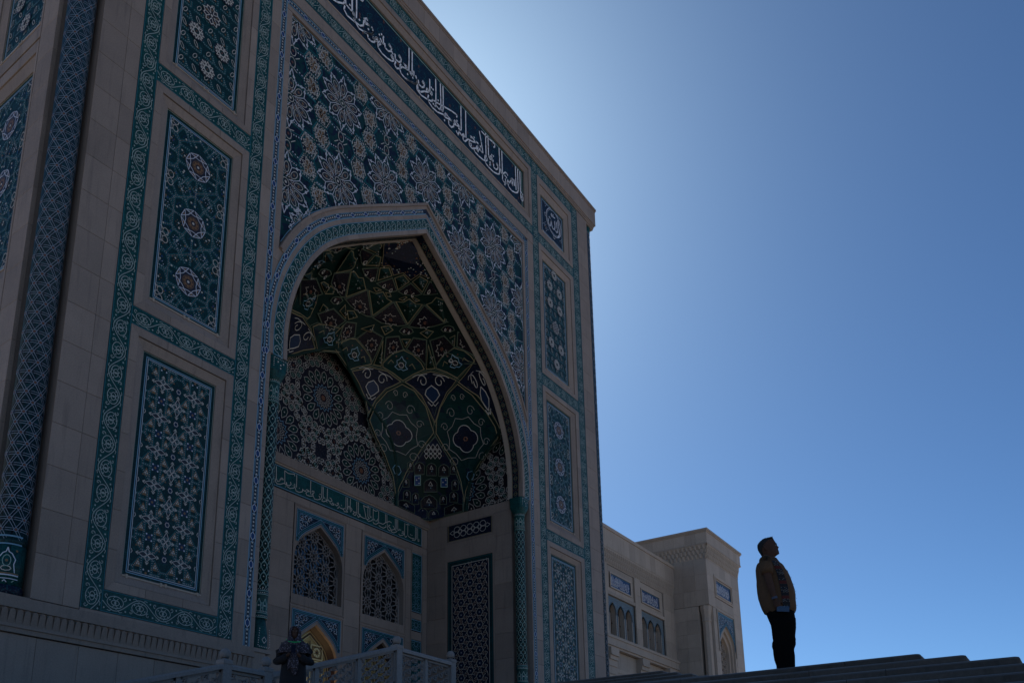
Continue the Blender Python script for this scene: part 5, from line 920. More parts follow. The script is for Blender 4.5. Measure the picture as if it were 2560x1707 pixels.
for cx,x0,x1 in BAYS:
    q=M(); arched_wall(q,BW,x0,x1,9.15,13.58,cx,1.46,9.62,11.1,12.93,.0,.36,'limestone'); ws=q.build('window_surround',PT)
    q=M(); lip(q,BW,x0,x1,9.2,13.58,.05,.03,'limestone'); q.build('window_moulding',ws)
    tile_spandrel(BW,cx-1.44,cx+1.46,11.95,13.40,cx,1.44,11.15,13.06,PT)
    grille(BW,cx,1.42,9.64,11.05,12.88,-.28,ws,oz=.28,ox=-.05)
    q=M(); A=[(cx+1.5,9.5)]+arcpts(cx,1.5,11.1,12.98)+[(cx-1.5,9.5)]; q.poly([BW(a,b,-.42) for a,b in A],'glass'); q.build('window_pane',ws)
    q=M(); arched_wall(q,BW,x0,x1,2.95,9.15,cx,1.34,2.96,6.75,8.55,.0,.16,'limestone'); ds=q.build('door_surround',PT)
    q=M(); lip(q,BW,x0,x1,2.95,9.12,.05,.03,'limestone',False); q.build('door_moulding',ds)
    tile_spandrel(BW,cx-1.46,cx+1.46,7.55,9.0,cx,1.42,6.8,8.72,PT)
    # carved timber reveal and gilded tympanum
    q=M(); A=[(cx+1.34,2.96)]+arcpts(cx,1.34,6.75,8.55)+[(cx-1.34,2.96)]
    B=[(cx+1.20,2.96)]+arcpts(cx,1.20,6.75,8.38)+[(cx-1.20,2.96)]
    for i in range(len(A)-1): q.poly([BW(*A[i],-.155),BW(*A[i+1],-.155),BW(*B[i+1],-.42),BW(*B[i],-.42)],'walnut')
    q.build('door_casing',ds)
    q=M(); q.poly([BW(a,b,-.42) for a,b in B],'gold_carving'); dp=q.build('gilded_door',ds)
    o=Orn(lambda a,b,d=0:BW(a,b,-.41+d)); ins=lambda a,b: abs(a-cx)<1.14 and b<archz(a,cx,1.14,6.75,8.3); o.inside=ins
    for e in (.06,.14,.20):
        o.inside=None; C=arcpts(cx,1.20-e,6.75,8.38-e*1.2); o.line([(cx+1.20-e,3)]+C+[(cx-1.20+e,3)],.025 if e!=.14 else .045,'gold_line' if e!=.14 else 'walnut',.03)
    for zc,hh in ((3.9,.7),(5.3,.5),(6.55,.5),(7.45,.30)):
        for sx in (-.43,.43):
            xc=cx+sx; o.line([(xc-.34,zc-hh),(xc+.34,zc-hh),(xc+.34,zc+hh),(xc-.34,zc+hh)],.035,'gold_line',.04,close=True); o.line([(xc-.26,zc-hh+.08),(xc+.26,zc-hh+.08),(xc+.26,zc+hh-.08),(xc-.26,zc+hh-.08)],.03,'walnut',.03,close=True)
            for k in range(8): o.dot(xc+.15*math.cos(R(45*k)),zc+.15*math.sin(R(45*k)),.045,'gold_line',.05); 
            o.ell(xc,zc,.2,.2,.022,'gold_line',.045,n=14); o.dot(xc,zc,.06,'walnut',.05)
            for sz in (-1,1):
                if hh>.4: o.ell(xc,zc+sz*(hh-.2),.12,.07,.02,'gold_line',.045,n=8)
    o.line([(cx,3),(cx,7.9)],.06,'walnut',.05); o.build('door_carving',dp)
# stone between the bays, string courses, inscription
def cw(a0,a1,b0,b1,ws=None,hs=1.17,nm='wall_slab',pl=BW,d=0.0): courses(pl,a0,a1,b0,b1,d-.1,d,PT,hs,ws,nm)
for a0,a1 in ((17.5,19.38),(22.52,23.70),(26.94,27.96),(31.24,31.60),(32.48,32.9)): cw(a0,a1,2.95,13.60)
cw(17.5,32.9,13.60,13.93,1.17,.33)
q=M(); q.box(17.5,32.9,25.66,25.85,15.02,15.44,'limestone'); q.box(17.5,32.9,25.72,25.85,14.96,15.02,'limestone_warm')
q.build('iwan_string_course',PT)
q=M(); rect2(q,BW,17.55,32.42,13.95,14.95,.0,'teal_dark'); rect2(q,BW,17.6,32.38,13.99,14.91,.006,'teal_tile'); cw(32.44,32.9,13.94,14.95)
ip=q.build('iwan_inscription_panel',PT); o=Orn(lambda a,b,d=0:BW(a,b,.01+d)); o.line([(17.6,14.0),(32.38,14.0),(32.38,14.91),(17.6,14.91)],.03,'light_blue',.008,close=True)
for s_ in INS2: o.line(s_,.032,'cream_glaze',.016)
o.build('calligraphy',ip)
for (z0,z1,kind) in ((10.48,13.48,0),(9.54,10.09,1),(6.9,9.05,0),(6.0,6.6,1),(3.2,5.7,0)):
    q=M(); rect2(q,BW,31.64,32.44,z0,z1,.0,'aqua_glaze' if 0 else 'teal_tile'); p=q.build('tile_strip',PT)
    o=Orn(lambda a,b,d=0:BW(a,b,.0+d)); o.line([(31.66,z0+.02),(32.42,z0+.02),(32.42,z1-.02),(31.66,z1-.02)],.035,'light_blue',.01,close=True)
    o.inside=inrect(31.7,32.38,z0+.06,z1-.06); z=z0+.3
    while z<z1:
        for k in range(12): o.line([(32.04+.12*math.cos(R(30*k)),z+.12*math.sin(R(30*k))),(32.04+.30*math.cos(R(30*k+20)),z+.30*math.sin(R(30*k+20)))],.02,'light_blue',.01)
        o.ell(32.04,z,.12,.12,.02,'light_blue',.01,n=12); o.ell(32.04,z,.33,.27,.02,'aqua_glaze',.01,n=12); z+=.56
    o.build('strip_lattice',p)
for z0,z1 in ((13.5,13.6),(10.12,10.45),(9.08,9.5),(6.63,6.87),(5.73,5.97),(2.95,3.17)): cw(31.60,32.48,z0,z1)
q=M(); q.box(31.59,31.63,25.74,25.8,2.95,13.6,'limestone'); q.box(32.45,32.49,25.74,25.8,2.95,13.6,'limestone'); q.build('strip_moulding',PT)
# side walls of the iwan
for pl,sgn in ((RW,-1),(LW,1)):
    A=lambda y0,y1: (min(sgn*y0,sgn*y1),max(sgn*y0,sgn*y1))
    for y0,y1,b0,b1 in ((20.72,21.72,2.95,15.0),(24.62,25.79,2.95,15.0),(21.72,24.62,13.12,13.95),(21.72,24.62,15.04,15.05)):
        a0,a1=A(y0,y1); cw(a0,a1,b0,b1,None,1.17,'wall_slab',pl)
    a0,a1=A(20.72,25.79); q=M(); P=[pl(a0,15.0,-.05),pl(a1,15.0,-.05),pl(a1,15.45,-.05),pl(a0,15.45,-.05),pl(a0,15.0,.0),pl(a1,15.0,.0),pl(a1,15.45,.0),pl(a0,15.45,.0)]
    q.faces(P,[(4,5,6,7),(0,1,5,4),(3,2,6,7)],'limestone'); q.build('side_string_course',PT)
    a0,a1=A(21.84,24.50)
    q=M(); rect2(q,pl,a0,a1,14.04,14.98,-.04,'vault_navy'); lip(q,pl,a0-.12,a1+.12,13.95,15.0,.1,.0,'limestone'); p=q.build('side_tile_panel',PT); o=Orn(lambda a,b,d=0,pl=pl:pl(a,b,-.04+d)); o.line([(a0+.04,14.08),(a1-.04,14.08),(a1-.04,14.94),(a0+.04,14.94)],.03,'rib_gold',.008,close=True)
    for k in range(5):
        c=a0+.55+(a1-a0-1.1)*k/4
        for e in (-1,1): o.ell(c,14.51+e*.13,.17,.15,.026,'cream_glaze',.010,n=12)
    for k in range(4): o.ell(a0+.55+(a1-a0-1.1)*(k+.5)/4,14.51,.12,.12,.024,'cream_glaze',.010,n=10)
    o.line([(a0+.12,14.51),(a0+.3,14.62),(a0+.4,14.51),(a0+.3,14.40)],.024,'cream_glaze',.01,close=True); o.line([(a1-.12,14.51),(a1-.3,14.62),(a1-.4,14.51),(a1-.3,14.40)],.024,'cream_glaze',.01,close=True); o.build('cartouche',p)
    q=M(); rect2(q,pl,a0,a1,3.3,13.02,-.06,'teal_dark'); rect2(q,pl,a0+.22,a1-.22,3.52,12.80,-.055,'vault_navy'); lip(q,pl,a0-.12,a1+.12,3.2,13.12,.1,.0,'limestone'); p=q.build('side_tile_panel',PT)
    o=Orn(lambda a,b,d=0,pl=pl:pl(a,b,-.05+d)); o.line([(a0+.24,3.54),(a1-.24,3.54),(a1-.24,12.78),(a0+.24,12.78)],.03,'cream_glaze',.008,close=True); o.line([(a0+.05,3.35),(a1-.05,3.35),(a1-.05,12.97),(a0+.05,12.97)],.02,'teal_line',.008,close=True)
    o.inside=inrect(a0+.27,a1-.27,3.57,12.75); U=.62
    for i in range(-3,4):
        for j in range(16):
            x=(a0+a1)/2+i*U*.87; z=3.7+j*U+(U/2 if i%2 else 0)
            for k in range(6):
                a=60*k; o.line([(x+.20*math.cos(R(a)),z+.20*math.sin(R(a))),(x+.20*math.cos(R(a+60)),z+.20*math.sin(R(a+60)))],.028,'lunette_line',.012)
                o.line([(x+.20*math.cos(R(a)),z+.20*math.sin(R(a))),(x+.34*math.cos(R(a+16)),z+.34*math.sin(R(a+16))),(x+.20*math.cos(R(a+60)),z+.20*math.sin(R(a+60)))],.022,'lunette_line',.010)
                o.ell(x+.33*math.cos(R(a+30)),z+.33*math.sin(R(a+30)),.10,.05,.018,'rust_glaze',.012,n=6,rot=a+30)
            o.dot(x,z,.09,'deep_blue',.008); o.dot(x,z,.03,'cream_glaze',.012)
    o.build('hexagon_net',p)
q=M(); q.box(17.4,33.0,20.7,28,2.80,2.995,'granite'); q.build('iwan_floor',PT)
# ---------------------------------------------------------------- the vault
YF=20.78
def aprof(z):
    if z<=15.4: return 7.52
    for (u0,z0),(u1,z1) in zip(PROF,PROF[1:]):
        if z<=z1: return u0+(u1-u0)*(z-z0)/(z1-z0)
    return 0
def vab(z):
    a=max(.05,aprof(z)+.18*min(1,max(0,(25.2-z)/6))); b=max(.05,5.04*min(1,a/6.55)**.85); return a,b,2+14*math.exp(-max(0,z-15.45)/1.1)
def vmap(ph,z,d=0):
    a,b,p=vab(z); s,c=abs(math.sin(R(ph))),max(0,math.cos(R(ph)))
    r=((s/a)**p+(c/b)**p)**(-1/p); k=(r-d)/r if r>.01 else 1
    x,y=r*math.sin(R(ph))*k,r*math.cos(R(ph))*k
    return (CX+x,YF+y,z-d*.35*min(1,max(0,(z-17)/6)))
q=M(); na,nz=96,60
G=[[vmap(-90+180*i/na,15.45+(25.33-15.45)*(j/nz),0) for i in range(na+1)] for j in range(nz+1)]
fs=[]
def inlun(x,y,z):
    u=abs(x-CX)
    if y>YF+3.0 and z<21.5 and u<archz(CX+0,CX,5.2,15.47,21.55)*0+lunw(z,5.2,15.45,21.55): return True
    return u>5.5 and z<19 and (y-YF)<lunw(z,2.55,15.45,19.0)
def lunw(z,hw,zs,za):
    t=15.4+9.71*(z-zs)/(za-zs)
    if t<=15.4: return hw
    for (u0,z0),(u1,z1) in zip(PROF,PROF[1:]):
        if t<=z1: return hw*(u0+(u1-u0)*(t-z0)/(z1-z0))/7.54
    return 0
na,nz=180,110
G=[[vmap(-90+180*i/na,15.45+(25.33-15.45)*(j/nz),0) for i in range(na+1)] for j in range(nz+1)]
for j in range(nz):
    for i in range(na):
        c=[(G[j][i][k]+G[j+1][i+1][k])/2 for k in range(3)]
        if not inlun(*c): a=j*(na+1)+i; fs.append((a,a+1,a+na+2,a+na+1))
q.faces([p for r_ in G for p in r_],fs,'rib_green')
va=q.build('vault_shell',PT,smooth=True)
def cellfill(q,P,m,d0,d1,mir,rings_=3):
    P=[(-a if mir else a,z) for a,z in P]; Q=[]
    for i in range(len(P)):
        (a0,z0),(a1,z1)=P[i],P[(i+1)%len(P)]; L=math.hypot((a1-a0)*.09,z1-z0); k=max(1,int(L/.3))
        for j in range(k): Q.append((a0+(a1-a0)*j/k,z0+(z1-z0)*j/k))
    ca=sum(p[0] for p in Q)/len(Q); cz=sum(p[1] for p in Q)/len(Q)
    rs=[]
    for r in range(rings_+1):
        f=r/rings_*.999; rs.append([vmap(a+(ca-a)*f,z+(cz-z)*f,d0+(d1-d0)*f) for a,z in Q])
    q.rings(rs,m,closed=True,cap=False); return P,ca,cz
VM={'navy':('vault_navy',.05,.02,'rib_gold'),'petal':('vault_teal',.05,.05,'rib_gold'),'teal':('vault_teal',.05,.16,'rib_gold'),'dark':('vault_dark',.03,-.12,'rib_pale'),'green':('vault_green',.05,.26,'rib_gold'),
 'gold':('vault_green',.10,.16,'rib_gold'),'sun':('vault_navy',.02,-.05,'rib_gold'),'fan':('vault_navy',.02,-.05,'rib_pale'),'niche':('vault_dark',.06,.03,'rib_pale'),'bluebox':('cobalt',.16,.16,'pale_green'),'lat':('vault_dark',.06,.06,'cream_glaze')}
NMS={'navy':'kite_panel','petal':'petal_panel','teal':'shield_panel','dark':'dark_facet','green':'green_facet','gold':'small_facet','sun':'sunburst_panel','fan':'squinch','niche':'squinch_cell','bluebox':'squinch_box','lat':'squinch_lozenge'}
FAC=('dark','green','gold','sun')
CPH=[(sum(a for a,z in P)/len(P),sum(z for a,z in P)/len(P)) for kind,P in CELLS if kind not in FAC]
for kind,P in CELLS:
    if kind in FAC: continue
    for mir in (False,True):
        ca_=sum(a for a,z in P)/len(P); cz_=sum(z for a,z in P)/len(P)
        if mir and min(abs(-ca_-a)*.09+abs(cz_-z) for a,z in CPH)<.8: continue
        if mir and kind=='sun': P2=P
        mt,d0,d1,ln=VM[kind]
        if kind=='teal' : mt='vault_teal'
        q=M(); Q,ca,cz=cellfill(q,P,mt,d0,d1,mir); c=q.build(NMS[kind],va)
        o=Orn(lambda a,z,d=0: vmap(a,z,d)); e=.03+max(d0,d1)*0
        def vline(pts,w,m,d,close=False):
            if close: pts=list(pts)+[pts[0]]
            for i in range(len(pts)-1):
                (a0,z0),(a1,z1)=pts[i],pts[i+1]; A,B=Vector(vmap(a0,z0,d)),Vector(vmap(a1,z1,d)); k=max(1,int((B-A).length/.35))
                for j in range(k):
                    u0=a0+(a1-a0)*j/k;w0=z0+(z1-z0)*j/k;u1=a0+(a1-a0)*(j+1)/k;w1=z0+(z1-z0)*(j+1)/k
                    A=Vector(vmap(u0,w0,d));B=Vector(vmap(u1,w1,d)); ax=B-A
                    if ax.length<1e-4: continue
                    inw=(Vector((CX,YF-2,A.z-1.5))-A).normalized(); n=ax.cross(inw).normalized()*(w/2); ex=ax.normalized()*w*.2
                    o.q.poly([A-ex+n,A-ex-n,B+ex-n,B+ex+n],m)
        vline(Q,.035 if kind not in('niche','lat') else .024,ln,d0+.02,True)
        if kind not in('niche','lat','bluebox','fan'):
            O=[(ca+(a-ca)*1.0,cz+(z-cz)*1.0) for a,z in Q]
            S2=[(ca+(a-ca)*1.10,cz+(z-cz)*1.10) for a,z in Q]
            if kind!='sun': vline(S2,.025,'rib_pale',.03,True)
        sp_a=max(a for a,z in Q)-min(a for a,z in Q); sp_z=max(z for a,z in Q)-min(z for a,z in Q)
        L=lambda x,y: (ca+x*sp_a,cz+y*sp_z)
        dd=max(d0,d1)+.03
        if kind=='dark' and sp_z>.9:
            W=[]; 
            for t in range(16):
                f=.30 if t%2 else .21
                W.append(L(f*math.cos(R(22.5*t)),f*math.sin(R(22.5*t))))
            vline(W,.026,'cream_glaze',d0+.0,True); vline([L(.08*math.cos(R(60*t)),.08*math.sin(R(60*t))) for t in range(6)],.05,'rust_glaze',d0,True)
        elif kind=='dark':
            for x in (-.2,0,.2): vline([L(x,.12),L(x+.06,0),L(x,-.14),L(x-.06,0)],.022,'cream_glaze',d0,True)
        elif kind in('green','gold'):
            rr=random.Random(len(Q)*7+int(ca))
            for t in range(7 if kind=='green' else 2): 
                x,y=rr.uniform(-.2,.2),rr.uniform(-.18,.18); vline([L(x,y),L(x+.025,y+.02)],.06,rr.choice(('cream_glaze','rust_glaze','pale_green')),dd-.02)
        elif kind=='navy':
            for sx in (-1,1):
                vline([(ca+sx*sp_a*(.16+.10*math.cos(R(t*30))*(1-t*.05)),cz+sp_z*(.17+.12*math.sin(R(t*30))*(1-t*.05))) for t in range(14)],.03,'cream_glaze',dd)
                vline([L(sx*.06,.30),L(sx*.3,.26),L(sx*.36,.22)],.026,'cream_glaze',dd)
            B=[L(0,.10),L(.10,.02),L(.13,-.08),L(.06,-.18),L(0,-.24),L(-.06,-.18),L(-.13,-.08),L(-.10,.02)]
            cellfill(o.q,[(a*(-1 if mir else 1),z) for a,z in B],'deep_blue',dd-.01,dd-.01,mir,1); vline(B,.034,'cream_glaze',dd,True)
            vline([L(-.09,-.22),L(-.03,-.30),L(0,-.26),L(.03,-.30),L(.09,-.22)],.03,'cream_glaze',dd)
        elif kind=='teal':
            B=[L(0,.26),L(.05,.16),L(.12,.10),L(.10,-.04),L(.16,-.12),L(.06,-.2),L(0,-.16),L(-.06,-.2),L(-.16,-.12),L(-.10,-.04),L(-.12,.10),L(-.05,.16)]
            vline(B,.03,'light_blue',d1+.05,True); C=[L(.07*math.cos(R(60*t)),-.03+.09*math.sin(R(60*t))) for t in range(6)]; cellfill(o.q,[(a*(-1 if mir else 1),z) for a,z in C],'black_glaze',d1+.04,d1+.05,mir,1); vline(C,.024,'cream_glaze',d1+.06,True)
            for sx in (-1,1): vline([L(sx*.2,0),L(sx*.27,.08),L(sx*.34,-.08)],.028,'rib_gold',d1+.03); vline([L(sx*.14,.22),L(sx*.15,.24)],.07,'rust_glaze',d1+.03)
        elif kind=='petal':
            B=[]
            for t in range(32):
                a=360*t/32; f=.125+.035*abs(math.cos(R(2*a))); B.append(L(f*1.25*math.cos(R(a)),.04+f*.72*math.sin(R(a))))
            cellfill(o.q,[(a*(-1 if mir else 1),z) for a,z in B],'vault_navy',dd-.02,dd-.02,mir,1); vline(B,.03,'cream_glaze',dd,True)
            B=[L(.30*math.cos(R(22.5*t))*(1 if t%2 else .86),.04+.19*math.sin(R(22.5*t))*(1 if t%2 else .86)) for t in range(16)]; vline(B,.022,'lunette_line',dd,True)
            vline([L(.03*math.cos(R(60*t)),.04+.016*math.sin(R(60*t))) for t in range(6)],.06,'rust_glaze',dd,True)
            for sx in (-1,1):
                for (x0,y0,r) in ((.17,.26,.075),(.31,.15,.06),(.33,-.02,.06),(.22,-.14,.07),(.08,.37,.045)):
                    vline([L(sx*(x0+r*math.cos(R(t*36))*(1-t*.06)),y0+r*.62*math.sin(R(t*36))*(1-t*.06)) for t in range(12)],.018,'lunette_line',dd)
            B=[L(.06*math.cos(R(60*t)),-.29+.045*math.sin(R(60*t))) for t in range(6)]; vline(B,.026,'light_blue',dd,True)
        elif kind=='sun' :
            if not mir:
                rr=random.Random(4)
                for t in range(170):
                    a=rr.uniform(2,176)-88; z=rr.uniform(23.4,25.0)
                    lim=24.0 if abs(a)<200 else 0
                    if z<23.95+ .25*abs(math.sin(R(a*5.2))): continue
                    vline([(a,z),(a+rr.uniform(1,3),z+.04)],.06,rr.choice(('cream_glaze','rust_glaze','ochre_glaze','light_blue','cream_glaze')),.06)
            for k in range(3):
                a=(18+34*k-2)*(-1 if mir else 1); z=24.15
                vline([(a,z+.16),(a+5,z+.03),(a+3,z-.14),(a,z-.2),(a-3,z-.14),(a-5,z+.03)],.028,'lunette_line',.06,True)
        elif kind=='niche': vline([L(.0,.18),L(.15,-.1),L(-.15,-.1)],.026,'lunette_line',dd,True); vline([L(0,-.25),L(.02,-.25)],.05,'light_blue',dd)
        elif kind=='bluebox':
            for x,y in ((.2,.2),(-.2,0),(.2,-.25)): vline([L(x,y),L(x+.08,y+.04)],.055,'cream_glaze',dd)
        o.build('facet_inlay',c)

CEN=[sum((Vector(p) for p in P),Vector())/len(P) for kind,P in CELLS if kind in FAC]
for kind,P in CELLS:
    if kind not in FAC: continue
    for mir in (False,True):
        c_=sum((Vector(p) for p in P),Vector())/len(P)
        if mir and (kind=='sun' or min((Vector((2*CX-c_.x,c_.y,c_.z))-e).length for e in CEN)<.75): continue
        mt,d0,d1,ln=VM[kind]; P3=[Vector(((2*CX-x) if mir else x,y,z)) for x,y,z in P]
        if mir: P3=P3[::-1]
        C=sum(P3,Vector())/len(P3); eye=Vector((CX,YF-3.5,16.5)); nin=(eye-C).normalized()
        # facet normal by Newell, turned towards the room
        N_=Vector((0,0,0))
        for i in range(len(P3)): N_+=(P3[i]-C).cross(P3[(i+1)%len(P3)]-C)
        N_.normalize(); N_=N_ if N_.dot(nin)>0 else -N_
        dep={'green':.20,'gold':.10,'dark':-.10,'sun':-.30}[kind]; base=[p+nin*.05 for p in P3]
        q=M(); C1=C+N_*(.05+dep) if kind!='sun' else Vector((CX,YF+.12,25.16)); mid=[b_+(C1-b_)*.5+N_*(dep*.0) for b_ in base]
        q.rings([base,mid,[C1+(b_-C1)*.02 for b_ in base]],mt,closed=True,cap=True); c=q.build(NMS[kind],va)
        q=M()
        def seg3(A,B,w,m):
            ax=B-A
            if ax.length<1e-4: return
            n=ax.cross(nin).normalized()*(w/2); ex=ax.normalized()*w*.2; q.poly([A-ex+n,A-ex-n,B+ex-n,B+ex+n],m)
        def path3(pts,w,m,close=False):
            if close: pts=list(pts)+[pts[0]]
            for A,B in zip(pts,pts[1:]): seg3(A,B,w,m)
        path3([b_+nin*.02 for b_ in base],.030,ln,True)
        path3([b_+(C-b_)*-.07+nin*.015 for b_ in base],.016,'rib_pale',True) if kind!='sun' else None
        U=nin.cross(Vector((0,0,1))).normalized(); V=U.cross(nin)*-1; V=V if V.z>0 else -V
        w_=max((b_-C).dot(U) for b_ in base)-min((b_-C).dot(U) for b_ in base); h_=max((b_-C).dot(V) for b_ in base)-min((b_-C).dot(V) for b_ in base)
        L3=lambda x,y: C+U*x*w_+V*y*h_+nin*(.10+max(0,dep))
        rr=random.Random(int(C.x*10)+int(C.z*10))
        if kind=='dark' and C.z<23 and h_>.9: path3([L3((.26 if t%2 else .17)*math.cos(R(22.5*t)),(.26 if t%2 else .17)*math.sin(R(22.5*t))) for t in range(16)],.020,'lunette_line',True); path3([L3(.05,0),L3(0,.05),L3(-.05,0),L3(0,-.05)],.05,'rust_glaze',True)
        elif kind=='dark' and C.z>24: 
            for x in (-.2,0,.2): path3([L3(x,.12),L3(x+.06,0),L3(x,-.14),L3(x-.06,0)],.020,'cream_glaze',True)
        elif kind=='dark':
            for x in (-.2,.2):
                path3([L3(x,.05),L3(x+.06,-.1),L3(x+.05,-.2),L3(x,-.24),L3(x-.05,-.2),L3(x-.06,-.1)],.024,'cream_glaze',True); path3([L3(x-.07,-.2),L3(x-.02,-.28),L3(x+.02,-.28),L3(x+.07,-.2)],.022,'cream_glaze')
            for t in range(4): x,y=rr.uniform(-.1,.1),rr.uniform(-.1,.25); path3([L3(x,y),L3(x+.02,y+.012)],.035,'rust_glaze')
        elif kind in ('green','gold'):
            for t in range(8 if kind=='green' else 3):
                x,y=rr.uniform(-.2,.2),rr.uniform(-.2,.22); path3([L3(x,y),L3(x+.016,y+.012)],.036,rr.choice(('cream_glaze','rust_glaze','scroll_line')))
        else:
            top=Vector((CX,YF+.12,25.16))
            for t in range(330):
                a=rr.random(); i=rr.randrange(len(base)); b_=base[i].lerp(base[(i+1)%len(base)],rr.random()); s_=b_.lerp(top,a**.8*.95)+nin*.14; path3([s_,s_+U*.045],.042,rr.choice(('cream_glaze','rust_glaze','ochre_glaze','scroll_line')))
        q.build('facet_inlay',c,'stuff')
# rounded rib along the edge of each lunette opening
def edge_pt(kind,t,sg):
    # t 0..1 from foot to apex
    hw,zs,za=(5.2,15.45,21.55) if kind=='back' else (2.55,15.45,19.0)
    z=zs+(za-zs)*math.sin(t*math.pi/2); wd=lunw(z,hw,zs,za); lo,hi=0.0,90.0
    for _ in range(24):
        m=(lo+hi)/2; P=vmap(m,z,0)
        if kind=='back': 
            if P[0]-CX<wd: lo=m
            else: hi=m
        else:
            if P[1]-YF>wd: lo=m
            else: hi=m
    return vmap(sg*lo,z,.02)
for kind in ('back','side'):
    for sg in (-1,1):
        q=M(); q.tube([edge_pt(kind,k/28,sg) for k in range(29)],.085,'vault_green',8); rb_=q.build('lunette_rib',va)
        q=M(); q.tube([edge_pt(kind,k/28,sg) for k in range(29)],.02,'rib_gold',6)
        for v_ in (0,): pass
        q.build('gilt_fillet',rb_)
# lunettes: strapwork on the wall planes
def lunette(pl,cx,foot,apex,zb,half,mp_in):
    q=M(); A=arcpts(cx,foot+.3,zb+.02,apex+.35,22)
    P=[(x,z) for x,z in A]
    if half: P=[p for p in P if half(p[0])]
    P2=P+[(P[-1][0],zb),(P[0][0],zb)]
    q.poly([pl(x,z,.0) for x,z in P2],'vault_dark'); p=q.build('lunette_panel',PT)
    o=Orn(lambda a,b,d=0:pl(a,b,.0+d)); ins=lambda a,b: b>zb+.03 and abs(a-cx)<foot+.25 and b<archz(a,cx,foot+.28,zb,apex+.33) and (not half or half(a)); o.inside=None
    o.inside=ins; lw=.026; c='lunette_line'
    ros=[(cx,19.15)]+[(cx+s*2.68,16.53) for s in (-1,1)]+[(cx+s*5.36,19.15) for s in (-1,1)]+[(cx,13.9)]
    st8=[]
    for (x,z) in ros:
        for dx,dz in ((1.9,.78),(.8,1.87),(-.8,1.87),(-1.9,.78),(-1.9,-.78),(-.8,-1.87),(.8,-1.87),(1.9,-.78)): st8.append((x+dx,z+dz))
    for x,z in ros:
        for k in range(16):
            a=22.5*k
            t0=(x+.70*math.cos(R(a)),z+.70*math.sin(R(a))); l=(x+.98*math.cos(R(a-9)),z+.98*math.sin(R(a-9))); r=(x+.98*math.cos(R(a+9)),z+.98*math.sin(R(a+9)))
            l2=(x+1.20*math.cos(R(a-7)),z+1.20*math.sin(R(a-7))); r2=(x+1.20*math.cos(R(a+7)),z+1.20*math.sin(R(a+7))); tp=(x+1.33*math.cos(R(a)),z+1.33*math.sin(R(a)))
            o.fill([t0,l,l2,tp,r2,r],'vault_green',.004); o.line([t0,l,l2,tp,r2,r],lw,c,.012,close=True); o.dot(x+1.05*math.cos(R(a)),z+1.05*math.sin(R(a)),.035,'cream_glaze',.010)
            for rr,wd in ((.20,.6),(.34,.8),(.50,.9)):
                u=(x+rr*math.cos(R(a)),z+rr*math.sin(R(a))); v=(x+(rr+.14)*math.cos(R(a+11)),z+(rr+.14)*math.sin(R(a+11))); y=(x+rr*math.cos(R(a+22)),z+rr*math.sin(R(a+22))); o.line([u,v,y],lw*wd,'lunette_line' if rr<.5 else 'light_blue',.012)
        o.dot(x,z,.13,'rust_glaze',.010,10); o.ell(x,z,.06,.06,.03,'ochre_glaze',.014,n=8)
    for x,z in st8:
        P=[(x+(.30 if k%2 else .15)*math.cos(R(22.5*k)),z+(.30 if k%2 else .15)*math.sin(R(22.5*k))) for k in range(16)]
        o.line(P,lw,c,.012,close=True); o.dot(x,z,.06,'rust_glaze',.010)
        for k in range(8):
            a=45*k; cc=(x+.47*math.cos(R(a)),z+.47*math.sin(R(a))); 
            if min(math.hypot(cc[0]-rx0,cc[1]-rz0) for rx0,rz0 in ros)<1.42: continue
            H=[(cc[0]+.17*math.cos(R(a+60*t))*(1.15 if t==3 else 1),cc[1]+.17*math.sin(R(a+60*t))) for t in range(6)]
            o.fill(H,'vault_green',.004); o.line(H,lw,c,.012,close=True); o.ell(*cc,.07,.07,.02,'pale_green',.010,n=6)
            e=(x+.75*math.cos(R(a+22.5)),z+.75*math.sin(R(a+22.5)))
            if min(math.hypot(e[0]-rx0,e[1]-rz0) for rx0,rz0 in ros)>1.42:
                H=[(e[0]+.13*math.cos(R(a+72*t)),e[1]+.15*math.sin(R(a+72*t))) for t in range(5)]; o.line(H,lw,c,.012,close=True); o.dot(*e,.03,'cream_glaze',.010)
    o.build('girih_strapwork',p)
lunette(Plane('front',25.86),25.2,5.2,21.55,15.45,None,None)
lunette(Plane('left',32.96),-20.80,2.55,19.0,15.45,lambda a:a<=-20.78,None)
lunette(Plane('right',17.44),20.80,2.55,19.0,15.45,lambda a:a>=20.78,None)
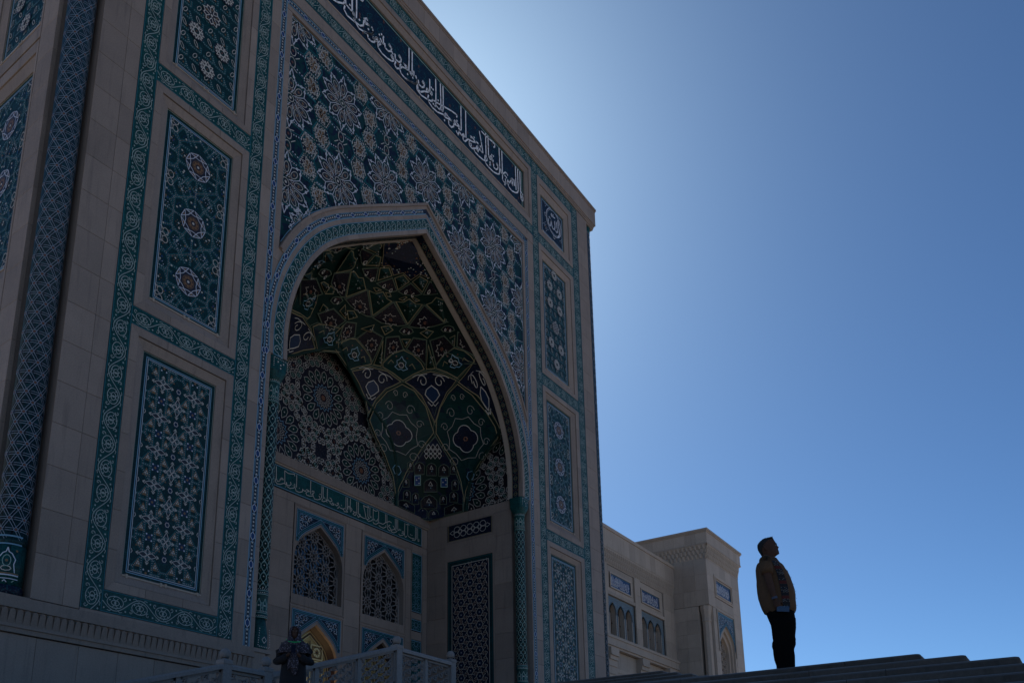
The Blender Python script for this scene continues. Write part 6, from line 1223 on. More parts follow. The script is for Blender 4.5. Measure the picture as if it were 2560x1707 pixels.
# ---------------------------------------------------------------- side wing
WG=thing('side_wing','low sand coloured stone wing with triple arched windows and small blue script tiles','building',(51,24,3.0))
W=Plane('front',23.7); SM='limestone_warm'
q=M(); q.box(41.9,60.2,24.15,36,GZ,19.0,'shadow_gap'); q.build('core_masonry',WG)
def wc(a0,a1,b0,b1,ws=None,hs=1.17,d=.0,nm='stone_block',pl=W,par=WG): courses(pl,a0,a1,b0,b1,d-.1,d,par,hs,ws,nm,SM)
def carved_frieze(q,pl,a0,a1,z0,z1,m=SM,d0=.0,d1=.16,pitch=.30):
    """two rows of small hanging niches that step outwards"""
    h=(z1-z0)
    for row in range(3):
        b0=z0+h*(.08+.30*row); b1=b0+h*.26; dd=d0+(d1-d0)*(row+1)/3; dp=d0+(d1-d0)*row/3
        P=[pl(a0,b0+h*.04,dp),pl(a1,b0+h*.04,dp),pl(a1,b1+h*.06,dd),pl(a0,b1+h*.06,dd)]; q.poly(P,m)
        x=a0+(pitch/2 if row%2 else 0)
        while x<a1-pitch*.7:
            q.faces([pl(x,b0,dp+.01),pl(x+pitch*.62,b0,dp+.01),pl(x+pitch*.62,b1,dd+.05),pl(x+pitch*.31,b1+h*.05,dd+.06),pl(x,b1,dd+.05),pl(x+pitch*.31,b0-h*.03,dp+.06)],[(0,5,4),(5,1,2),(5,2,3),(5,3,4)],m); x+=pitch
    q.poly([pl(a0,z0,d0),pl(a1,z0,d0),pl(a1,z0+h*.14,d0),pl(a0,z0+h*.14,d0)],m); q.poly([pl(a0,z1,d1+.04),pl(a1,z1,d1+.04),pl(a1,z1-h*.1,d1+.04),pl(a0,z1-h*.1,d1+.04)],m)
    q.poly([pl(a0,z1-h*.1,d1-.05),pl(a1,z1-h*.1,d1-.05),pl(a1,z1-h*.1,d1+.04),pl(a0,z1-h*.1,d1+.04)],m)
k=0; n=21
for k in range(n): block(W,42+18.0*k/n,42+18.0*(k+1)/n,17.98,19.22,-.1,.20,WG,'parapet_slab',SM)
q=M(); q.box(41.9,60.0,23.44,24.2,19.22,19.45,SM); q.box(41.9,60.0,23.52,24.2,17.93,17.98,SM); q.build('parapet_coping',WG)
q=M(); carved_frieze(q,W,42,60,16.95,17.93); q.build('carved_frieze',WG,'stuff')
def script_tile(pl,a0,a1,z0,z1,par,seed,bg='cobalt'):
    q=M(); rect2(q,pl,a0,a1,z0,z1,-.04,bg); t=q.build('script_tile',par); o=Orn(lambda a,b,d=0:pl(a,b,-.035+d)); rnd=random.Random(seed)
    o.line([(a0+.04,z0+.04),(a1-.04,z0+.04),(a1-.04,z1-.04),(a0+.04,z1-.04)],.028,'light_blue',.006,close=True)
    a=a0+.18; h=z1-z0
    while a<a1-.2:
        hh=rnd.uniform(.55,.8)*h; lean=rnd.uniform(-.03,.03)
        o.line([(a+lean,z0+hh+.1),(a,z0+h*.3)],.05,'bright_white',.01)
        if rnd.random()<.75: o.line([(a,z0+h*.3),(a-.06,z0+h*.17),(a-.18,z0+h*.16),(a-.24,z0+h*.28)],.044,'bright_white',.01)
        if rnd.random()<.5: o.ell(a+.07,z0+h*.28,.05,.045,.03,'white_glaze',.01,n=7)
        if rnd.random()<.5: o.line([(a+.02,z0+h*.45),(a+.11,z0+h*.58),(a+.17,z0+h*.5)],.03,'white_glaze',.01)
        if rnd.random()<.4: o.dot(a+.08,z0+h*.8,.025,'white_glaze',.01)
        a+=rnd.uniform(.13,.2)
    o.build('script',t)
    q=M(); lip(q,pl,a0-.10,a1+.10,z0-.10,z1+.10,.10,.03,SM); q.build('tile_frame',par)
def bay(x0,x1,t0,t1,wc3,seed):
    # wall around the recessed bay
    wc(x0,x1,15.15,15.45,1.2,.3,-.05); wc(x0,x1,16.5,16.95,1.2,.45,-.05); wc(x0,t0-.1,15.45,16.5,None,1.1,-.05); wc(t1+.1,x1,15.45,16.5,None,1.1,-.05)
    script_tile(W,t0,t1,15.54,16.41,WG,seed)
    q=M(); q.box(x0,x1,23.66,23.8,14.92,15.15,SM); q.build('bay_moulding',WG)
    q=M(); a0,a1=x0+.0,x1-.0
    xs=[a0]+[(wc3[i]+wc3[i+1])/2 for i in range(2)]+[a1]
    for i,c in enumerate(wc3): arched_wall(q,W,xs[i],xs[i+1],12.22,14.90,c,.40,12.22,13.75,14.38,-.10,.30,'mosaic_grey','limestone_warm')
    tw=q.build('triple_window',WG)
    o=Orn(lambda a,b,d=0:W(a,b,-.092+d)); zz=12.3
    ins=lambda a,b: a0<a<a1 and all(abs(a-c)>.47 or b>archz(a,c,.47,13.75,14.48) for c in wc3) and 12.25<b<14.85; o.inside=ins
    q2=M(); 
    a=a0+.05
    while a<a1:
        b=12.3
        while b<14.85:
            o.line([(a-.08,b),(a,b+.07),(a+.08,b),(a,b-.07)],.018,'light_blue',.006,close=True); b+=.155
        a+=.165
    o.inside=None
    for c in wc3: o.line([(c+.46,12.24)]+arcpts(c,.46,13.75,14.47)+[(c-.46,12.24)],.085,'limestone_warm',.03)
    o.build('window_mosaic',tw)
    for c in wc3:
        q=M(); q.poly([W(c-.45,12.2,-.42),W(c+.45,12.2,-.42),W(c+.45,14.5,-.42),W(c-.45,14.5,-.42)],'interior_shade'); q.build('window_pane',tw)  # opaque sheet: the shade of the dim interior is put into its brown
        q=M(); q.box(c-.38,c-.33,24.02,24.08,12.22,14.1,'walnut'); q.box(c+.02-.02,c+.04,24.02,24.08,12.22,14.3,'walnut'); q.box(c-.4,c+.4,24.02,24.08,13.2,13.25,'walnut'); q.build('window_frame',tw)
bay(49.0,53.15,49.56,52.59,(49.84,51.06,52.26),3); bay(54.05,58.05,54.36,57.37,(54.62,55.82,57.02),5); bay(43.9,48.1,44.4,47.4,(44.7,45.9,47.1),8)
for x0,x1 in ((48.1,49.0),(53.15,54.05),(58.05,60.0)): wc(x0,x1,12.22,16.95,None,1.17,.06)
q=M(); q.box(42,60,23.50,23.9,11.50,11.98,SM); q.box(42,60,23.44,23.9,11.98,12.12,SM); q.box(42,60,23.55,23.9,12.12,12.22,SM); q.box(42,60,23.6,23.9,11.36,11.50,SM); q.build('window_sill_band',WG)
wc(42,60,6.8,11.36,1.25,4.5,-.25,'wall_slab')
for x in (48.7,53.4,58.0):
    q=M()
    for z0,z1,dd in ((10.95,11.36,.30),(10.85,10.95,.34),(10.6,10.85,.22),(10.2,10.6,.12),(9.9,10.2,.06),(9.7,9.9,.10)): q.box(x,x+1.15,23.9-dd-.15,24.0,z0,z1,SM)
    q.build('corbel',WG); wc(x+.1,x+1.05,3,9.7,None,1.17,.0)
for z0,d in ((10.25,.0),(9.9,.06),(9.55,.12)):
    q=M(); q.box(42,60,23.92-d,24.0,z0-.25,z0,SM); q.build('string_course',WG)
wc(42,60,2.9,6.8,1.25,1.3,-.05,'wall_slab')
script_tile(Plane('front',23.72),49.9,52.6,8.6,9.2,WG,11)
# ---------------------------------------------------------------- corner tower
TW=thing('corner_tower','square pale stone corner tower with carved cornice, blue script tile and pierced arched window','tower',(63.5,23,3.0))
T=Plane('front',21.0); TL=Plane('left',60.0)
tc=lambda pl,a0,a1,b0,b1,ws=None,hs=1.05,d=0,nm='stone_block': courses(pl,a0,a1,b0,b1,d-.1,d,TW,hs,ws,nm,SM)
q=M(); q.box(60.1,66.85,21.12,30,16.1,21.6,'shadow_gap'); q.box(60.75,66.85,21.95,30,GZ,16.1,'shadow_gap'); q.box(60.1,60.8,21.85,30,GZ,16.1,'shadow_gap'); q.poly([(60.74,21.0,2.9),(60.74,21.86,2.9),(60.74,21.86,16.1),(60.74,21.0,16.1)],SM); q.poly([(60.0,21.84,2.9),(60.75,21.84,2.9),(60.75,21.84,16.1),(60.0,21.84,16.1)],SM); q.build('core_masonry',TW)
tc(TL,-26.6,-21.0,16.12,19.62,.93); tc(TL,-26.6,-21.82,2.9,16.1,.96); 
tc(T,60.0,61.38,16.12,19.62,None); tc(T,60.75,61.38,2.9,16.1); tc(T,65.28,66.9,2.9,19.62)
tc(T,61.38,65.28,18.72,19.62,1.3,.9); tc(T,61.38,65.28,16.25,16.95,1.3,.7)
script_tile(T,61.66,64.92,17.28,18.33,TW,21)
q=M(); lip(q,T,61.4,65.26,16.98,18.70,.12,.05,SM); lip(q,T,61.52,65.12,17.12,18.54,.07,.09,SM); q.build('tile_moulding',TW)
CT=63.35
q=M(); arched_wall(q,T,61.38,65.28,2.9,16.25,CT,1.62,2.9,13.2,15.15,-.02,.16,SM); q.build('arch_panel',TW)
tile_spandrel(T,61.62,65.08,13.4,15.92,CT,1.62,13.2,15.15,TW,.0,'navy_tile')
q=M(); lip(q,T,61.46,65.22,12.9,16.08,.10,.06,SM,False); q.build('arch_moulding',TW)
q=M(); arched_wall(q,Plane('front',21.16),61.5,65.2,2.9,15.3,CT,1.36,2.9,13.0,14.75,.0,.16,SM); q.build('arch_inner_order',TW)
q=M(); arched_wall(q,Plane('front',21.32),61.7,65.0,2.9,15.0,CT,1.08,9.0,12.9,14.35,.0,.3,SM); aw=q.build('window_reveal',TW)
grille(Plane('front',21.52),CT,1.05,9.05,12.85,14.3,.0,aw,px=.52,pz=.60,rx_=.17,w1=.055,w2=.026,m='limestone_warm',oz=.1)
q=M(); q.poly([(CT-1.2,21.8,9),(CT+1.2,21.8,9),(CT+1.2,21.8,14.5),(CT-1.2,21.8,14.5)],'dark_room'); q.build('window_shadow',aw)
q=M()
q.lathe((60.42,21.42),[(.32,9),(.32,14.9),(.36,14.95),(.36,15.05),(.33,15.1),(.34,15.3),(.42,15.75),(.44,15.8),(.44,16.1)],SM,8); q.build('engaged_column',TW)
q=M(); q.lathe((66.75,21.30),[(.22,9),(.22,14.6),(.28,14.7),(.28,15.3),(.25,15.35)],SM,8); q.build('engaged_column',TW)
q=M(); carved_frieze(q,T,59.85,67.05,19.62,20.70,SM,.0,.2,.32); carved_frieze(q,TL,-26.6,-20.85,19.62,20.70,SM,.0,.2,.32); q.build('carved_cornice',TW,'stuff')
n=9
for k in range(n): block(T,59.8+7.35*k/n,59.8+7.35*(k+1)/n,20.76,21.58,-.1,.26,TW,'parapet_slab',SM)
for k in range(7): block(TL,-26.6+5.85*k/7,-26.6+5.85*(k+1)/7,20.76,21.58,-.1,.26,TW,'parapet_slab',SM)
q=M(); q.box(59.70,67.25,20.70,30,21.58,21.68,SM); q.box(59.64,67.32,20.64,30,21.68,21.84,SM); q.box(59.72,67.2,20.72,30,20.66,20.76,SM); q.box(67.0,67.15,20.8,30,20.7,21.6,SM); q.box(66.9,67.0,21.0,30,-1.6,20.7,SM); q.build('parapet_coping',TW)
# ---------------------------------------------------------------- balustrade of pierced stone
BY=12.8
BA=thing('stone_balustrade','pale stone balustrade with ball finials and pierced fret panels climbing beside the steps','balustrade',(12.7,BY,1.86))
def floorz(x):
    if x<10.2: return 1.857+(x-10.2)*.3125
    if x<11.55: return 1.857
    if x<15.2: return 1.857+(x-11.55)*.312
    return 2.995
def post(x,h=1.24,w=.20,ball=True):
    z=floorz(x-.05 if x<15 else x+.1); z=3.0 if x>15 else (1.857 if x>10 else z)
    q=M(); b=w/2; 
    def sq(k,zz): return [(x-b*k,BY-b*k,zz),(x+b*k,BY-b*k,zz),(x+b*k,BY+b*k,zz),(x-b*k,BY+b*k,zz)]
    q.rings([sq(1.15,z-.3),sq(1.15,z+.12),sq(1,z+.16),sq(1,z+h-.08),sq(1.12,z+h-.06),sq(1.12,z+h),sq(.9,z+h+.02)],'marble_rail'); p=q.build('post',BA)
    q=M(); r=.105; q.lathe((x,BY),[(.06,z+h+.02),(.05,z+h+.045)]+[(r*math.sin(R(a)),z+h+.135-r*math.cos(R(a))) for a in range(28,181,19)],'marble_rail',16); q.build('finial',p,smooth=True)
    return z+h
def rail_run(x0,x1,z0,z1,nmid,ph=.78):
    """coping, base rail, mullions and fret panels between two posts; z = top of coping"""
    L=x1-x0; sl=(z1-z0)/L; zt_=lambda x: z0+(x-x0)*sl
    q=M(); prof_=[(-.11,-.10),(-.11,-.035),(-.085,.0),(.085,.0),(.11,-.035),(.11,-.10)]
    q.rings([[(x,BY+y,zt_(x)+h) for y,h in prof_] for x in (x0,x1)],'marble_rail'); q.build('coping',BA)
    q=M(); q.rings([[(x,BY+y,zt_(x)-ph-.12+h) for y,h in ((-.09,-.16),(-.09,0),(.09,0),(.09,-.16))] for x in (x0,x1)],'marble_rail'); q.build('base_rail',BA)
    w=.10; n=nmid+1; pw=(L-w*nmid)/n
    for i in range(n):
        a=x0+i*(pw+w); b=a+pw
        if i<nmid:
            q=M(); q.rings([[(x,BY+y,zt_(x)+zz) for x,y in ((b,-.06),(b+w,-.06),(b+w,.06),(b,.06))] for zz in (-ph-.12,-.10)],'marble_rail'); q.build('mullion',BA)
        q=M()
        sk=lambda u,v,d: (u,BY-d,zt_(u)-.10-ph+v)     # u along, v up, sheared with the slope
        def bb(p,r,wd,dp=.03): bar(q,p,r,wd,sk,-dp,dp,'marble_rail')
        for (p,r) in (((a,.02),(b,.02)),((a,ph-.03),(b,ph-.03)),((a+.02,0),(a+.02,ph)),((b-.02,0),(b-.02,ph))): bb(p,r,.05,.04)
        # fret of interlocking keys
        c=.115; nu=max(3,round((b-a-.08)/c)); cu=(b-a-.08)/nu; nv=7; cv=(ph-.08)/nv
        for s in range(nu+1):
            for t in range(nv+1):
                X=a+.04+s*cu; Y=.03+t*cv; k=(s+2*t)%4
                if k in (0,2) and s<nu: bb((X,Y),(X+cu,Y),.022)
                if k in (0,1) and t<nv: bb((X,Y),(X,Y+cv),.022)
                if k==3 and s<nu and t<nv: bb((X,Y),(X+cu*.5,Y+cv*.5),.022)
                if k==1 and s>0 and t<nv: bb((X,Y+cv),(X-cu*.5,Y+cv*.5),.022)
        q.build('fret_panel',BA)
XP=[10.21,11.22,15.19,17.32]
for x in XP: post(x)
post(6.2)
rail_run(XP[0]+.1,XP[1]-.1,3.03,3.03,0); rail_run(XP[1]+.1,XP[2]-.1,3.03,4.22,2); rail_run(XP[2]+.1,XP[3]-.1,4.20,4.18,1); rail_run(6.3,XP[0]-.1,1.86,3.02,3)
# ---------------------------------------------------------------- people
def remesh(o,v=.008,sm=2):
    m=o.modifiers.new('continuous_skin','REMESH'); m.mode='VOXEL'; m.voxel_size=v; m.use_smooth_shade=True
    if sm: s=o.modifiers.new('soften','SMOOTH'); s.factor=.5; s.iterations=sm
class Body:
    """local frame: f forward, l to the person's left, h up"""
    def __init__(s,x,y,z,az): s.o=Vector((x,y,z)); s.F=Vector((math.cos(R(az)),math.sin(R(az)),0)); s.L=Vector((-math.sin(R(az)),math.cos(R(az)),0))
    def p(s,f,l,h): return s.o+s.F*f+s.L*l+Vector((0,0,h))
def ringf(B,h,xb,xf,hw,n=24,l0=0,nose=0,pw=2.0,tilt=0):
    P=[]; c=(xb+xf)/2; rf=(xf-xb)/2
    for k in range(n):
        t=2*math.pi*k/n; cc,ss=math.cos(t),math.sin(t); e=2/pw
        f=c+rf*math.copysign(abs(cc)**e,cc); l=l0+hw*math.copysign(abs(ss)**e,ss); tt=t if t<math.pi else t-2*math.pi
        if nose: f+=nose*math.exp(-(tt/.30)**2)
        P.append(B.p(f,l,h+tilt*(f-c)))
    return P
def limb(q,pts,rad,m,n=12,flat=1.0): q.tube(pts,rad,m,n,flat)
def hand(q,B,wr,dirv,side,nrm,curl=.5,m='skin',s=1.0,spread=.12):
    """palm, four unequal bent fingers and a thumb; dirv = towards the fingertips, side = towards the thumb, nrm = palm side"""
    d=Vector(dirv).normalized(); sd_=Vector(side).normalized(); nr=Vector(nrm).normalized(); W0=Vector(wr)
    rs=[]
    for t,hw,th in ((-.01,.027,.020),(.02,.034,.019),(.055,.042,.017),(.085,.041,.014),(.095,.036,.010)):
        c=W0+d*t*s; rs.append([c+sd_*hw*s*math.cos(2*math.pi*k/12)+nr*th*s*math.sin(2*math.pi*k/12) for k in range(12)])
    q.rings(rs,m)
    for i,(off,ln,r) in enumerate(((.031,.070,.0095),(.010,.079,.0100),(-.011,.073,.0096),(-.030,.058,.0085))):
        p=W0+d*.080*s+sd_*off*s; dr=(d+sd_*spread*(1.5-i)*.35).normalized(); P=[p]; c=0
        for j,(fr) in enumerate((.45,.30,.25)):
            c+=curl*(.55,.75,.5)[j]+.05*i*curl; P.append(P[-1]+(dr*math.cos(c)+nr*math.sin(c))*ln*fr*s)
        limb(q,P,[r*1.1*s,r*s,r*.92*s,r*.7*s],m,8)
    p=W0+d*.022*s+sd_*.026*s; dr=(d*.62+sd_*.75+nr*.25).normalized(); P=[p,p+dr*.034*s,p+dr*.034*s+(dr*.6+d*.55+nr*.35).normalized()*.030*s,p+dr*.034*s+(dr*.6+d*.55+nr*.35).normalized()*.030*s+(d*.8+nr*.5).normalized()*.024*s]
    limb(q,P,[.015*s,.0125*s,.011*s,.008*s],m,8)
# --- the man on the landing, seen from his right side, looking up
MX,MY,MZ=10.66,2.885,1.857
mb=Body(MX,MY,MZ,-74.8); mb.F=mb.F*.985
MAN=thing('person','man in short-sleeved ochre shirt with embroidered front, standing atop the steps looking up','person',(MX,MY,MZ))
HH=lambda y: .083+(1450-y)*.001278
FX=lambda x: (x-362)*.001272
q=M()
head=[(163,318,372,.030,0),(172,290,384,.052,0),(186,262,388,.066,0),(205,243,398,.074,0),(225,233,406,.078,0),(242,230,408,.079,.004),(252,230,407,.078,.014),(262,231,407,.077,.028),(270,233,408,.076,.020),(280,238,410,.075,.010),(292,243,414,.072,.008),(303,248,413,.070,.014),(312,252,413,.067,.012),(322,256,417,.062,.014),(333,260,413,.056,.013),(345,262,398,.052,0),(356,264,384,.054,0),(370,266,378,.056,0),(388,262,380,.058,0),(405,250,385,.075,0),(425,235,395,.11,0)]
q.rings([ringf(mb,HH(y),FX(a),FX(b),w,28,nose=n_) for y,a,b,w,n_ in head[::-1]],'skin')
body=[(400,256,380,.075),(420,238,398,.12),(445,222,415,.155),(480,212,438,.17),(560,210,472,.17),(650,210,492,.165),(750,214,508,.167),(830,228,508,.17),(900,256,500,.165),(960,272,495,.16),(1010,290,488,.15)]
q.rings([ringf(mb,HH(y),FX(a),FX(b),w,28,pw=2.3) for y,a,b,w in body[::-1]],'skin')
for sg in (-1,1):
    q.rings([ringf(mb,h,FX(a),FX(b),w,18,l0=sg*l) for h,a,b,w,l in ((.03,330,420,.042,.11),(.10,335,415,.045,.11),(.25,320,432,.055,.105),(.42,310,440,.060,.10),(.55,305,455,.068,.098),(.72,300,480,.082,.092),(.84,290,495,.088,.088))],'skin')
    q.rings([ringf(mb,h,-.07,f1,w,16,l0=sg*.11) for h,f1,w in ((.0,.15,.042),(.03,.15,.046),(.06,.08,.040),(.09,.02,.036))],'skin')
# right arm hangs at the side, hand round a phone
sh=mb.p(FX(292),-.175,HH(436)); el=mb.p(FX(300),-.245,HH(620)); wr=mb.p(FX(345),-.235,HH(828))
limb(q,[sh,mb.p(FX(290),-.225,HH(480)),mb.p(FX(292),-.245,HH(560)),el,mb.p(FX(318),-.245,HH(700)),wr],[.062,.058,.052,.046,.042,.029],'skin',14)
hand(q,mb,wr,mb.p(FX(372),-.215,HH(930))-wr,mb.F*.95+Vector((0,0,.2)),mb.L,.55)
sh2=mb.p(FX(292),.175,HH(436)); wr2=mb.p(FX(350),.23,HH(828))
limb(q,[sh2,mb.p(FX(290),.225,HH(480)),mb.p(FX(295),.25,HH(620)),wr2],[.062,.058,.046,.029],'skin',14)
hand(q,mb,wr2,mb.p(FX(375),.21,HH(930))-wr2,mb.F*.95,-mb.L,.6)
for sg in (-1,1):   # ears
    limb(q,[mb.p(FX(298),sg*.074,HH(250)),mb.p(FX(290),sg*.086,HH(262)),mb.p(FX(294),sg*.087,HH(278)),mb.p(FX(306),sg*.078,HH(296))],[.009,.013,.012,.008],'skin',8,1.2)
bm=q.build('body',MAN,smooth=True); remesh(bm,.0065,2)
q=M()
for sg in (-1,1):
    c=mb.p(FX(392),sg*.032,HH(247)); q.lathe((c.x,c.y),[(.011*math.sin(R(a)),c.z-.011*math.cos(R(a))) for a in range(15,181,33)],'band_white',8)
    limb(q,[mb.p(FX(396),sg*.050,HH(236)),mb.p(FX(404),sg*.034,HH(231)),mb.p(FX(409),sg*.014,HH(235))],[.004,.006,.004],'hair',6)
limb(q,[mb.p(FX(405),-.024,HH(309)),mb.p(FX(421),0,HH(308)),mb.p(FX(405),.024,HH(309))],[.003,.005,.003],'band_red',6); q.build('face_details',MAN)
q=M()   # cropped hair, faded at the sides, quiff at the front
hr=[(160,312,372,.036),(168,284,381,.054),(183,256,386,.068),(203,238,372,.077),(222,228,345,.0805),(245,226,312,.076),(270,229,292,.064),(292,237,282,.052),(312,248,276,.045),(330,256,274,.036)]
q.rings([ringf(mb,HH(y),FX(a)-.001,FX(b),w,28,tilt=(.04 if y<205 else 0)) for y,a,b,w in hr[::-1]],'hair')
rr=random.Random(9)
for k in range(70):
    a=rr.uniform(270,366); l=rr.uniform(-.055,.055); z=HH(166)-abs(l)*.22+ (.004 if a>340 else -.0) - max(0,(300-a))*.0004
    limb(q,[mb.p(FX(a),l,z-.012),mb.p(FX(a+8),l*1.02,z+.004),mb.p(FX(a+16),l*1.03,z+.010+rr.uniform(0,.006))],[.005,.004,.0012],'hair',5)
q.build('hair',MAN,smooth=True)
q=M()
shirt=[(926,252,505,.184,0),(915,236,523,.19,0),(880,217,529,.193,0),(820,200,532,.196,0),(760,191,534,.196,0),(700,188,530,.193,0),(640,187,519,.192,0),(580,188,503,.193,0),(520,190,484,.198,0),(480,192,464,.200,0),(455,196,446,.196,0),(435,204,430,.180,0),(418,216,418,.150,0),(402,234,408,.11,0),(388,250,400,.078,0),(372,259,392,.066,0)]
def shirt_ring(y,a,b,w): 
    P=ringf(mb,HH(y),FX(a),FX(b),w,40,pw=2.25)
    return [p+Vector((0,0,.006*math.sin(5*k*.9+y*.05)))+mb.F*(.004*math.sin(k*1.7+y*.03)) for k,p in enumerate(P)]
q.rings([shirt_ring(y,a,b,w) for y,a,b,w,_ in shirt],'shirt_ochre',cap=False)
q.rings([ringf(mb,HH(372),FX(258),FX(394),.067,24),ringf(mb,HH(352)+.0,FX(262),FX(372),.062,24,tilt=-.25),ringf(mb,HH(356)-.004,FX(256),FX(380),.070,24,tilt=-.25),ringf(mb,HH(384),FX(250),FX(402),.080,24)],'shirt_ochre',cap=False)
for sg in (-1,1):
    A=[mb.p(FX(292),sg*.150,HH(418)),mb.p(FX(290),sg*.205,HH(438)),mb.p(FX(290),sg*.235,HH(480)),mb.p(FX(294),sg*.250,HH(530)),mb.p(FX(298),sg*.256,HH(574))]
    q.tube(A,[.062,.074,.076,.073,.070],'shirt_ochre',16)
q.build('shirt',MAN,smooth=True)
q=M()   # embroidered bands down both sides of the button placket
def surf(y,th):
    ys=[s[0] for s in shirt]; 
    for (y1,a1,b1,w1,_),(y0,a0,b0,w0,_2) in zip(shirt,shirt[1:]):
        if y0<=y<=y1:
            t=(y-y0)/(y1-y0); a=a0+(a1-a0)*t; b=b0+(b1-b0)*t; w=w0+(w1-w0)*t
            c=(FX(a)+FX(b))/2; rf=(FX(b)-FX(a))/2+.008; e=2/2.25; cc,ss=math.cos(th),math.sin(th)
            return mb.p(c+rf*abs(cc)**e,math.copysign((w+.008)*abs(ss)**e,ss),HH(y))
    return mb.p(0,0,HH(y))
for sg in (-1,1):
    y=432; i=0
    while y<905:
        y2=min(y+30,908); t0,t1=.93,1.37
        base=('band_black','band_black','band_red','band_black','band_black')[i%5]
        q.poly([surf(y,sg*t0),surf(y,sg*t1),surf(y2-2,sg*t1),surf(y2-2,sg*t0)],base)
        for u in range(5):
            for v in range(4):
                if (u+v+i)%2==0 and base=='band_black' and i%3!=2:
                    a0=t0+(t1-t0)*(u+.15)/5; a1=t0+(t1-t0)*(u+.8)/5; b0=y+28*(v+.15)/4; b1=y+28*(v+.8)/4
                    P=[surf(b0,sg*a0),surf(b0,sg*a1),surf(b1,sg*a1),surf(b1,sg*a0)]; n_=(P[1]-P[0]).cross(P[3]-P[0]).normalized()*.002*(-1 if sg<0 else 1)
                    out=mb.p(.3,sg*.3,0)-mb.p(0,0,0); n_=out.normalized()*.003
                    q.poly([p+n_ for p in P],'band_white' if (u*v+i)%3 else 'phone_blue')
        y=y2; i+=1
for y in range(440,900,70): 
    p=surf(y,0); limb(q,[p,p+mb.F*.004],[.006,.005],'band_white',6)
q.build('embroidery',MAN,'stuff')
q=M()
tr=[(870,262,505,.178),(930,252,508,.182),(985,268,512,.180),(1030,282,509,.172)]
q.rings([ringf(mb,HH(y),FX(a),FX(b),w,28,pw=2.4) for y,a,b,w in tr[::-1]],'trousers_black')
for sg in (-1,1):
    rs=[]
    for i,(y,a,b) in enumerate([(1000,278,514),(1060,286,507),(1120,289,501),(1175,291,497),(1200,288,494),(1225,281,489),(1260,279,480),(1300,281,474),(1360,288,470),(1420,297,468),(1470,304,466),(1500,306,462),(1512,308,458)]):
        w=.108-.036*min(1,i/8); sh_=sg*.010; rs.append(ringf(mb,HH(y),FX(a)+.004*math.sin(i*2.1+sg),FX(b)+.006*math.sin(i*1.7),w,22,l0=sg*(.088+.02*min(1,i/8)),pw=2.2))
    q.rings(rs[::-1],'trousers_black')
q.build('trousers',MAN,smooth=True)
for sg in (-1,1):
    q=M(); q.rings([ringf(mb,h,-.080+.0*h,f1,w,20,l0=sg*.112,pw=2.5) for h,f1,w in ((.0,.17,.045),(.02,.175,.048),(.045,.165,.047),(.07,.10,.044),(.105,.03,.042))],'shoe_black'); q.build('shoe',MAN,smooth=True)
q=M(); c=Vector(wr); dv=(el-wr).normalized()
q.tube([c+dv*.004,c+dv*.03],[.0345,.0355],'wrist_grey',16); q.build('wristband',MAN)
PH=thing('phone','dark smartphone held low in the right hand of the man in the ochre shirt','phone',tuple(mb.p(FX(420),-.26,HH(930))))
q=M(); pc=mb.p(FX(408),-.222,HH(925)); pu=(mb.F*.92+Vector((0,0,-.12))).normalized(); pv=(Vector((0,0,1))+mb.F*.1).normalized(); pn=pu.cross(pv).normalized()
def slab(q,c,u,v,n,a,b,t,m):
    P=[c+u*(sx*a)+v*(sy*b)+n*(sz*t) for sz in (-1,1) for sx,sy in ((-1,-1),(1,-1),(1,1),(-1,1))]; q.faces(P,[(0,3,2,1),(4,5,6,7),(0,1,5,4),(1,2,6,5),(2,3,7,6),(3,0,4,7)],m)
slab(q,pc,pu,pv,pn,.066,.034,.004,'phone_blue'); q.build('case',PH)
q=M(); slab(q,pc+pn*.005,pu,pv,pn,.070,.033,.001,'phone_glass'); q.build('screen',PH)
q=M(); slab(q,pc-pn*.005+pu*.05+pv*.014,pu,pv,pn,.016,.014,.0015,'phone_glass'); q.build('camera_bump',PH)
# --- the woman by the balustrade, reading her phone
WX,WY,WZ=10.30,11.03,1.857
wb=Body(WX,WY,WZ,-135.5)
WOM=thing('person','woman in flowered headscarf and dark robe with green lanyard, reading her phone before the balustrade','person',(WX,WY,WZ))
q=M()
q.rings([ringf(wb,h,a,b,w,24,nose=n_) for h,a,b,w,n_ in ((1.36,-.07,.05,.05,0),(1.42,-.06,.07,.05,0),(1.45,-.07,.10,.058,0),(1.475,-.08,.115,.064,.006),(1.50,-.09,.115,.068,.012),(1.52,-.095,.115,.070,.010),(1.54,-.10,.117,.072,.022),(1.56,-.10,.112,.074,.010),(1.59,-.10,.112,.074,0),(1.62,-.09,.10,.068,0),(1.645,-.06,.06,.045,0))],'skin')
q.rings([ringf(wb,h,a,b,w,24,pw=2.3) for h,a,b,w in ((.05,-.09,.09,.12),(.5,-.10,.11,.15),(.9,-.12,.12,.17),(1.05,-.11,.13,.165),(1.2,-.11,.14,.18),(1.32,-.10,.10,.19),(1.38,-.07,.06,.10))],'skin')
for sg in (-1,1):
    limb(q,[wb.p(-.02,sg*.17,1.33),wb.p(-.02,sg*.24,1.18),wb.p(.04,sg*.25,1.04),wb.p(.14,sg*.17,1.06),wb.p(.24,sg*.065,1.13)],[.055,.048,.042,.036,.026],'skin',12)
    hand(q,wb,wb.p(.24,sg*.065,1.13),wb.p(.31,sg*.02,1.19)-wb.p(.24,sg*.065,1.13),wb.F*.2-wb.L*sg*.6+Vector((0,0,.3)),-wb.L*sg*.7-wb.F*.5,.75,s=.88)
    q.rings([ringf(wb,h,-.10,f1,w,14,l0=sg*.09) for h,f1,w in ((.0,.13,.036),(.03,.13,.038),(.07,.05,.034))],'skin')
b2=q.build('body',WOM,smooth=True); remesh(b2,.0075,2)
q=M()
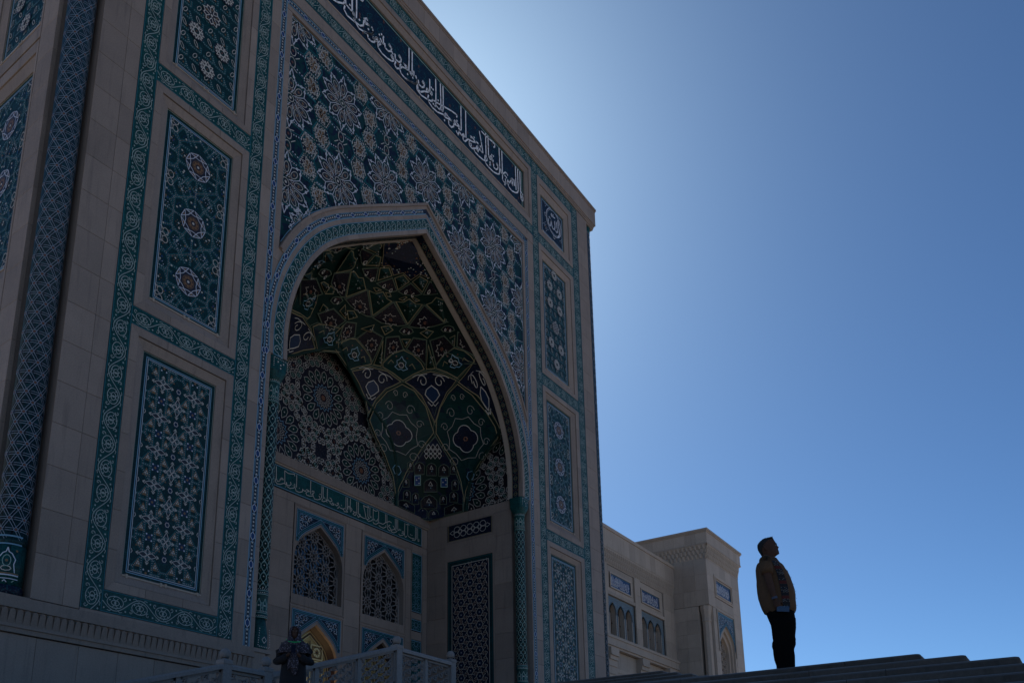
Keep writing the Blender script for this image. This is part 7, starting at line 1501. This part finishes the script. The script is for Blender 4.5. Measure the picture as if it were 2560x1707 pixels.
for sg in (-1,1):
    c=wb.p(.095,sg*.030,1.563); q.lathe((c.x,c.y),[(.010*math.sin(R(a)),c.z-.010*math.cos(R(a))) for a in range(15,181,33)],'band_white',8)
    limb(q,[wb.p(.10,sg*.048,1.583),wb.p(.112,sg*.03,1.588),wb.p(.114,sg*.014,1.585)],[.003,.0045,.003],'hair',6)
limb(q,[wb.p(.104,-.024,1.503),wb.p(.118,0,1.504),wb.p(.104,.024,1.503)],[.003,.005,.003],'band_red',6); q.build('face_details',WOM)
q=M()   # headscarf: hood open at the face, cape over the shoulders, hanging end
def hood(h,r1,r2,op,k=22):
    P=[]
    for i in range(k+1):
        t=R(op)+(2*math.pi-2*R(op))*i/k; P.append(wb.p(-.01+r1*math.cos(t),r2*math.sin(t),h+.004*math.sin(i*2.3)))
    return P
q.rings([hood(h,a,b,o_) for h,a,b,o_ in ((1.665,.02,.02,2),(1.66,.07,.05,4),(1.645,.105,.075,10),(1.62,.125,.090,26),(1.58,.135,.100,34),(1.53,.138,.104,36),(1.48,.138,.106,32),(1.44,.14,.115,20),(1.41,.15,.14,4),(1.38,.155,.18,1),(1.33,.165,.235,1),(1.26,.18,.265,1),(1.20,.185,.285,1),(1.165,.19,.30,1))],'headscarf',closed=False,cap=False)
q.rings([[wb.p(.175+.02*math.sin(y*9),x,y-.03*abs(x)*8) for x in (-.10,-.06,-.02,.02,.06,.09)] for y in (1.36,1.22,1.1,.98,.88)],'headscarf',closed=False,cap=False)
q.rings([[wb.p(.19+.02*math.sin(y*8)-.01,x+.03,y) for x in (-.07,-.03,.0,.03,.05)] for y in (1.2,1.0,.85)]+[[wb.p(.19,.03+x*.3,.76) for x in (-.07,-.03,.0,.03,.05)]],'headscarf',closed=False,cap=False)
hs_=q.build('headscarf',WOM,smooth=True); sm=hs_.modifiers.new('thickness','SOLIDIFY'); sm.thickness=.006
q=M()
def rb(h,a,b,w): 
    P=ringf(wb,h,a,b,w,40,pw=2.2); c=wb.p(0,0,h)
    return [p+(p-c)*(.05*math.sin(k*1.9+h*2)*(1.3-h)) for k,p in enumerate(P)]
q.rings([rb(h,a,b,w) for h,a,b,w in ((.03,-.20,.20,.25),(.2,-.19,.19,.245),(.5,-.17,.17,.23),(.8,-.16,.16,.22),(.95,-.15,.15,.21),(1.1,-.14,.15,.20),(1.25,-.13,.14,.21),(1.34,-.11,.11,.20),(1.39,-.08,.07,.10))],'robe_dark')
for sg in (-1,1): q.tube([wb.p(-.02,sg*.17,1.34),wb.p(-.02,sg*.25,1.20),wb.p(.03,sg*.275,1.03),wb.p(.12,sg*.21,1.03),wb.p(.20,sg*.12,1.09)],[.075,.082,.088,.075,.055],'robe_dark',16)
q.build('robe',WOM,smooth=True)
q=M(); q.tube([wb.p(-.02+.20*math.cos(R(t)),.145*math.sin(R(t)),1.43-.085*math.cos(R(t))) for t in range(-95,96,10)],.0085,'lanyard_green',6); q.build('lanyard',WOM)
for sg in (-1,1):
    q=M(); q.rings([ringf(wb,h,-.10,f1,w,16,l0=sg*.09) for h,f1,w in ((.0,.15,.042),(.03,.155,.044),(.06,.08,.04))],'shoe_black'); q.build('shoe',WOM,smooth=True)
P2=thing('phone','dark smartphone held up in both hands by the woman in the flowered headscarf','phone',tuple(wb.p(.31,0,1.19)))
q=M(); u=wb.L; v=(Vector((0,0,1))*.8+wb.F*.6).normalized(); n_=u.cross(v).normalized(); slab(q,wb.p(.33,0,1.20),u,v,n_,.038,.076,.004,'phone_glass'); q.build('case',P2)
q=M(); slab(q,wb.p(.33,0,1.20)+n_*(.005 if n_.dot(wb.F)<0 else -.005),u,v,n_,.034,.070,.001,'phone_blue'); q.build('screen',P2)
# warm lamp light inside the central doorway, as the photograph shows
ll=bpy.data.lights.new('doorway_lamp','AREA'); ll.energy=22; ll.size=.5; ll.color=(1,.72,.38); lo=bpy.data.objects.new('doorway_lamp',ll); COL.objects.link(lo); lo.location=(25.1,25.80,4.7); lo.rotation_euler=(R(150),0,0)
